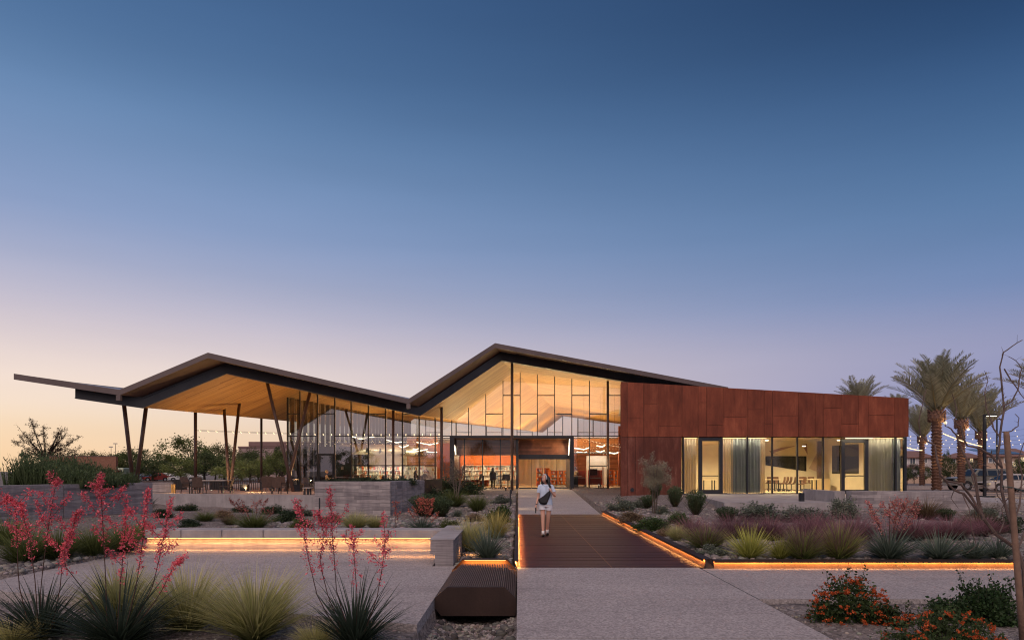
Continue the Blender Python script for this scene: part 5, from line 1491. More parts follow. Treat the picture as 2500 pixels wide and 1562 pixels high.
# ------------------------------------------------------------------ flower stalks (red yucca)
def stalk(rng, base, pts, branches, dens=1.0, bl=.030, col=(.64, .095, .145), stemr=.006, start=.38):
    """pts: the stem as points; branches: (t, direction, length)"""
    out = []; fl = []
    P_ = [np.array(p, float) for p in pts]
    def along(P, t):
        t = t * (len(P) - 1); i = min(int(t), len(P) - 2); return P[i] + (P[i + 1] - P[i]) * (t - i)
    stems = [(P_, stemr, start, 1.0)]
    for t, d, L in branches:
        b = along(P_, t); d = np.array(d, float); d /= np.linalg.norm(d)
        q = [b, b + d * L * .35 + np.array([0, 0, L * .03]), b + d * L * .7 + np.array([0, 0, L * .12]), b + d * L + np.array([0, 0, L * .20])]
        stems.append((q, stemr * .55, .18, 1.0))
    cs = []
    for P, r_, s0, k in stems:
        sm = [along(P, t) for t in np.linspace(0, 1, 12)]
        out.append(np_tube([tuple(v) for v in sm], list(np.linspace(r_, r_ * .35, 12)), 5, (.10, .055, .045)))
        L = sum(np.linalg.norm(P[i + 1] - P[i]) for i in range(len(P) - 1))
        n = int(L * 235 * dens * (1 - s0))
        ts = s0 + (1 - s0) * rng.uniform(0, 1, n) ** .85
        # flowers hang in small groups
        grp = np.round(ts * L / .045) * .045 / L * .6 + ts * .4
        c = np.array([along(P, min(t, 1)) for t in grp])
        sp = .027 * (1.15 - .55 * ts)[:, None]
        cs.append(c + rng.normal(0, 1, (n, 3)) * sp)
    c = np.concatenate(cs); n = len(c)
    # each blossom: a small six sided bell of two crossed pointed quads and a mouth
    A = leaves(rng, c, bl, col, .35, .5, -.2); B = leaves(rng, c + rng.normal(0, .004, c.shape), bl, tuple(np.array(col) * np.array([1.25, 2.0, 1.6])), .3, .55, -.2)
    cc = leaves(rng, c[::3] + rng.normal(0, .01, c[::3].shape), bl * .8, (.62, .13, .13), .25, .6, 0)
    return merge(out), merge([A, B, cc])

def red_yucca(px, pyb, Y, z, leafw, leafh, stalks, label, seed, dens=1.0, bl=.032, col=(.64, .095, .145), leafkind='darkyucca', sr=.006):
    rng = np.random.default_rng(seed)
    x = X_(px, Y); t = thing('red_yucca', label, 'flowering yucca', (x, Y, z))
    k = Y / F
    if leafkind:
        me = plant_mesh(leafkind, seed % 3)
        o = link('leaves', me, None, t, (0, 0, -.02)); s = leafw * k / WIDTH[leafkind]; o.scale = (s, s, leafh * k / .9); o.rotation_euler = (0, 0, seed)
    for pts, br in stalks:
        dy = rng.uniform(-.12, .12)
        q = []
        for i, (a, b) in enumerate(pts):
            u = i / (len(pts) - 1); v = np.array(W(a, b, Y + dy * u)) - np.array([x, Y, z]); q.append(v)
        bb = []
        for (tt, dx, dz, L) in br: bb.append((tt, (dx, rng.uniform(-.5, .5) * .6, dz), L * k))
        st, fl = stalk(rng, None, q, bb, dens, bl, col, sr)
        s_ = link('flower_stalk', fast_mesh('flower_stalk', *st), M['leaf'], t)
        link('blossoms', fast_mesh('blossoms', *fl), M['petal'], s_, kind='stuff')
    return t
red_yucca(100, 1555, 7.6, -.1, 310, 165, [
    ([(78, 1560), (44, 1420), (42, 1320), (38, 1235), (20, 1214), (12, 1222)], [(.55, -.8, .35, 62), (.62, .75, .5, 50), (.75, -.6, .3, 40)]),
    ([(95, 1560), (86, 1420), (72, 1320), (58, 1265), (50, 1228)], [(.52, -.9, .35, 70), (.58, .75, .5, 56), (.75, -.4, .6, 40)]),
    ([(100, 1560), (98, 1440), (112, 1330), (122, 1260), (136, 1180), (139, 1172)], [(.5, -.5, .8, 70), (.58, .55, .7, 66), (.66, -.7, .5, 46), (.8, -.3, .5, 30)]),
    ([(120, 1560), (146, 1440), (152, 1370), (162, 1330), (170, 1290)], [(.6, -.7, .55, 48), (.78, .5, .6, 30)]),
    ], 'red-flowered yucca in the bottom corner with a nodding flower spray', 5, 1.2, .024)
red_yucca(292, 1560, 7.3, -.1, 410, 190, [
    ([(262, 1560), (258, 1420), (253, 1320), (248, 1230), (244, 1185), (246, 1156)], [(.42, -.8, .6, 40), (.52, -.9, .75, 78), (.56, .85, .6, 80), (.66, -.5, .7, 40), (.7, .6, .3, 26)]),
    ([(270, 1560), (205, 1440), (150, 1370), (176, 1290), (190, 1246)], [(.7, -.5, .7, 46), (.8, .5, .6, 40)]),
    ([(285, 1560), (292, 1450), (298, 1380), (306, 1290), (308, 1215)], [(.5, -.6, .5, 50), (.62, .6, .7, 56), (.7, -.6, .6, 56), (.85, .3, .3, 20)]),
    ([(300, 1560), (330, 1440), (345, 1350), (352, 1260), (362, 1190)], [(.5, -.55, .5, 40), (.66, -.6, .7, 56)]),
    ([(305, 1560), (370, 1440), (392, 1350), (404, 1290), (418, 1212)], [(.5, .8, .45, 40), (.62, -.7, .55, 56), (.7, .6, .6, 56), (.76, -.6, .6, 40)]),
    ([(310, 1560), (390, 1450), (425, 1380), (446, 1362)], [(.85, .5, .3, 20)]),
    ], 'tallest red-flowered yucca in front with many branching stalks', 7, 1.25, .025)
red_yucca(866, 1572, 7.2, -.1, 300, 205, [
    ([(842, 1570), (776, 1460), (752, 1360), (738, 1270), (720, 1222)], [(.6, -.4, .7, 40), (.7, .7, .6, 50)]),
    ([(850, 1570), (802, 1460), (780, 1370), (792, 1300), (775, 1250)], [(.68, -.6, .6, 44), (.8, .6, .6, 40)]),
    ([(862, 1570), (822, 1450), (814, 1340), (808, 1260), (806, 1188)], [(.5, -.5, .6, 36), (.6, -.6, .8, 64), (.66, .6, .7, 58), (.8, -.3, .6, 26)]),
    ([(868, 1570), (872, 1460), (864, 1350), (858, 1282)], [(.75, -.5, .5, 32), (.8, .6, .6, 32)]),
    ([(880, 1570), (920, 1460), (934, 1380), (940, 1320), (936, 1252)], [(.5, -.7, .5, 40), (.58, .5, .5, 30), (.66, -.6, .5, 34), (.75, .4, .5, 26)]),
    ], 'red-flowered yucca in front of the seat wall and beside the steel box', 11, .95, .024)
# distant flower sprays
def spray(px, pyb, Y, z, tops, label, seed, col, br=26):
    st = []
    r = random.Random(seed)
    for (tx, ty) in tops:
        m = (px + (tx - px) * .45 + r.uniform(-3, 3), pyb + (ty - pyb) * .5)
        st.append(([(px + (tx - px) * .1, pyb), m, (px + (tx - px) * .8, pyb + (ty - pyb) * .8), (tx, ty)], [(.62, -.6, .8, br), (.66, .6, .8, br), (.78, r.choice((-.6, .6)), .8, br * .7)]))
    return red_yucca(px, pyb, Y, z, 1, 1, st, label, seed, .4, .036, col, None, .007)
x, y, z = gnd(1030, 1296)
spray(1030, 1296, y, z, [(1000, 1248), (1012, 1240), (1024, 1216), (1030, 1214), (1043, 1218), (1058, 1216), (1052, 1240), (1068, 1258)], 'pink flower spray behind the end of the seat wall', 31, (.50, .12, .095), 16)
x, y, z = gnd(618, 1292)
spray(618, 1292, y, z, [(560, 1218), (576, 1226), (600, 1240), (628, 1224), (650, 1220), (668, 1250)], 'faint pink flower spray below the terrace wall', 33, (.30, .10, .095), 20)
x, y, z = gnd(965, 1292)
spray(965, 1292, y, z, [(966, 1222), (972, 1252)], 'single pink flower stalk in front of the planter side wall', 35, (.42, .10, .09), 14)
spray(2170, 1362, 13.1, .1, [(2124, 1226), (2140, 1260), (2172, 1228), (2200, 1216), (2186, 1250), (2208, 1228), (2236, 1224), (2242, 1240)], 'faded red flower spray rising from the blue-green yucca', 37, (.40, .13, .125), 34)
spray(745, 1296, 17, .05, [(722, 1222), (734, 1236)], 'small red flower stalk left of the front yucca near the seat wall', 39, (.36, .06, .065), 18)

# ------------------------------------------------------------------ lantana and leafy bushes in front
def leafy(name, label, cat, px, pyb, Y, z, wpx, hpx, col, nleaf, flowers=0, seed=1, lsize=.05, sprigs=5):
    g = np.random.default_rng(seed); k = Y / F; rx = wpx * k / 2; h = hpx * k
    t = thing(name, label, cat, (X_(px, Y), Y, z))
    nc = 46; cl = g.normal(0, 1, (nc, 3)); cl /= np.linalg.norm(cl, axis=1, keepdims=True); cl[:, 2] = np.abs(cl[:, 2]); cl *= g.uniform(.45, .96, (nc, 1))
    c = cl[g.integers(0, nc, nleaf)] + g.normal(0, .11, (nleaf, 3)); c[:, 2] = np.abs(c[:, 2])
    c = c * np.array([rx, rx * .62, h * .84])
    parts = [leaves(g, c, lsize, col, .45, .62, .35)]
    st = []
    for j in range(sprigs):
        b = np.array([g.uniform(-.6, .6) * rx, g.uniform(-.3, .3) * rx, h * .55]); tp = b + np.array([g.uniform(-.12, .12), 0, h * g.uniform(.3, .55)])
        st.append(np_tube([tuple(b), tuple((b + tp) / 2 + g.normal(0, .01, 3)), tuple(tp)], [.004, .003, .002], 4, (.05, .06, .03)))
        u = g.uniform(.2, 1, 24)[:, None]; parts.append(leaves(g, b + (tp - b) * u + g.normal(0, .02, (24, 3)), lsize * .85, col, .4, .6, .3))
    for v in cl[:26]: st.append(np_tube([(0, 0, 0), tuple(v * np.array([rx, rx * .6, h * .5]) * .5 + np.array([0, 0, .02])), tuple(v * np.array([rx, rx * .62, h * .84]))], [.007, .005, .002], 4, (.06, .045, .03)))
    link('stems', fast_mesh('stems', *merge(st)), M['leaf'], t)
    link('foliage', fast_mesh('foliage', *merge(parts)), M['leaf'], t, kind='stuff')
    if flowers:
        fc = g.normal(0, 1, (flowers, 3)); fc /= np.linalg.norm(fc, axis=1, keepdims=True); fc[:, 2] = np.abs(fc[:, 2]) * .95; fc[:, 1] = -np.abs(fc[:, 1]) * g.choice([1, 1, -1], flowers)
        fc = fc * np.array([rx * 1.0, rx * .66, h * .92]) * g.uniform(.86, 1.05, (flowers, 1))
        pc = (fc[:, None, :] + g.normal(0, .0125, (flowers, 16, 3)) * np.array([1, 1, .6])).reshape(-1, 3)
        fl = leaves(g, pc, .021, (.50, .10, .026), .4, .9, .6)
        link('blossoms', fast_mesh('blossoms', *fl), M['petal'], t, kind='stuff')
    return t
leafy('lantana_bush', 'orange-flowered lantana bush at the corner of the cross path bed', 'flowering bush', 2072, 1530, 8.3, -.08, 205, 130, (.055, .088, .028), 5200, 170, 51, .042, 6)
leafy('lantana_bush', 'low orange-flowered lantana cut off by the bottom edge', 'flowering bush', 2300, 1590, 7.35, -.1, 285, 95, (.065, .10, .036), 4600, 85, 52, .040, 3)
leafy('green_bush', 'dense dark green leafy bush without flowers near the stake', 'bush', 2388, 1534, 8.35, -.08, 235, 112, (.040, .078, .026), 6000, 0, 53, .046, 8)
leafy('lantana_bush', 'small straggling lantana between the two larger bushes', 'flowering bush', 2180, 1540, 8.1, -.08, 100, 62, (.045, .070, .026), 1500, 26, 54, .040, 3)

# ------------------------------------------------------------------ loose stones
def stones(name, pts, sizes, m, seed, flatz=.6, col=True):
    g = np.random.default_rng(seed); n = len(pts)
    ph = (1 + 5 ** .5) / 2
    I = np.array([(-1, ph, 0), (1, ph, 0), (-1, -ph, 0), (1, -ph, 0), (0, -1, ph), (0, 1, ph), (0, -1, -ph), (0, 1, -ph), (ph, 0, -1), (ph, 0, 1), (-ph, 0, -1), (-ph, 0, 1)]); I /= np.linalg.norm(I[0])
    Ft = np.array([(0, 11, 5), (0, 5, 1), (0, 1, 7), (0, 7, 10), (0, 10, 11), (1, 5, 9), (5, 11, 4), (11, 10, 2), (10, 7, 6), (7, 1, 8), (3, 9, 4), (3, 4, 2), (3, 2, 6), (3, 6, 8), (3, 8, 9), (4, 9, 5), (2, 4, 11), (6, 2, 10), (8, 6, 7), (9, 8, 1)])
    V = I[None] * g.uniform(.7, 1.25, (n, 12, 1)) * np.stack([g.uniform(.7, 1.3, n), g.uniform(.7, 1.2, n), flatz * g.uniform(.7, 1.2, n)], -1)[:, None, :]
    a = g.uniform(0, 6.28, n); ca, sa = np.cos(a)[:, None], np.sin(a)[:, None]
    x = V[:, :, 0] * ca - V[:, :, 1] * sa; y = V[:, :, 0] * sa + V[:, :, 1] * ca
    V = np.stack([x, y, V[:, :, 2]], -1) * sizes[:, None, None] + pts[:, None, :]
    Fa = (Ft[None] + (np.arange(n) * 12)[:, None, None]).reshape(-1, 3)
    c = np.repeat(g.uniform(.45, 1.3, (n, 1)) * np.array([[.27, .245, .23]]) * g.uniform(.9, 1.1, (n, 3)), 12, 0)
    return link(name, fast_mesh(name, V.reshape(-1, 3), Fa, c), m, kind='stuff')
def stonemat():
    t = NT('loose_stone'); a = t.node('ShaderNodeVertexColor', layer_name='Col')
    c = t.mix(.5, a.outputs[0], t.ramp(t.noise(t.pos(), 30, 4), [(.3, (.6, .6, .6)), (.7, (1.25, 1.2, 1.15))]), 'MULTIPLY'); t.bump(t.noise(t.pos(), 60, 3), .4, .01); return t.done(c, .85, 0, .25)
M['stone'] = stonemat()
g = np.random.default_rng(99)
def scatter(n, x0, x1, y0, y1, s0, s1, seed, name, sink=.25, flat=.6):
    g = np.random.default_rng(seed); x = g.uniform(x0, x1, n); y = y0 + (y1 - y0) * g.uniform(0, 1, n) ** 1.25
    s = s0 + (s1 - s0) * g.uniform(0, 1, n) ** 3
    z = H(x, y); keep = z > -.9
    return stones(name, np.stack([x, y, z - s * sink + s * .3], -1)[keep], s[keep], M['stone'], seed, flat)
scatter(2600, -1.1, -.06, 6.6, 9.9, .015, .05, 1, 'swale_rocks', .2, .75)
scatter(4200, 3.7, 20, 12.7, 30, .025, .10, 2, 'gravel_stones')
scatter(1800, 3.65, 6.4, 12.9, 34, .03, .10, 12, 'edge_rocks', .2)
scatter(4200, -9, -.15, 16.2, 40, .03, .13, 3, 'slope_stones')
scatter(1200, -1.15, -.14, 12.5, 27, .025, .08, 4, 'strip_stones')
scatter(900, -7, -1.3, 6.6, 8.6, .01, .035, 5, 'bed_stones')
scatter(800, -8.5, -3, 7.6, 10, .01, .035, 6, 'bed_gravel')
scatter(3000, 3.4, 10, 6.8, 9.3, .008, .032, 7, 'corner_gravel')
scatter(1200, -20, -8.6, 16, 36, .015, .05, 8, 'wall_gravel')
# pebble strip left of the plaza and the larger rocks of the swale: each stone its own object on shared meshes
SM = []
for k in range(6):
    o = stones('pebble', np.zeros((1, 3)), np.ones(1), M['stone'], 200 + k, .68); SM.append(o.data); bpy.data.objects.remove(o, do_unlink=True)
for me in SM: me.polygons.foreach_set('use_smooth', [True] * len(me.polygons))
def stone_objects(parent, name, pts, sizes, seed, SM=SM):
    r = random.Random(seed)
    for p_, s_ in zip(pts, sizes):
        o = bpy.data.objects.new(name, SM[r.randrange(6)]); C.objects.link(o); o.parent = parent
        o.location = p_; o.scale = (s_ * r.uniform(.85, 1.25), s_ * r.uniform(.8, 1.1), s_ * r.uniform(.8, 1.1)); o.rotation_euler = (r.uniform(-.3, .3), r.uniform(-.3, .3), r.uniform(0, 6.28))
n = 280; x = -8.48 - g.uniform(0, .75, n); y = g.uniform(10.6, 16, n); s_ = .05 + .055 * g.uniform(0, 1, n) ** 1.5
stone_objects(P('pebble_strip'), 'pebble', np.stack([x, y, H(x, y) + s_ * .35], -1), s_, 4)
n = 1500; x = -8.45 - g.uniform(0, .9, n); y = g.uniform(10.2, 16.5, n); s = .025 + .03 * g.uniform(0, 1, n)
stones('small_pebbles', np.stack([x, y, H(x, y) + s * .3], -1), s, M['stone'], 10, .7)
n = 170; x = g.uniform(-1.08, -.08, n); y = g.uniform(6.9, 9.4, n); s_ = .03 + .055 * g.uniform(0, 1, n) ** 2
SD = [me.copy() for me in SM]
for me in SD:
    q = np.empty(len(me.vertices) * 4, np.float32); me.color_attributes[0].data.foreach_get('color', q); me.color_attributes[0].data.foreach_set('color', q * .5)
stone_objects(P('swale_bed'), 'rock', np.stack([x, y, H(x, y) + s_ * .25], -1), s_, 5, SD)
# ------------------------------------------------------------------ people
M['skin'] = plain('skin', (.58, .33, .24), .5, 0, .06, 9, .02)
M['shirt'] = plain('pale_blue_knit', (.50, .60, .74), .8, 0, .05, 14, .1, 120)
M['shorts'] = plain('white_denim', (.66, .66, .70), .8, 0, .05, 14, .1, 120)
M['hair'] = plain('black_hair', (.010, .008, .008), .4, 0, .2, 30, .3, 90)
M['bag'] = plain('black_nylon', (.012, .013, .016), .55, 0, .2, 10, .1)
M['shoe'] = plain('black_sneaker', (.010, .010, .012), .5, 0, .2, 10, .05)
M['sock'] = plain('white_sock', (.72, .70, .68), .85, 0, .05, 20, .1)
M['band'] = plain('pale_headband', (.62, .70, .74), .7, 0, .06, 20, .05)
M['lips'] = plain('lips', (.40, .12, .10), .5, 0, .05, 20, 0)
M['eye'] = plain('dark_eye', (.02, .015, .012), .3, 0, .05, 20, 0)

def skin_mesh(name, V, Eg, rad, m, parent, sub=2, root=0):
    """one continuous surface grown round joints"""
    o0 = wo(parent) if parent is not None else Vector((0, 0, 0))
    me = bpy.data.meshes.new(name); me.from_pydata([tuple(v) for v in V], Eg, []); me.update()
    ob = bpy.data.objects.new(name, me); C.objects.link(ob)
    md = ob.modifiers.new('skin', 'SKIN')
    for i, sv in enumerate(me.skin_vertices[0].data):
        r_ = rad[i]; sv.radius = (r_, r_) if not isinstance(r_, tuple) else r_; sv.use_root = (i == root)
    md.use_smooth_shade = True
    sb = ob.modifiers.new('sub', 'SUBSURF'); sb.levels = sub; sb.render_levels = sub
    dg = bpy.context.evaluated_depsgraph_get(); dg.update()
    nm = bpy.data.meshes.new_from_object(ob.evaluated_get(dg))
    bpy.data.objects.remove(ob, do_unlink=True)
    nm.name = name
    nm.materials.clear(); nm.materials.append(m)
    return link(name, nm, None, parent, None, smooth=True)

def loft(rings, n=14, name='x', m=None, parent=None, closed=(True, True), local=True):
    """rings: (centre, rx, ry) stacked ellipses"""
    vs = []; fs = []
    for c, rx, ry in rings:
        for k in range(n):
            t = 2 * math.pi * k / n; vs.append((c[0] + rx * math.cos(t), c[1] + ry * math.sin(t), c[2]))
    for i in range(len(rings) - 1):
        for k in range(n): fs.append((i * n + k, i * n + (k + 1) % n, (i + 1) * n + (k + 1) % n, (i + 1) * n + k))
    if closed[0]: fs.append(tuple(range(n - 1, -1, -1)))
    if closed[1]: fs.append(tuple((len(rings) - 1) * n + k for k in range(n)))
    return MB().add(vs, fs).build(name, m, parent, smooth=True, local=local)

def walking_woman():
    t = thing('person', 'woman walking in pale blue polo shirt and white shorts with black sling bag', 'person', (.75, 18.5, .006))
    # local frame: x = photo right, -y = towards the viewer; she walks towards the camera, head turned to her right (photo left)
    J = {'pelvis': (0, 0, .90), 'waist': (0.0, 0, 1.04), 'chest': (.0, .01, 1.22), 'neckb': (.0, .01, 1.375), 'neck': (.0, .0, 1.43),
         'hipL': (-.088, 0, .84), 'kneeL': (-.082, -.06, .47), 'ankL': (-.078, -.10, .09), 'heelL': (-.078, -.09, .045), 'toeL': (-.082, -.25, .03),
         'hipR': (.088, 0, .84), 'kneeR': (.066, .03, .47), 'ankR': (.042, .16, .11), 'heelR': (.042, .17, .06), 'toeR': (.05, .03, .03),
         'shL': (-.155, .01, 1.325), 'elL': (-.205, .03, 1.06), 'wrL': (-.262, -.04, .83), 'hdL': (-.275, -.06, .765),
         'shR': (.155, .01, 1.325), 'elR': (.255, -.05, 1.07), 'wrR': (.135, -.165, 1.215), 'hdR': (.105, -.175, 1.265)}
    N = list(J); I = {k: i for i, k in enumerate(N)}
    Rd = {'pelvis': (.125, .10), 'waist': (.105, .082), 'chest': (.125, .09), 'neckb': (.06, .055), 'neck': .045, 'hipL': .085, 'kneeL': .052, 'ankL': .034, 'heelL': .034, 'toeL': .026,
          'hipR': .085, 'kneeR': .052, 'ankR': .034, 'heelR': .034, 'toeR': .026, 'shL': .052, 'elL': .036, 'wrL': .025, 'hdL': .027, 'shR': .052, 'elR': .038, 'wrR': .026, 'hdR': .028}
    Eg = [('pelvis', 'waist'), ('waist', 'chest'), ('chest', 'neckb'), ('neckb', 'neck')]
    for s in 'LR': Eg += [('pelvis', 'hip' + s), ('hip' + s, 'knee' + s), ('knee' + s, 'ank' + s), ('ank' + s, 'heel' + s), ('heel' + s, 'toe' + s), ('chest', 'sh' + s), ('sh' + s, 'el' + s), ('el' + s, 'wr' + s), ('wr' + s, 'hd' + s)]
    body = skin_mesh('body', [J[k] for k in N], [(I[a], I[b]) for a, b in Eg], [Rd[k] for k in N], M['skin'], t)
    # head, turned to photo left
    rot = Matrix.Rotation(R(-48), 3, 'Z')
    hc = Vector((-.012, -.015, 1.545))
    vs = []; fs = []; n, m_ = 20, 16
    for i in range(m_ + 1):
        a = math.pi * i / m_ - math.pi / 2
        for k in range(n):
            th = 2 * math.pi * k / n
            v = Vector((.080 * math.cos(a) * math.cos(th), .100 * math.cos(a) * math.sin(th), .122 * math.sin(a)))
            front = max(0, -math.sin(th)) * math.cos(a)
            if v.z < -.02: v.x *= 1 - .32 * min(1, (-v.z - .02) / .09); v.y = v.y * (1 - .12 * min(1, -v.z / .1)) - .012 * front
            # nose, brow and eye hollows
            if front > .9: v.y -= .020 * math.exp(-((v.z + .012) / .018) ** 2) * math.exp(-(v.x / .012) ** 2)
            v.y += .008 * math.exp(-((v.z - .012) / .014) ** 2) * math.exp(-((abs(v.x) - .032) / .016) ** 2) * (front > .4)
            vs.append(rot @ v + hc)
    for i in range(m_):
        for k in range(n): fs.append((i * n + k, i * n + (k + 1) % n, (i + 1) * n + (k + 1) % n, (i + 1) * n + k))
    hd = MB().add(vs, fs).build('head', M['skin'], t, smooth=True, local=True)
    f_ = lambda x, y, z: rot @ Vector((x, y - .006 if y < -.05 else y, z)) + hc
    for s in (-1, 1):
        MB().ball(f_(s * .030, -.081, .012), .012, .006, .006, 8, 6, rot).build('eye', M['eye'], hd, smooth=True, local=True)
        MB().ball(f_(s * .031, -.086, .030), .015, .004, .003, 8, 5, rot).build('eyebrow', M['hair'], hd, local=True)
        MB().ball(f_(s * .073, .005, -.005), .010, .018, .028, 8, 6, rot).build('ear', M['skin'], hd, smooth=True, local=True)
    MB().ball(f_(0, -.092, -.012), .010, .016, .017, 8, 6, rot).build('nose', M['skin'], hd, smooth=True, local=True)
    MB().ball(f_(0, -.087, -.052), .022, .007, .008, 8, 6, rot).build('mouth', M['lips'], hd, smooth=True, local=True)
    # long hair to the chest over her left shoulder
    h = MB()
    vs = []; fs = []
    for i in range(11):
        a = -.75 + (math.pi / 2 + .75) * i / 10
        for k in range(19):
            th = R(-38) + (math.pi + R(76)) * k / 18
            up = max(0, (a - .35))
            v = Vector((.092 * math.cos(a) * math.cos(th), .112 * math.cos(a) * math.sin(th) + .006, .134 * math.sin(a) + .006))
            vs.append(rot @ v + hc)
    for i in range(10):
        for k in range(18): fs.append((i * 19 + k, i * 19 + k + 1, (i + 1) * 19 + k + 1, (i + 1) * 19 + k))
    h.add(vs, fs)
    for (x0, y0, x1, y1, x2, y2, zz) in ((.075, .035, .115, .03, .135, -.02, 1.27), (.06, .06, .12, .06, .12, .07, 1.25), (.02, .085, .06, .10, .07, .10, 1.24), (.085, .0, .10, -.02, .125, -.06, 1.30), (-.03, .08, -.02, .10, .02, .10, 1.27), (-.055, .03, -.08, .03, -.085, .0, 1.36)):
        h.tube([(hc.x + x0, hc.y + y0, hc.z + .04), (hc.x + (x0 + x1) / 2, hc.y + (y0 + y1) / 2, hc.z - .08), (hc.x + x1, hc.y + y1, 1.38), (hc.x + x2, hc.y + y2, zz)], [.05, .048, .04, .012], 8)
    h.build('hair', M['hair'], hd, smooth=True, local=True)
    # headband across the hair
    pts = []
    for k in range(15):
        a = R(-10) + R(200) * k / 14; pts.append(rot @ Vector((.090 * math.cos(a), -.034, .126 * math.sin(a) + .006)) + hc)
    MB().tube(pts, .0095, 6).build('headband', M['band'], hd, smooth=True, local=True)
    # clothes
    sh = loft([((0, 0, .855), .182, .130), ((0, 0, .95), .174, .126), ((0, 0, 1.06), .156, .114), ((0, .0, 1.17), .166, .120), ((0, .0, 1.26), .174, .114), ((0, .006, 1.315), .172, .098), ((0, .008, 1.352), .140, .084), ((0, .01, 1.382), .090, .070), ((0, .005, 1.40), .058, .056)], 18, 'polo_shirt', M['shirt'], t, (False, False))
    for a, b in (('shL', 'elL'), ('shR', 'elR')):
        p0, p1 = Vector(J[a]), Vector(J[b]); q = p0 + (p1 - p0) * .55
        MB().tube([p0 + Vector((-.07 if p0.x > 0 else .07, 0, .035)), p0 + Vector((0, 0, .012)), p0 + (p1 - p0) * .22, q], [.060, .062, .064, .064], 12, False).build('sleeve', M['shirt'], sh, smooth=True, local=True)
    MB().tube([(0, -.098, 1.335), (-.055, -.06, 1.385), (-.062, .01, 1.405), (0, .06, 1.41), (.062, .01, 1.405), (.055, -.06, 1.385), (.0, -.098, 1.335)], [.006, .016, .014, .013, .014, .016, .006], 6).build('collar', M['shirt'], sh, smooth=True, local=True)
    MB().box(-.011, .011, -.122, -.108, 1.20, 1.36).build('button_placket', M['shirt'], sh, local=True)
    so_ = loft([((0, 0, .80), .165, .118), ((0, 0, .87), .166, .120), ((0, 0, .95), .150, .112)], 16, 'shorts', M['shorts'], t, (False, False))
    for s, k in ((-1, 'L'), (1, 'R')):
        p0, p1 = Vector(J['hip' + k]), Vector(J['knee' + k]); q = p0 + (p1 - p0) * .36
        MB().tube([p0 + Vector((0, 0, .04)), p0 + (p1 - p0) * .12, q], [.088, .098, .098], 14, False).build('trouser_leg', M['shorts'], so_, smooth=True, local=True)
        a, hl, to = Vector(J['ank' + k]), Vector(J['heel' + k]), Vector(J['toe' + k])
        MB().tube([a + (Vector(J['knee' + k]) - a) * .16, a, hl], [.042, .040, .040], 10).build('sock', M['sock'], t, smooth=True, local=True)
        d = (to - hl); 
        MB().ball(hl + d * .46 + Vector((0, 0, -.006)), .046, .125, .040, 12, 8, Matrix.Rotation(math.atan2(d.x, -d.y) if True else 0, 3, 'Z') @ Matrix.Rotation(math.atan2(-d.z, abs(d.y)) * -1, 3, 'X')).build('shoe', M['shoe'], t, smooth=True, local=True)
    # hands with fingers
    def hand(w_, dirv, curl, palm_n, nm):
        w_ = Vector(w_); d = Vector(dirv).normalized(); pn = Vector(palm_n).normalized(); sd = d.cross(pn).normalized()
        mb = MB()
        mb.ball(w_ + d * .045, .026, .05, .014, 8, 6, Matrix((sd, d, pn)).transposed())
        for i, (o_, L) in enumerate(((-.021, .058), (-.007, .068), (.007, .064), (.020, .05))):
            b = w_ + d * .085 + sd * o_; m1 = b + (d * (1 - curl) + pn * curl).normalized() * L * .5; e = m1 + (d * (1 - 1.6 * curl) + pn * curl * 1.6).normalized() * L * .5
            mb.tube([b, m1, e], [.0085, .0078, .006], 6)
        b = w_ + d * .03 - sd * .022; mb.tube([b, b - sd * .02 + d * .025 + pn * .01, b - sd * .015 + d * .05 + pn * .022], [.010, .009, .007], 6)
        return mb.build(nm, M['skin'], t, smooth=True, local=True)
    hand((-.262, -.04, .83), (-.06, -.12, -1), .35, (.8, -.3, 0), 'hand')
    hand((.14, -.16, 1.20), (-.28, -.15, .9), .75, (-.55, .75, 0), 'hand')
    # sling bag across the front with its strap over her left shoulder
    def slab_(pts, y0, y1, nm, m, par):
        n = len(pts); vs = [(x, y0(x, z), z) for x, z in pts] + [(x * 1.0, y1(x, z), z) for x, z in pts]
        cx = sum(p[0] for p in pts) / n; cz = sum(p[1] for p in pts) / n
        inner = [(cx + (x - cx) * .72, y0(x, z) - .035, cz + (z - cz) * .72) for x, z in pts]
        vs += inner
        fs = [tuple(2 * n + k for k in range(n))] + [(k, (k + 1) % n, 2 * n + (k + 1) % n, 2 * n + k) for k in range(n)] + [((k + 1) % n, k, n + k, n + (k + 1) % n) for k in range(n)]
        return MB().add(vs, fs).build(nm, m, par, smooth=False, local=True)
    bag = slab_([(-.215, 1.0), (-.20, .935), (-.15, .875), (-.05, .855), (.015, .87), (.05, .94), (.095, 1.06), (.125, 1.17), (.085, 1.225), (.03, 1.19), (-.06, 1.10), (-.15, 1.04)], lambda x, z: -.15, lambda x, z: -.118, 'sling_bag', M['bag'], t)
    MB().tube([(.09, -.155, 1.19), (.115, -.13, 1.27), (.125, -.07, 1.345), (.118, .02, 1.375), (.10, .09, 1.33)], .020, 6).build('bag_strap', M['bag'], bag, smooth=True, local=True)
    MB().tube([(-.2, -.15, .99), (-.1, -.187, 1.05), (.02, -.187, 1.13)], .004, 4).build('zip', M['fin'], bag, local=True)
    MB().cbox(-.29, -.262, -.13, -.055, .63, .775, .005).build('phone', M['black_gloss'], t, local=True)
    MB().tube([(-.255, -.035, .855), (-.25, -.033, .872)], .030, 10).build('wristband', M['fin'], t, smooth=True, local=True)
    return t
walking_woman()

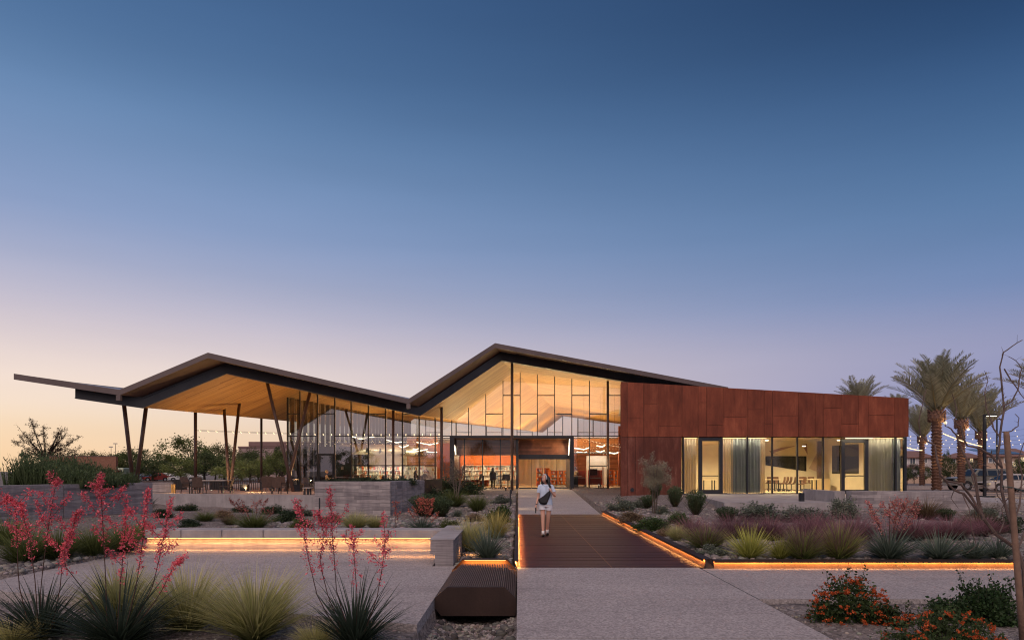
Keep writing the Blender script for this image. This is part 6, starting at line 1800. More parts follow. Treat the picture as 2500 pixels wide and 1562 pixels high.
def sitter(px, Y, rz, label, top, hair, seat=.46, z=.52, skin='skin', longhair=False, hat=False, lean=.1, arms=True):
    t = thing('person', label, 'person', (0, 0, 0))
    s = seat
    V = [(0, 0, s + .08), (0, -lean * .4, s + .30), (0, -lean, s + .50), (0, -lean * 1.2, s + .60), (-.09, -.05, s + .07), (-.1, -.42, s + .08), (-.1, -.40, .1), (-.1, -.52, .05), (.09, -.05, s + .07), (.1, -.42, s + .08), (.1, -.40, .1), (.1, -.52, .05),
         (-.18, -lean, s + .48), (-.22, -lean - .12, s + .26), (-.1, -lean - .36, s + .30), (.18, -lean, s + .48), (.22, -lean - .12, s + .26), (.1, -lean - .36, s + .32)]
    Eg = [(0, 1), (1, 2), (2, 3), (0, 4), (4, 5), (5, 6), (6, 7), (0, 8), (8, 9), (9, 10), (10, 11), (2, 12), (12, 13), (13, 14), (2, 15), (15, 16), (16, 17)]
    rd = [(.15, .11), (.14, .10), (.16, .10), .055, .085, .062, .045, .04, .085, .062, .045, .04, .06, .05, .035, .06, .05, .035]
    skin_mesh('body', V, Eg, rd, top, t, 1)
    h = Vector((0, -lean * 1.35 - .02, s + .74))
    hd = MB().ball(h, .078, .095, .115, 12, 9).build('head', M[skin], t, smooth=True, local=True)
    for sgn in (-1, 1):
        MB().ball(h + Vector((sgn * .03, -.082, .012)), .011, .008, .007, 6, 4).build('eye', M['eye'], hd, local=True)
        MB().ball(h + Vector((sgn * .077, 0, 0)), .01, .018, .026, 6, 4).build('ear', M[skin], hd, local=True)
    MB().ball(h + Vector((0, -.095, -.015)), .012, .016, .018, 6, 4).build('nose', M[skin], hd, local=True)
    mb = MB().ball(h + Vector((0, .02, .025)), .087, .098, .112, 12, 9)
    if longhair: mb.tube([h + Vector((0, .05, .04)), h + Vector((0, .10, -.12)), h + Vector((0, .12, -.36))], [.10, .12, .08], 10)
    mb.build('hair' if not hat else 'cap', hair, hd, smooth=True, local=True)
    for sgn, i in ((-1, 14), (1, 17)):
        w_ = Vector(V[i]); mb = MB().ball(w_ + Vector((-sgn * .01, -.05, 0)), .03, .05, .018, 8, 5)
        for q in range(4): mb.tube([w_ + Vector((-.02 + .013 * q, -.085, 0)), w_ + Vector((-.02 + .013 * q, -.12, -.012)), w_ + Vector((-.02 + .013 * q, -.135, -.03))], [.008, .007, .005], 5)
        mb.tube([w_ + Vector((-sgn * .03, -.03, 0)), w_ + Vector((-sgn * .045, -.07, .005))], [.009, .006], 5)
        mb.build('hand', M[skin], t, smooth=True, local=True)
    t.location = (X_(px, Y), Y, z); t.rotation_euler.z = rz
    return t
cl = lambda n, c: plain(n, c, .85, 0, .1, 8, .1)
M['tan_cloth'] = cl('tan_cloth', (.42, .28, .13)); M['grey_cloth'] = cl('grey_cloth', (.17, .15, .13)); M['cream_cloth'] = cl('cream_cloth', (.62, .52, .40)); M['dark_cloth'] = cl('dark_cloth', (.03, .025, .022)); M['pink_cloth'] = cl('pink_cloth', (.50, .30, .24))
sitter(1203, 49.25, 3.14, 'student with long dark hair on a counter chair, seen from behind', M['dark_cloth'], M['hair'], .64, .52, longhair=True, lean=.18)
sitter(797, 46.0, 1.9, 'person in tan clothing and tan cap reading at the terrace glass', M['tan_cloth'], M['tan_cloth'], .46, .52, hat=True, lean=.0)
sitter(871, 55, -.5, 'dark-haired reader sitting first from the terrace side behind the planter', M['cream_cloth'], M['hair'], .46, .52)
sitter(885, 56.5, .3, 'brown-haired reader in pink sitting at the second seat behind the planter', M['pink_cloth'], M['bark'], .46, .52)
sitter(1012, 54, 1.2, 'reader with dark long hair bent over the table behind the glass', M['dark_cloth'], M['hair'], .46, .52, longhair=True)
sitter(1036, 54, .2, 'reader in grey shirt writing at the table near the orange wall', M['grey_cloth'], M['hair'], .46, .52, lean=.2)
sitter(1056, 55, -1.2, 'reader in cream top leaning over the table closest to the orange wall', M['cream_cloth'], M['hair'], .46, .52, lean=.3)
sitter(1405, 53.9, 3.0, 'person in tan top standing behind the service desk by the portal', M['tan_cloth'], M['hair'], .72, .52, lean=.05)
table('reading_table', 'long reading table behind the planter shrubs near the orange wall', X_(1000, 53.4), X_(1064, 53.4), 52.9, 53.7, .52, 'tabletop')
table('reading_table', 'reading table with two readers on the terrace side of the glass front', X_(862, 54.4), X_(905, 54.4), 54.0, 54.8, .52, 'tabletop')
rc = shell_chair('reading_chair', 'dark reading chair backing onto the glass behind the planter shrubs, first', 'chair', 'dark_chair', .46, False, 'dark reading chairs behind the glass', (X_(868, 53.6), 53.6, .52), 3.1)
for px, Y, lbl in ((936, 53, 'dark reading chair alone between two mullions behind the shrubs'), (980, 53, 'dark reading chair beside the terrace column behind the shrubs'), (1024, 52.5, 'dark reading chair nearest the orange wall behind the shrubs')):
    c = copy_tree(rc); c.location = (X_(px, Y), Y, .52); c['label'] = lbl

# ------------------------------------------------------------------ cars
M['tyre'] = plain('tyre_rubber', (.014, .014, .015), .8, 0, .2, 20, .1)
M['rim'] = plain('alloy_rim', (.45, .45, .46), .35, .8, .05, 20, 0)
M['carglass'] = plain('car_glass', (.018, .024, .032), .06, 0, .05, 4, 0)
M['headlight'] = plain('headlight_lens', (.72, .66, .45), .15, 0, .05, 10, 0)
M['chrome'] = plain('bumper_chrome', (.5, .48, .44), .3, .6, .05, 4, 0)
M['taillight'] = plain('red_tail_light', (.45, .03, .02), .2, 0, .05, 10, 0)
def carpaint(name, c): return plain(name, c, .28, .25, .04, 2, 0, 60, .6)
def car(label, kind, paint, loc, rz, group=None):
    """nose towards -x before turning"""
    t = thing('parked_car', label, 'suv' if kind == 'suv' else 'car', (0, 0, 0), group)
    if kind == 'suv':
        L, Wd, H_, bz, wr, xa, xb = 5.0, 1.92, 1.88, .42, .38, -1.55, 1.42
        low = [(-2.48, .55), (-2.50, .85), (-2.38, 1.06), (-1.12, 1.18), (2.38, 1.18), (2.48, 1.0), (2.5, .55), (2.4, .42), (-2.35, .42)]
        top = [(-1.10, 1.19), (-.42, 1.80), (.0, 1.87), (2.05, 1.86), (2.34, 1.72), (2.40, 1.19)]
        win = [(-.92, 1.24, -.40, 1.73), (.42, .36), ]
        sw = [(-.74, -.30, .30, 1.74), (.38, .40, 1.20, 1.74), (1.28, 1.28, 2.12, 1.70)]
    else:
        L, Wd, H_, bz, wr, xa, xb = 4.6, 1.8, 1.45, .28, .33, -1.42, 1.30
        low = [(-2.28, .35), (-2.30, .58), (-2.15, .76), (-1.02, .90), (1.55, .94), (2.22, .88), (2.3, .62), (2.28, .35), (2.1, .26), (-2.1, .26)]
        top = [(-1.0, .91), (-.25, 1.38), (.15, 1.45), (.75, 1.43), (1.75, .95)]
        sw = [(-.60, -.18, .18, 1.36), (.25, .25, .68, 1.36)]
    def hull(pts, w0, w1, nm, m, zlo, zhi):
        n = len(pts); f = lambda z: w0 + (w1 - w0) * max(0, min(1, (z - zlo) / (zhi - zlo)))
        vs = [(x, -f(z), z) for x, z in pts] + [(x, f(z), z) for x, z in pts]
        fs = [tuple(range(n)), tuple(range(2 * n - 1, n - 1, -1))] + [((k + 1) % n, k, n + k, n + (k + 1) % n) for k in range(n)]
        me_ = MB().add(vs, fs).build(nm, m, t, local=True)
        b = me_.modifiers.new('bevel', 'BEVEL'); b.width = .06; b.segments = 2; b.limit_method = 'ANGLE'
        return me_
    body = hull(low, Wd / 2, Wd / 2 * .97, 'body', paint, .4, 1.2)
    cab = hull(top, Wd / 2 * .95, Wd / 2 * .74, 'cabin', paint, top[0][1], H_)
    # windows set just proud of the cabin
    zb, zt = top[0][1], H_
    wz = lambda z: Wd / 2 * (.95 + (.74 - .95) * (z - zb) / (zt - zb)) + .008
    for s in (-1, 1):
        for (x0, x0t, x1, z1) in sw:
            z0 = zb + .07; z1 -= .02
            x1t = x1 if x1 < 2 else x1 - .15
            MB().add([(x0, s * wz(z0), z0), (x1, s * wz(z0), z0), (x1t, s * wz(z1), z1), (x0t, s * wz(z1), z1)], [(0, 1, 2, 3)]).build('side_window', M['carglass'], cab, local=True)
    (x0, z0), (x1, z1) = top[0], top[1]
    e = .012
    MB().add([(x0 + .06 - e, -wz(z0) * .92, z0 + .06 + e), (x1 - .05 - e, -wz(z1) * .9, z1 - .05 + e), (x1 - .05 - e, wz(z1) * .9, z1 - .05 + e), (x0 + .06 - e, wz(z0) * .92, z0 + .06 + e)], [(0, 1, 2, 3)]).build('windscreen', M['carglass'], cab, local=True)
    (x0, z0), (x1, z1) = top[-1], top[-2]
    MB().add([(x0 - .02 + e, -wz(z0) * .9, z0 + .06), (x1 + e, -wz(z1) * .88, z1 - .03), (x1 + e, wz(z1) * .88, z1 - .03), (x0 - .02 + e, wz(z0) * .9, z0 + .06)], [(0, 3, 2, 1)]).build('rear_window', M['carglass'], cab, local=True)
    for x in (xa, xb):
        for s in (-1, 1):
            y = s * (Wd / 2 - .11)
            w_ = MB().tube([(x, y - .11, wr), (x, y - .09, wr), (x, y + .09, wr), (x, y + .11, wr)], [wr * .92, wr, wr, wr * .92], 18).build('wheel', M['tyre'], t, smooth=False, local=True)
            MB().tube([(x, s * (Wd / 2 - .02), wr), (x, s * (Wd / 2 + .008), wr)], [wr * .62, wr * .55], 14).build('rim', M['rim'], w_, local=True)
            MB().tube([(x, s * (Wd / 2 - .09), wr * 1.02), (x, s * (Wd / 2 + .004), wr * 1.02)], wr * 1.16, 18).build('wheel_arch', M['tyre'], body, local=True)
    zf = low[1][1]
    for s in (-1, 1):
        MB().cbox(low[1][0] - .02, low[1][0] + .14, s * Wd / 2 * .9 - .17, s * Wd / 2 * .9 + .09, zf - .02, zf + .15, .02).build('headlight', M['headlight'], body, local=True)
        MB().cbox(L / 2 - .1, L / 2 + .012, s * Wd / 2 * .86 - .1, s * Wd / 2 * .86 + .08, zf, zf + .2, .02).build('tail_light', M['taillight'], body, local=True)
        MB().cbox(top[0][0] + .2, top[0][0] + .36, s * (Wd / 2 + .09) - .08, s * (Wd / 2 + .09) + .08, zb + .05, zb + .2, .02).build('wing_mirror', paint, body, local=True)
    MB().box(low[1][0] - .015, low[1][0] + .1, -.5, .5, zf - .02, zf + .13).build('grille', M['black_gloss'], body, local=True)
    MB().cbox(low[0][0] - .06, low[0][0] + .2, -Wd / 2 * .97, Wd / 2 * .97, low[0][1] - .12, low[0][1] + .1, .04).build('front_bumper', M['chrome'], body, local=True)
    MB().cbox(L / 2 - .15, L / 2 + .04, -Wd / 2 * .97, Wd / 2 * .97, low[0][1] - .12, low[0][1] + .1, .04).build('rear_bumper', M['chrome'], body, local=True)
    MB().box(-.02, .14, -Wd / 2 - .006, -Wd / 2 + .02, zb - .14, zb - .1).build('door_handle', M['chrome'], body, local=True)
    t.location = loc; t.rotation_euler.z = rz
    return t
px_ = lambda px, Y: X_(px, Y)
car('grey green SUV parked by the palms with its headlamp towards the wing', 'suv', carpaint('grey_green_paint', (.16, .15, .12)), (px_(2385, 60), 60, .12), .05)
car('pale sedan parked behind the lamp post, partly hidden by bare branches', 'sedan', carpaint('pale_beige_paint', (.50, .45, .40)), (px_(2462, 55), 55, .12), .04)
car('white car cut off by the picture edge behind the stake', 'sedan', carpaint('white_paint_car', (.6, .58, .55)), (px_(2535, 60), 60, .12), .1)
proto = None
for px, Y, rz, c, lbl in ((314, 118, .3, (.05, .06, .08), 'dark distant car nearest the brick building'), (352, 122, .4, (.05, .12, .26), 'blue distant car beside the first slanted columns'), (384, 120, .4, (.40, .05, .04), 'red distant car right of the blue one'), (402, 126, .5, (.6, .6, .6), 'white distant car just right of the red one'),
                          (428, 122, .5, (.35, .36, .38), 'silver distant car under the tall tree'), (446, 118, .4, (.5, .5, .5), 'light grey distant car left of the tall column'), (466, 124, .4, (.62, .62, .62), 'white distant car behind the tall round column')):
    pm_ = carpaint('car_paint', c)
    if proto is None: o = car('x', 'sedan', pm_, (0, 0, 0), 0, 'distant cars in the car park behind the terrace'); proto = o
    else:
        o = copy_tree(proto)
        for q in o.children:
            if q.name.split('.')[0] in ('body', 'cabin'):
                q.data = q.data.copy(); q.data.materials.clear(); q.data.materials.append(pm_)
    o.location = (X_(px, Y), Y, 0.0); o.rotation_euler = (0, 0, rz); o['label'] = lbl
van = thing('parked_van', 'pale green distant box van beside the brick building', 'van', (X_(293, 116), 116, 0))
MB().cbox(X_(284, 116), X_(305, 116), 115.5, 118, .45, 2.35, .08).build('body', carpaint('pale_green_paint', (.45, .50, .36)), van)
MB().box(X_(287, 116), X_(302, 116), 115.47, 115.49, 1.5, 2.0).build('window', M['carglass'], van)
for px in (288, 301): MB().tube([(X_(px, 116), 115.4, .38), (X_(px, 116), 115.7, .38)], .38, 12).build('wheel', M['tyre'], van)
pk = MB().add([(-60, 95, .012), (-36, 95, .012), (-50, 150, .012), (-110, 150, .012)], [(0, 1, 2, 3)]).build('car_park', plain('asphalt', (.06, .058, .056), .9, 0, .2, .6, .2), None, kind='structure')
MB().add([(24, 41, .10), (70, 46, .10), (90, 75, .10), (30, 75, .10)], [(0, 1, 2, 3)]).build('parking_court', plain('sandy_paving', (.36, .26, .20), .85, 0, .12, .6, .15), None, kind='structure')
MB().box(X_(2210, 62), X_(2500, 66), 66, 66.2, .0, .35).build('kerb', M['conc'], None, kind='structure')

# ------------------------------------------------------------------ street lamps, masts
def street_lamp(px, pyb, pyt, Y, label, glow=True, arm=1.0):
    x = X_(px, Y); z = Z_(pyb, Y); h = (pyb - pyt) * Y / F
    t = thing('street_lamp', label, 'street lamp', (x, Y, z))
    MB().box(x - .42, x + .42, Y - .42, Y + .42, z - .1, z + .12).build('base', M['black'], t)
    MB().box(x - .075, x + .075, Y - .075, Y + .075, z + .12, z + h).build('pole', M['black'], t)
    hd = MB().cbox(x + .1, x + arm * .72, Y - .15, Y + .15, z + h - .10, z + h + .01, .02).build('lamp_head', M['black'], t)
    MB().bar((x, Y, z + h - .04), (x + .15, Y, z + h - .04), .06).build('arm', M['black'], t)
    if glow:
        MB().box(x + .14, x + arm * .70, Y - .12, Y + .12, z + h - .125, z + h - .102).build('lens', M['led_white'], hd)
        lamp('lamp_light', 'AREA', (x + .4, Y, z + h - .14), 120, (1, .80, .52), t, (0, 0, -1), .5, .25)
street_lamp(2404, 1214, 1011, 44, 'black square street lamp with its head lit, in front of the parked cars')
street_lamp(2434, 1150, 1022, 95, 'thin distant unlit street lamp behind the lit one', False, 1.2)
for px, py, lbl in ((271, 1091, 'distant floodlight mast, shorter of the two'), (282, 1083, 'distant floodlight mast, taller of the two')):
    Y = 260; x = X_(px, Y); zt = Z_(py, Y)
    t = thing('floodlight_mast', lbl, 'light mast', (x, Y, 0))
    MB().tube([(x, Y, 0), (x, Y, zt)], [.14, .08], 6).build('pole', M['column'], t)
    MB().box(x - .7, x + .7, Y - .1, Y + .1, zt - .05, zt + .15).build('cross_arm', M['column'], t)
    for k in (-.6, -.2, .2, .6): MB().box(x + k - .12, x + k + .12, Y - .3, Y - .12, zt - .1, zt + .25).build('floodlight', M['rim'], t)
# ------------------------------------------------------------------ trees
def tree_parts(seed, kind='round'):
    """unit tree: height 1, crown radius about .5"""
    g = np.random.default_rng(seed)
    st = [np_tube([(0, 0, 0), (g.uniform(-.02, .02), .01, .18), (0, 0, .36)], [.030, .024, .018], 7, (.085, .065, .05))]
    tips = []
    for k in range(13):
        a = k * 2.4 + g.uniform(-.3, .3); el = g.uniform(.35, 1.25); L = g.uniform(.28, .46)
        b = np.array([0, 0, g.uniform(.18, .38)]); e = b + L * np.array([math.cos(a) * math.cos(el) * 1.1, math.sin(a) * math.cos(el) * 1.1, math.sin(el)])
        m_ = (b + e) / 2 + g.normal(0, .02, 3); st.append(np_tube([tuple(b), tuple(m_), tuple(e)], [.013, .008, .003], 5, (.085, .065, .05))); tips += [e, m_ + (e - m_) * .3]
    tips = np.array(tips)
    cl = []
    nC = 60
    while len(cl) < nC:
        v = g.normal(0, 1, 3); v /= np.linalg.norm(v); v *= g.uniform(.35, 1) ** .5
        c = np.array([v[0] * .46, v[1] * .46, .60 + v[2] * .36])
        if c[2] > .22: cl.append(c)
    cl = np.array(cl); n = 5200
    pick = g.integers(0, nC, n)
    c = cl[pick] + g.normal(0, 1, (n, 3)) * g.uniform(.028, .075, nC)[pick][:, None]
    tone = g.uniform(.75, 1.25, nC)[pick]
    V, Fq, Cc = leaves(g, c, .036, (1, 1, 1), .3, .6, .1)
    Cc = Cc * np.repeat(tone, 4)[:, None]
    return merge(st), (V, Fq, Cc)
TP = [tree_parts(100 + k) for k in range(3)]
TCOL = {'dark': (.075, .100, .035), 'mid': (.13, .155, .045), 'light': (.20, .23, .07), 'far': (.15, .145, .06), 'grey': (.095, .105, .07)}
TM = {}
def tree(label, px, pyb, pyt, wpx, Y, col='mid', name='leafy_tree', cat='tree', group=None, v=None, zb=None):
    x = X_(px, Y); z = float(H(x, Y)) if zb is None else zb
    h = Z_(pyt, Y) - z; w_ = wpx * Y / F * 1.12
    t = thing(name, label, cat, (x, Y, z), group, rp.uniform(0, 6.28)); t.scale = (w_, w_, h)
    k = rp.randint(0, 2) if v is None else v
    key = (k, col)
    if key not in TM:
        (sv, sf, sc), (lv, lf, lc) = TP[k]
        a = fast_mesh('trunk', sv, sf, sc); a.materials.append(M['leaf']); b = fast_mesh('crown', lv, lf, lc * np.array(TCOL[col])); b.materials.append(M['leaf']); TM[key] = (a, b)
    link('trunk', TM[key][0], None, t); link('crown', TM[key][1], None, t, kind='stuff')
    return t
G = 'trees beyond the terrace car park'
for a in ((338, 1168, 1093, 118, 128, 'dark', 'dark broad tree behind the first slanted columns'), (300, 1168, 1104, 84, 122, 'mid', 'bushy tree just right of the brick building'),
          (455, 1172, 1066, 128, 135, 'mid', 'tallest tree, left of the round terrace column'), (440, 1178, 1112, 90, 105, 'light', 'light green low tree in front of the tallest one'), (500, 1178, 1096, 100, 112, 'dark', 'dark tree directly behind the round terrace column'),
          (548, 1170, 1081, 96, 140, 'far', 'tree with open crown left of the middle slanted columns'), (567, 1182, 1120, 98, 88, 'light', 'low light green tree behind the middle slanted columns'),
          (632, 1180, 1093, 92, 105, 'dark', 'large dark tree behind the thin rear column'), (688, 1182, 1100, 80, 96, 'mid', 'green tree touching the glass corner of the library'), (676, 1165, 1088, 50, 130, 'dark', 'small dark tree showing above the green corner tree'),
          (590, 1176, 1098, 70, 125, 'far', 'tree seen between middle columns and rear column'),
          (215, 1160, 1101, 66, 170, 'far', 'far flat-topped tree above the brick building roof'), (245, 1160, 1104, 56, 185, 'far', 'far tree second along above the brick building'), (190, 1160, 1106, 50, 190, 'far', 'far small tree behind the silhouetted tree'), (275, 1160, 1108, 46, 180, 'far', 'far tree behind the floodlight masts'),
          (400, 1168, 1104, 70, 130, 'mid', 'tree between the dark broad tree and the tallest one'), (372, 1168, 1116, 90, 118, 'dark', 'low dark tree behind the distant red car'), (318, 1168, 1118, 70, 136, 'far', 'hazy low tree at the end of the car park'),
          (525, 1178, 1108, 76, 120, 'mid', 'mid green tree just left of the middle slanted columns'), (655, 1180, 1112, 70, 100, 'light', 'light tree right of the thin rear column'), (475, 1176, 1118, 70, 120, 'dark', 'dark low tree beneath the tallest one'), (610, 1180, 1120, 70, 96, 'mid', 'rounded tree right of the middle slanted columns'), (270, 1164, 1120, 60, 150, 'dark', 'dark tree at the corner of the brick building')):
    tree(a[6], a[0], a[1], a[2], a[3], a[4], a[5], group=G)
for a in ((2314, 1166, 1110, 48, 78, 'dark', 'dense dark round tree between two lit palm trunks'), (2372, 1160, 1122, 52, 84, 'grey', 'grey green tree behind the parked SUV'), (2232, 1180, 1128, 34, 95, 'grey', 'small grey tree by the white house'), (2258, 1178, 1136, 30, 92, 'dark', 'small dark tree left of the big palm trunk'),
          (2486, 1160, 1118, 50, 88, 'dark', 'dark tree behind the stake'), (2215, 1182, 1140, 24, 90, 'dark', 'dark shrub-like tree hard by the wing corner'), (2312, 1120, 1096, 22, 175, 'dark', 'tiny far treetop above the tan house roofs')):
    tree(a[6], a[0], a[1], a[2], a[3], a[4], a[5])

# wood behind the viewpoint, seen only mirrored in the glass
def far_wood():
    g = np.random.default_rng(8); parts = []
    for k in range(22):
        x = -70 + k * 7 + g.uniform(-2, 2); y = -26 - g.uniform(0, 14); h = g.uniform(4.8, 8.2); w_ = g.uniform(5, 8)
        (sv, sf, sc), (lv, lf, lc) = TP[k % 3]; s_ = np.array([w_, w_, h]); o = np.array([x, y, 0])
        parts += [(sv * s_ + o, sf, sc), (lv * s_ + o, lf, lc * np.array(TCOL['dark']))]
    link('treeline', fast_mesh('treeline', *merge(parts)), M['leaf'], None, (0, 0, 0), 'stuff')
far_wood()

# sparse dark tree against the sunset
def silhouette():
    g = np.random.default_rng(4); Y = 72; x = X_(112, Y); z = .2
    t = thing('thorny_tree', 'sparse dark thorny tree silhouetted against the sunset sky', 'tree', (x, Y, z))
    k = Y / F; st = []; lc = []
    tips = [(30, 1060), (60, 1038), (84, 1022), (92, 1028), (122, 1036), (150, 1044), (158, 1043), (172, 1056), (182, 1062), (45, 1078), (140, 1060), (176, 1078), (196, 1092), (186, 1096), (55, 1088), (70, 1066), (108, 1052), (132, 1052), (160, 1082), (50, 1106), (180, 1108)]
    o = np.array([x, Y, z]); base = np.array([X_(110, Y), Y, z]); fork = np.array(W(110, 1122, Y))
    st.append(np_tube([tuple(base - o), tuple(fork - o)], [.2, .14], 7, (.03, .024, .02)))
    for (a, b) in tips:
        e = np.array(W(a, b, Y)); e[1] += g.uniform(-1.2, 1.2); m1 = fork + (e - fork) * .4 + g.normal(0, .10, 3); m2 = fork + (e - fork) * .75 + g.normal(0, .12, 3)
        P_ = [fork, m1, m2, e]; st.append(np_tube([tuple(p - o) for p in P_], [.07, .044, .026, .009], 5, (.03, .024, .02)))
        for q in range(9):
            u = g.uniform(.2, .95); i = min(int(u * 3), 2); b0 = P_[i] + (P_[i + 1] - P_[i]) * (u * 3 - i); d = g.normal(0, 1, 3); d[2] = abs(d[2]) * .8; d /= np.linalg.norm(d); e2 = b0 + d * g.uniform(.25, .8)
            st.append(np_tube([tuple(b0 - o), tuple((b0 + e2) / 2 + g.normal(0, .02, 3) - o), tuple(e2 - o)], [.016, .011, .005], 4, (.03, .024, .02)))
            n = 26; uu = g.uniform(0, 1, (n, 1)); lc.append(b0 + (e2 - b0) * uu + g.normal(0, .08, (n, 3)) - o)
        n = 70; uu = np.sort(g.uniform(.15, 1, n)); i = np.minimum((uu * 3).astype(int), 2); A = np.array(P_)[i]; B = np.array(P_)[i + 1]
        lc.append(A + (B - A) * (uu * 3 - i)[:, None] + g.normal(0, .11, (n, 3)) - o)
    low = np.array([W(g.uniform(50, 190), g.uniform(1098, 1122), Y + g.uniform(-1, 1)) for _ in range(1500)]) - o
    lc.append(low)
    link('branches', fast_mesh('branches', *merge(st)), M['leaf'], t); link('foliage', fast_mesh('foliage', *leaves(g, np.concatenate(lc), .13, (.095, .058, .034), .4, .45, .2)), M['leaf'], t, kind='stuff')
silhouette()

# small olive tree by the rusted wall
def small_tree(label, name, px, pyb, pyt, wpx, crown0, trunks, nleaf, col, seed, bare=False, Y=None, tr=.03):
    g = np.random.default_rng(seed)
    if Y is None: x, y, z = gnd(px, pyb)
    else: y = Y; x = X_(px, y); z = float(H(x, y))
    t = thing(name, label, 'tree', (x, y, z)); k = y / F; hh = (pyb - pyt) * k; w_ = wpx * k / 2; c0 = (pyb - crown0) * k
    st = []; lc = []; bc = (.22, .18, .15) if bare else (.16, .125, .10)
    for q in range(trunks):
        b = np.array([g.uniform(-.05, .05) * (q + .3), g.uniform(-.05, .05), 0]); a = g.uniform(0, 6.28)
        top_ = np.array([w_ * .35 * math.cos(a), w_ * .3 * math.sin(a), hh * .72])
        m1 = b + (top_ - b) * .45 + np.array([g.normal(0, .05), g.normal(0, .05), 0])
        P_ = [b, m1, top_]; st.append(np_tube([tuple(v) for v in P_], [tr, tr * .75, tr * .35], 6, bc))
        for j in range(22 // trunks + 8):
            u = g.uniform(.4, 1); i = 0 if u < .5 else 1; b0 = P_[i] + (P_[i + 1] - P_[i]) * (u * 2 - i)
            a2 = g.uniform(0, 6.28); rr = w_ * math.sqrt(g.uniform(.2, 1)); e = np.array([rr * math.cos(a2), rr * .9 * math.sin(a2), c0 + (hh - c0) * g.uniform(.1, 1) * (1 - .35 * (rr / w_) ** 2)])
            mm = (b0 + e) / 2 + g.normal(0, .04, 3) + np.array([0, 0, -.04]); st.append(np_tube([tuple(b0), tuple(mm), tuple(e)], [tr * .3, tr * .2, tr * .08], 4, bc))
            for s_ in range(4 if not bare else 7):
                u2 = g.uniform(.3, 1); c1 = b0 + (e - b0) * u2; e2 = c1 + np.array([g.normal(0, .13), g.normal(0, .13), abs(g.normal(.1, .12))]); st.append(np_tube([tuple(c1), tuple(e2)], [tr * .1, tr * .04], 3, bc)); lc.append(c1 + (e2 - c1) * g.uniform(0, 1, (8, 1)))
            lc.append(mm + (e - mm) * g.uniform(0, 1, (10, 1)))
    link('branches', fast_mesh('branches', *merge(st)), M['leaf'], t)
    if nleaf:
        L_ = np.concatenate(lc); L_ = L_[g.integers(0, len(L_), nleaf)] + g.normal(0, .055, (nleaf, 3)); link('foliage', fast_mesh('foliage', *leaves(g, L_, .06, col, .35, .3, .5)), M['leaf'], t, kind='stuff')
    return t
small_tree('small grey-leaved tree standing before the lower rusted steel wall', 'small_tree', 1598, 1252, 1090, 84, 1200, 3, 6500, (.30, .285, .20), 3)
small_tree('bare pale sapling in front of the lobby glass', 'bare_sapling', 1118, 1236, 1100, 88, 1190, 4, 260, (.15, .12, .07), 8, True, None, .035)
small_tree('leafless thin shrub against the orange wall by the second column', 'bare_sapling', 1090, 1200, 1095, 40, 1160, 3, 60, (.16, .12, .06), 9, True, 44, .02)

# ------------------------------------------------------------------ palms
def frond_mesh(seed, L=3.4):
    g = np.random.default_rng(seed); n = 44; parts = []
    # rachis in the x-z plane, curving over
    ts = np.linspace(0, 1, 14); th = R(82) - .62 * ts ** 1.8; P_ = np.zeros((14, 3))
    for i in range(1, 14): P_[i] = P_[i - 1] + L / 13 * np.array([math.cos(th[i]), 0, math.sin(th[i])])
    parts.append(np_tube([tuple(p) for p in P_], list(np.linspace(.035, .006, 14)), 5, (.30, .26, .14)))
    V = []; Fq = []; Cc = []
    for k in range(n):
        t = .14 + .86 * k / n; f = t * 13; i = min(int(f), 12); p = P_[i] + (P_[i + 1] - P_[i]) * (f - i); d = (P_[i + 1] - P_[i]); d /= np.linalg.norm(d); up = np.array([-d[2], 0, d[0]])
        for s in (-1, 1):
            l = (.62 * math.sin(math.pi * (t * .82 + .12)) ** .7 + .05) * g.uniform(.85, 1.15); v = d * .72 + np.array([0, s * .78, 0]) + up * .30 + g.normal(0, .08, 3); v /= np.linalg.norm(v); wv = np.cross(v, up); wv /= np.linalg.norm(wv)
            e = p + v * l; e[2] -= .03; b = len(V); mm = p + v * l * .45
            V += [p, mm + wv * .026, e, mm - wv * .026]; Fq.append([b, b + 1, b + 2, b + 3]); c = np.array((.34, .34, .24)) * g.uniform(.7, 1.3); Cc += [c * .85, c, c * 1.25, c]
    parts.append((np.array(V), np.array(Fq), np.array(Cc)))
    return merge(parts)
FR = [fast_mesh('frond', *frond_mesh(k)) for k in range(3)]
for m_ in FR: m_.materials.append(M['leaf'])
M['palmtrunk'] = plain('palm_trunk_fibre', (.155, .085, .06), .9, 0, .35, 9, .6, 30)
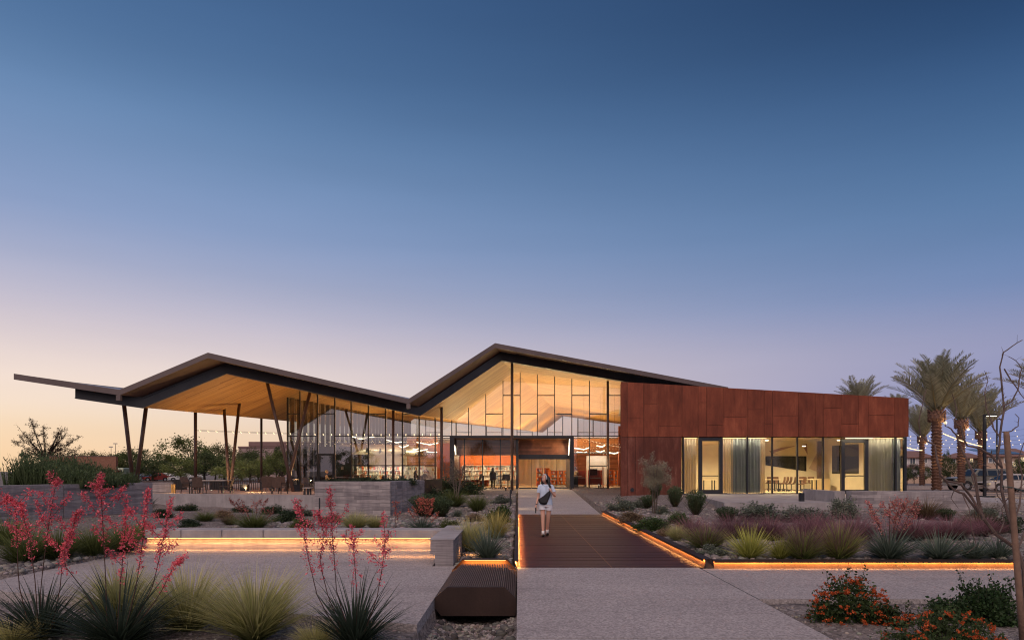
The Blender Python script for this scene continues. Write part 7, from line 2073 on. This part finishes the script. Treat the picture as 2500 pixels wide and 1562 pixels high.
def palm(label, px, pyb, pytrunk, pytop, wtrunk, Y, seed, n=44, uplit=True, zb=None):
    g = random.Random(seed); x = X_(px, Y); z = Z_(pyb, Y) if zb is None else zb; ht = Z_(pytrunk, Y) - z; k = Y / F; r_ = wtrunk * k / 2
    L = (pytrunk - pytop) * k * .84
    t = thing('date_palm', label, 'palm tree', (x, Y, z), 'date palms beside the steel wing')
    prof = []; zz = 0; i = 0
    while zz < ht:
        prof += [(r_ * .84, zz), (r_ * 1.16, zz + .15), (r_ * .82, zz + .19)]; zz += .21
    mb = MB(); n_ = 14; vs = []; fs = []
    for j, (rr, zq) in enumerate(prof):
        for q in range(n_):
            a = 2 * math.pi * q / n_; ph = math.sin(a * 3 + zq * 9) * .05; vs.append((rr * (1 + ph) * math.cos(a), rr * (1 + ph) * math.sin(a), zq + .05 * math.sin(a * 2)))
    for j in range(len(prof) - 1):
        for q in range(n_): fs.append((j * n_ + q, j * n_ + (q + 1) % n_, (j + 1) * n_ + (q + 1) % n_, (j + 1) * n_ + q))
    tr_ = mb.add(vs, fs).build('trunk', M['palmtrunk'], t, local=True)
    # swollen boss under the crown with cut frond stubs
    MB().lathe([(r_ * 1.1, ht - .5), (r_ * 1.6, ht - .25), (r_ * 1.55, ht), (r_ * .7, ht + .3)], 14).build('boss', M['palmtrunk'], tr_, local=True)
    st = MB()
    for q in range(46):
        a = q * 2.4; zz = ht - .5 + .75 * q / 46; d = Vector((math.cos(a), math.sin(a), .9)).normalized(); b = Vector((math.cos(a) * r_ * 1.25, math.sin(a) * r_ * 1.25, zz)); st.bar(b, b + d * .22, .09, .05)
    st.build('frond_stubs', M['palmtrunk'], tr_, kind='stuff', local=True)
    for q in range(n):
        u = (q + .5) / n; o = bpy.data.objects.new('frond', FR[q % 3]); C.objects.link(o); o.parent = t
        az = q * 2.39996 + g.uniform(-.2, .2); tilt = -.05 + .66 * u ** 1.35 + g.uniform(-.08, .08)
        s = L / 3.15 * g.uniform(.88, 1.08)
        o.location = (0.04 * math.cos(az), .04 * math.sin(az), ht + .15 - .2 * u); o.rotation_euler = (g.uniform(-.25, .25), tilt - .02, az); o.scale = (s, s, s)
    if uplit:
        nb = 26; b0 = None
        # lamps wound up the trunk
        for q in range(0):
            a = q * 1.9; zz = .6 + (ht - .7) * q / nb
            if b0 is None: b0 = MB().ball((0, 0, 0), .035, n=6, m=4).build('trunk_bulb', M['bulb_dim'], t, local=True); o = b0
            else: o = b0.copy(); C.objects.link(o); o.parent = t
            o.location = (r_ * 1.2 * math.cos(a), r_ * 1.2 * math.sin(a), zz)
        MB().lathe([(.07, 0), (.08, .14)], 8, (r_ * 1.2 + .35, -.75, .0)).build('uplight', M['black'], t, local=True)
        lamp('palm_beam', 'SPOT', (x + r_ + .35, Y - .9, z + .22), 240, (1, .66, .32), t, (-.09, .14, 1), .06, None, 50, .8)
        lamp('palm_beam', 'SPOT', (x - r_ - .25, Y - .5, z + .3), 80, (1, .62, .28), t, (.06, .08, 1), .05, None, 40, .8)
        MB().ball((r_ * 1.25, -r_ * 1.1, ht - .55), .10, n=8, m=5).build('neck_lamp', M['bulb'], t, local=True)
        lamp('neck_light', 'POINT', (x + r_ * 1.25 + .15, Y - r_ - .35, z + ht - .55), 26, (1, .62, .28), t, None, .08)
    return t
palm('biggest date palm, its full crown clear of the steel wing', 2287, 1195, 1012, 852, 22, 45, 1, 48)
palm('slim date palm trunk close against the wing corner', 2251, 1184, 1072, 972, 12, 80, 2, 36)
palm('date palm second from the wing behind the parked SUV', 2347, 1178, 1032, 915, 17, 56, 3, 38)
palm('date palm behind the lit street lamp', 2395, 1176, 1060, 932, 14, 68, 4, 36)
palm('date palm crown peeping above the steel wing roof', 2098, 1180, 1000, 912, 14, 72, 5, 38, False)
palm('small date palm crown just above the wing roof corner', 2190, 1180, 1010, 955, 12, 85, 6, 26, False)
palm('date palm at the picture edge reaching in with drooping fronds', 2560, 1190, 985, 845, 24, 40, 7, 44, False)
# string lights in the palms
for k, (a, b, n, lbl) in enumerate((((2212, 1064, 55), (2560, 1040, 55), 15, 'topmost string of bulbs crossing behind the palms'), ((2212, 1074, 60), (2560, 1056, 60), 16, 'second string of bulbs crossing behind the palms'), ((2212, 1083, 64), (2560, 1066, 64), 17, 'third string of bulbs crossing behind the palms'), ((2212, 1091, 66), (2560, 1077, 66), 18, 'lowest string of bulbs crossing behind the palms'))):
    strings(lbl, (W(*a), W(*b)), n, .2, .036, 0, group='strings of bulbs among the palms')
strings('bright dense string running from the big palm to the next palms', (W(2302, 1056, 47), W(2398, 1088, 64)), 46, .1, .035, 0, 'bulb_dim')
strings('bright dense string from the wing corner to the slim palm', (W(2212, 1090, 60), W(2252, 1098, 78)), 22, .06, .04, 0, 'bulb_dim')

# ------------------------------------------------------------------ houses and far buildings
M['tile'] = plain('clay_roof_tile', (.20, .11, .085), .8, 0, .2, 2, .3, 12)
M['stucco'] = plain('tan_stucco', (.46, .33, .24), .85, 0, .06, 1, .1)
M['stucco_w'] = plain('pale_stucco', (.56, .52, .52), .85, 0, .06, 1, .1)
M['solar'] = plain('solar_panel', (.035, .05, .085), .2, 0, .1, 3, 0)
M['win'] = plain('house_window', (.10, .12, .15), .15, 0, .1, 3, 0)
M['winlit'] = emit('lit_window', (1, .74, .42), .9)
def house(label, px0, px1, pye, pyr, Y, dep, wall, wins, solar=None, hip=True):
    x0, x1 = X_(px0, Y), X_(px1, Y); ze, zr = Z_(pye, Y), Z_(pyr, Y)
    t = thing('house', label, 'house', ((x0 + x1) / 2, Y + dep / 2, 0))
    sk = (Y + dep) / Y; sm = (Y + dep / 2) / Y
    wl_ = MB().prism([(x0, Y), (x1, Y), (x1 * sk, Y + dep), (x0 * sk, Y + dep)], 0, ze).build('wall', wall, t)
    o_ = .5; hp = min((x1 - x0) * .35, dep * .6) if hip else .0
    rf = MB().add([(x0 - o_, Y - o_, ze), (x1 + o_, Y - o_, ze), (x1 * sk + o_, Y + dep + o_, ze), (x0 * sk - o_, Y + dep + o_, ze), (x0 * sm + hp, Y + dep / 2, zr), (x1 * sm - hp, Y + dep / 2, zr),
                   (x0 - o_, Y - o_, ze - .2), (x1 + o_, Y - o_, ze - .2), (x1 * sk + o_, Y + dep + o_, ze - .2), (x0 * sk - o_, Y + dep + o_, ze - .2)],
                  [(0, 1, 5, 4), (1, 2, 5), (2, 3, 4, 5), (3, 0, 4), (0, 6, 7, 1), (1, 7, 8, 2), (2, 8, 9, 3), (3, 9, 6, 0), (6, 9, 8, 7)]).build('roof', M['tile'], t)
    for (a, b, c, d, lit) in wins:
        xa, xb, za, zb_ = X_(a, Y), X_(b, Y), Z_(d, Y), Z_(c, Y)
        w_ = MB().box(xa - .12, xb + .12, Y - .08, Y + .05, za - .12, za).box(xa - .12, xb + .12, Y - .08, Y + .05, zb_, zb_ + .12).box(xa - .12, xa, Y - .08, Y + .05, za, zb_).box(xb, xb + .12, Y - .08, Y + .05, za, zb_).build('window', M['white'], t)
        MB().box(xa, xb, Y - .03, Y + .04, za, zb_).build('pane', M['winlit'] if lit else M['win'], w_)
        MB().box((xa + xb) / 2 - .03, (xa + xb) / 2 + .03, Y - .05, Y - .032, za, zb_).build('mullion', M['white'], w_)
    if solar:
        for k in range(solar):
            u0, u1 = .10 + .8 * k / solar, .10 + .8 * (k + .93) / solar
            def rp_(u, v): return Vector((x0 + (x1 - x0) * u, Y - o_ + (dep / 2 + o_) * v, ze + (zr - ze) * v + .08))
            for v0, v1 in ((.15, .48), (.52, .85)): MB().quad(rp_(u0, v0), rp_(u1, v0), rp_(u1, v1), rp_(u0, v1)).build('solar_panel', M['solar'], rf)
    return t
house('white two-storey house showing between the wing corner and slim palm', 2170, 2276, 1115, 1098, 128, 12, M['stucco_w'], [(2208, 2214, 1118, 1130, 0), (2222, 2234, 1118, 1131, 0), (2258, 2263, 1119, 1129, 0)])
house('low white garage wing in front of the white house', 2200, 2262, 1141, 1133, 118, 8, M['stucco_w'], [])
house('tan house with clay tile roof behind the dark round tree', 2300, 2398, 1116, 1103, 122, 12, M['stucco'], [(2368, 2375, 1118, 1127, 1), (2322, 2332, 1120, 1130, 0)])
house('tan house with dark solar panels behind the street lamp', 2396, 2520, 1112, 1091, 112, 13, M['stucco'], [(2414, 2430, 1118, 1128, 0), (2452, 2460, 1116, 1128, 0), (2492, 2500, 1116, 1126, 1), (2472, 2480, 1128, 1138, 1)], 7)
MB().box(X_(2160, 100), X_(2560, 100), 100, 100.3, .0, 1.0).build('block_wall', M['stucco'], None)
o = [q for q in bpy.data.objects if q.name == 'block_wall'][0]; tag(o, 'low tan boundary wall in front of the houses', 'wall')

def brick_building():
    Y = 60; x0, x1 = X_(120, Y), X_(283, Y); zt = Z_(1114, Y)
    t = thing('brick_building', 'low reddish brick building with a dark recessed doorway behind the hedge', 'building', ((x0 + x1) / 2, Y, 0))
    xd0, xd1, zd = X_(218, Y), X_(274, Y), Z_(1147, Y)
    br = M['brick']
    MB().box(x0, xd0, Y, Y + .3, 0, zt).build('wall', br, t); MB().box(xd0, xd1, Y, Y + .3, zd, zt).build('wall', br, t); MB().box(xd1, x1, Y, Y + .3, 0, zt).build('wall', br, t)
    sk = (Y + 6) / Y * 1.01
    MB().obox((x0 + .2, Y + .31), (x0 * sk + .2, Y + 6), .3, 0, zt).build('side_wall', br, t); MB().obox((x1 - .2, Y + .31), (x1 * sk - .2, Y + 6), .3, 0, zt).build('side_wall', br, t)
    MB().box(xd0, xd1, Y + 1.2, Y + 1.3, 0, zd).build('recess_wall', br, t)
    MB().box(xd1 - .55, xd1 - .1, Y + 1.1, Y + 1.19, 0, zd - .4).build('door', M['black'], t)
    MB().prism([(x0 - .02, Y - .02), (x1 + .02, Y - .02), (x1 * sk, Y + 6), (x0 * sk, Y + 6)], zt, zt + .06).build('coping', M['column'], t)
def brickmat():
    t = NT('brick_courses'); b = t.node('ShaderNodeTexBrick'); t.put(b.inputs['Vector'], t.map(t.pos(), (1, 1, 1), (R(90), 0, 0)))
    b.inputs['Color1'].default_value = (.20, .095, .062, 1); b.inputs['Color2'].default_value = (.26, .13, .085, 1); b.inputs['Mortar'].default_value = (.17, .11, .085, 1); b.inputs['Scale'].default_value = 4.0
    b.inputs['Mortar Size'].default_value = .012
    return t.done(b.outputs[0], .85, 0, .2)
M['brick'] = brickmat()
brick_building()
def far_block():
    Y = 210; t = thing('flat_roofed_building', 'distant flat-roofed building with a raised upper storey above the trees', 'building', (X_(640, Y), Y, 0))
    m1 = plain('pinkish_render', (.30, .215, .20), .85, 0, .06, .3, .05); m2 = plain('brown_render', (.19, .115, .105), .85, 0, .06, .3, .05)
    MB().box(X_(582, Y), X_(760, Y), Y, Y + 25, 0, Z_(1089, Y)).build('main_block', m1, t)
    MB().box(X_(608, Y), X_(760, Y), Y - .4, Y + 12, Z_(1089, Y) + .01, Z_(1078, Y)).build('upper_storey', m2, t)
    MB().box(X_(581, Y), X_(761, Y), Y - .25, Y - .02, Z_(1089, Y) - .5, Z_(1089, Y) - .02).build('parapet_band', m2, t)
    for k in range(9): MB().box(X_(588 + 12 * k, Y), X_(594 + 12 * k, Y), Y - .12, Y - .02, 3, 5).build('window', M['win'], t)
far_block()

# ------------------------------------------------------------------ staked bare tree at the picture edge
def staked():
    g = random.Random(12); Y = 7.3
    s = thing('timber_stake', 'round weathered timber stake leaning at the bed corner', 'stake', W(2497, 1575, Y))
    q = [Vector(W(2457 + 42 * u, 1054 + 520 * u, Y - .15 * u)) for u in (0, .02, .25, .5, .75, 1)]
    M['stake'] = plain('weathered_timber', (.18, .11, .075), .85, 0, .25, 7, .5, 30)
    MB().tube(q, [.026, .029, .030, .031, .032, .034], 12).build('post', M['stake'], s, smooth=True)
    MB().tube([W(2446, 1187, Y - .02), W(2470, 1189, Y - .07), W(2492, 1196, Y - .02), W(2510, 1203, Y)], .007, 6).build('tree_tie', plain('green_tie', (.03, .05, .045), .5), s)
    t = thing('bare_tree', 'leafless tree with twisting thin branches tied to the timber stake', 'tree', W(2512, 1560, Y + .1))
    M['twig'] = plain('grey_twig_bark', (.115, .078, .065), .8, 0, .3, 12, .4, 50)
    B = [([(2512, 1570), (2508, 1470), (2500, 1390), (2484, 1340), (2430, 1302), (2394, 1254), (2353, 1204), (2330, 1196), (2295, 1160)], .020, .005),
         ([(2394, 1254), (2370, 1210), (2345, 1180), (2312, 1174), (2296, 1160), (2290, 1130), (2283, 1086), (2262, 1076), (2247, 1060), (2243, 1030), (2252, 990), (2262, 950)], .009, .0025),
         ([(2400, 1268), (2386, 1200), (2380, 1160), (2360, 1120), (2346, 1090), (2334, 1060), (2322, 1046), (2318, 1044), (2308, 1040), (2306, 1010)], .009, .003),
         ([(2482, 1330), (2470, 1280), (2455, 1235), (2445, 1190), (2446, 1140), (2436, 1110), (2442, 1060), (2452, 1000), (2446, 940), (2441, 896), (2450, 860), (2470, 846), (2496, 830)], .011, .003),
         ([(2446, 1140), (2420, 1110), (2392, 1094), (2362, 1088), (2352, 1070), (2346, 1040), (2330, 1030), (2336, 1000), (2324, 960)], .009, .0025),
         ([(2442, 1066), (2426, 1046), (2418, 1022), (2407, 990), (2404, 960), (2412, 930), (2404, 905)], .006, .002),
         ([(2447, 992), (2470, 980), (2486, 950), (2494, 900), (2480, 880), (2462, 870)], .005, .002), ([(2452, 900), (2470, 930), (2492, 962), (2510, 985)], .005, .002),
         ([(2448, 1054), (2470, 1052), (2486, 1040), (2488, 1020), (2478, 1010)], .005, .002), ([(2470, 1285), (2490, 1230), (2496, 1160), (2486, 1120), (2500, 1080)], .007, .003),
         ([(2400, 1262), (2388, 1230), (2383, 1195), (2372, 1160), (2388, 1130), (2420, 1140)], .007, .002), ([(2484, 1338), (2494, 1320), (2500, 1300), (2512, 1270)], .009, .004),
         ([(2445, 1200), (2420, 1196), (2396, 1186), (2378, 1190), (2352, 1178)], .004, .0015), ([(2452, 1230), (2436, 1210), (2430, 1180), (2440, 1150), (2424, 1126)], .005, .002),
         ([(2350, 1204), (2366, 1240), (2372, 1290), (2384, 1330), (2360, 1350)], .004, .0015), ([(2440, 1300), (2452, 1270), (2446, 1240), (2460, 1215)], .005, .002),
         ([(2330, 1196), (2322, 1216), (2340, 1240)], .003, .0015), ([(2455, 1222), (2480, 1200), (2500, 1180)], .004, .002), ([(2430, 1302), (2410, 1306), (2396, 1296)], .004, .0015)]
    for pts, r0, r1 in B:
        q = []; dy = g.uniform(-.12, .25)
        for i, p_ in enumerate(pts):
            u = i / (len(pts) - 1); q.append(np.array(W(p_[0], p_[1], Y + .1 + dy * min(1, u * 2) + g.uniform(-.02, .02))))
        # smooth the path a little and add knots
        Q = []
        for i in range(len(q) - 1):
            a, b = q[i], q[i + 1]; Q.append(a); Q.append((a + b) / 2 + np.array([g.uniform(-1, 1), 0, g.uniform(-1, 1)]) * .006)
        Q.append(q[-1]); n = len(Q)
        rad = [max(.0012, (r0 + (r1 - r0) * i / (n - 1)) * 1.5 * g.uniform(.9, 1.15)) for i in range(n)]
        br_ = MB().tube([tuple(v) for v in Q], rad, 6)
        for i in range(1, n - 1):
            if g.random() < .45:
                v = Vector(Q[i]); d = Vector((g.uniform(-1, 1), g.uniform(-.6, .6), g.uniform(-.2, 1))).normalized(); l = g.uniform(.03, .12)
                br_.tube([v, v + d * l * .5 + Vector((0, 0, .004)), v + d * l], [rad[i] * .45, rad[i] * .3, .001], 4)
        br_.build('branch', M['twig'], t)
staked()
# twiggy scrub by the lamp post
for px, lbl in ((2420, 'leafless scrub below the street lamp'), (2470, 'leafless scrub behind the stake')):
    small_tree(lbl, 'bare_sapling', px, 1262, 1226, 70, 1250, 4, 120, (.10, .08, .05), px, True, None, .01)
for o in bpy.data.objects:
    if o.parent is None and o.type == 'MESH' and o.get('label') is None and o.get('kind') is None: print('UNTAGGED', o.name)
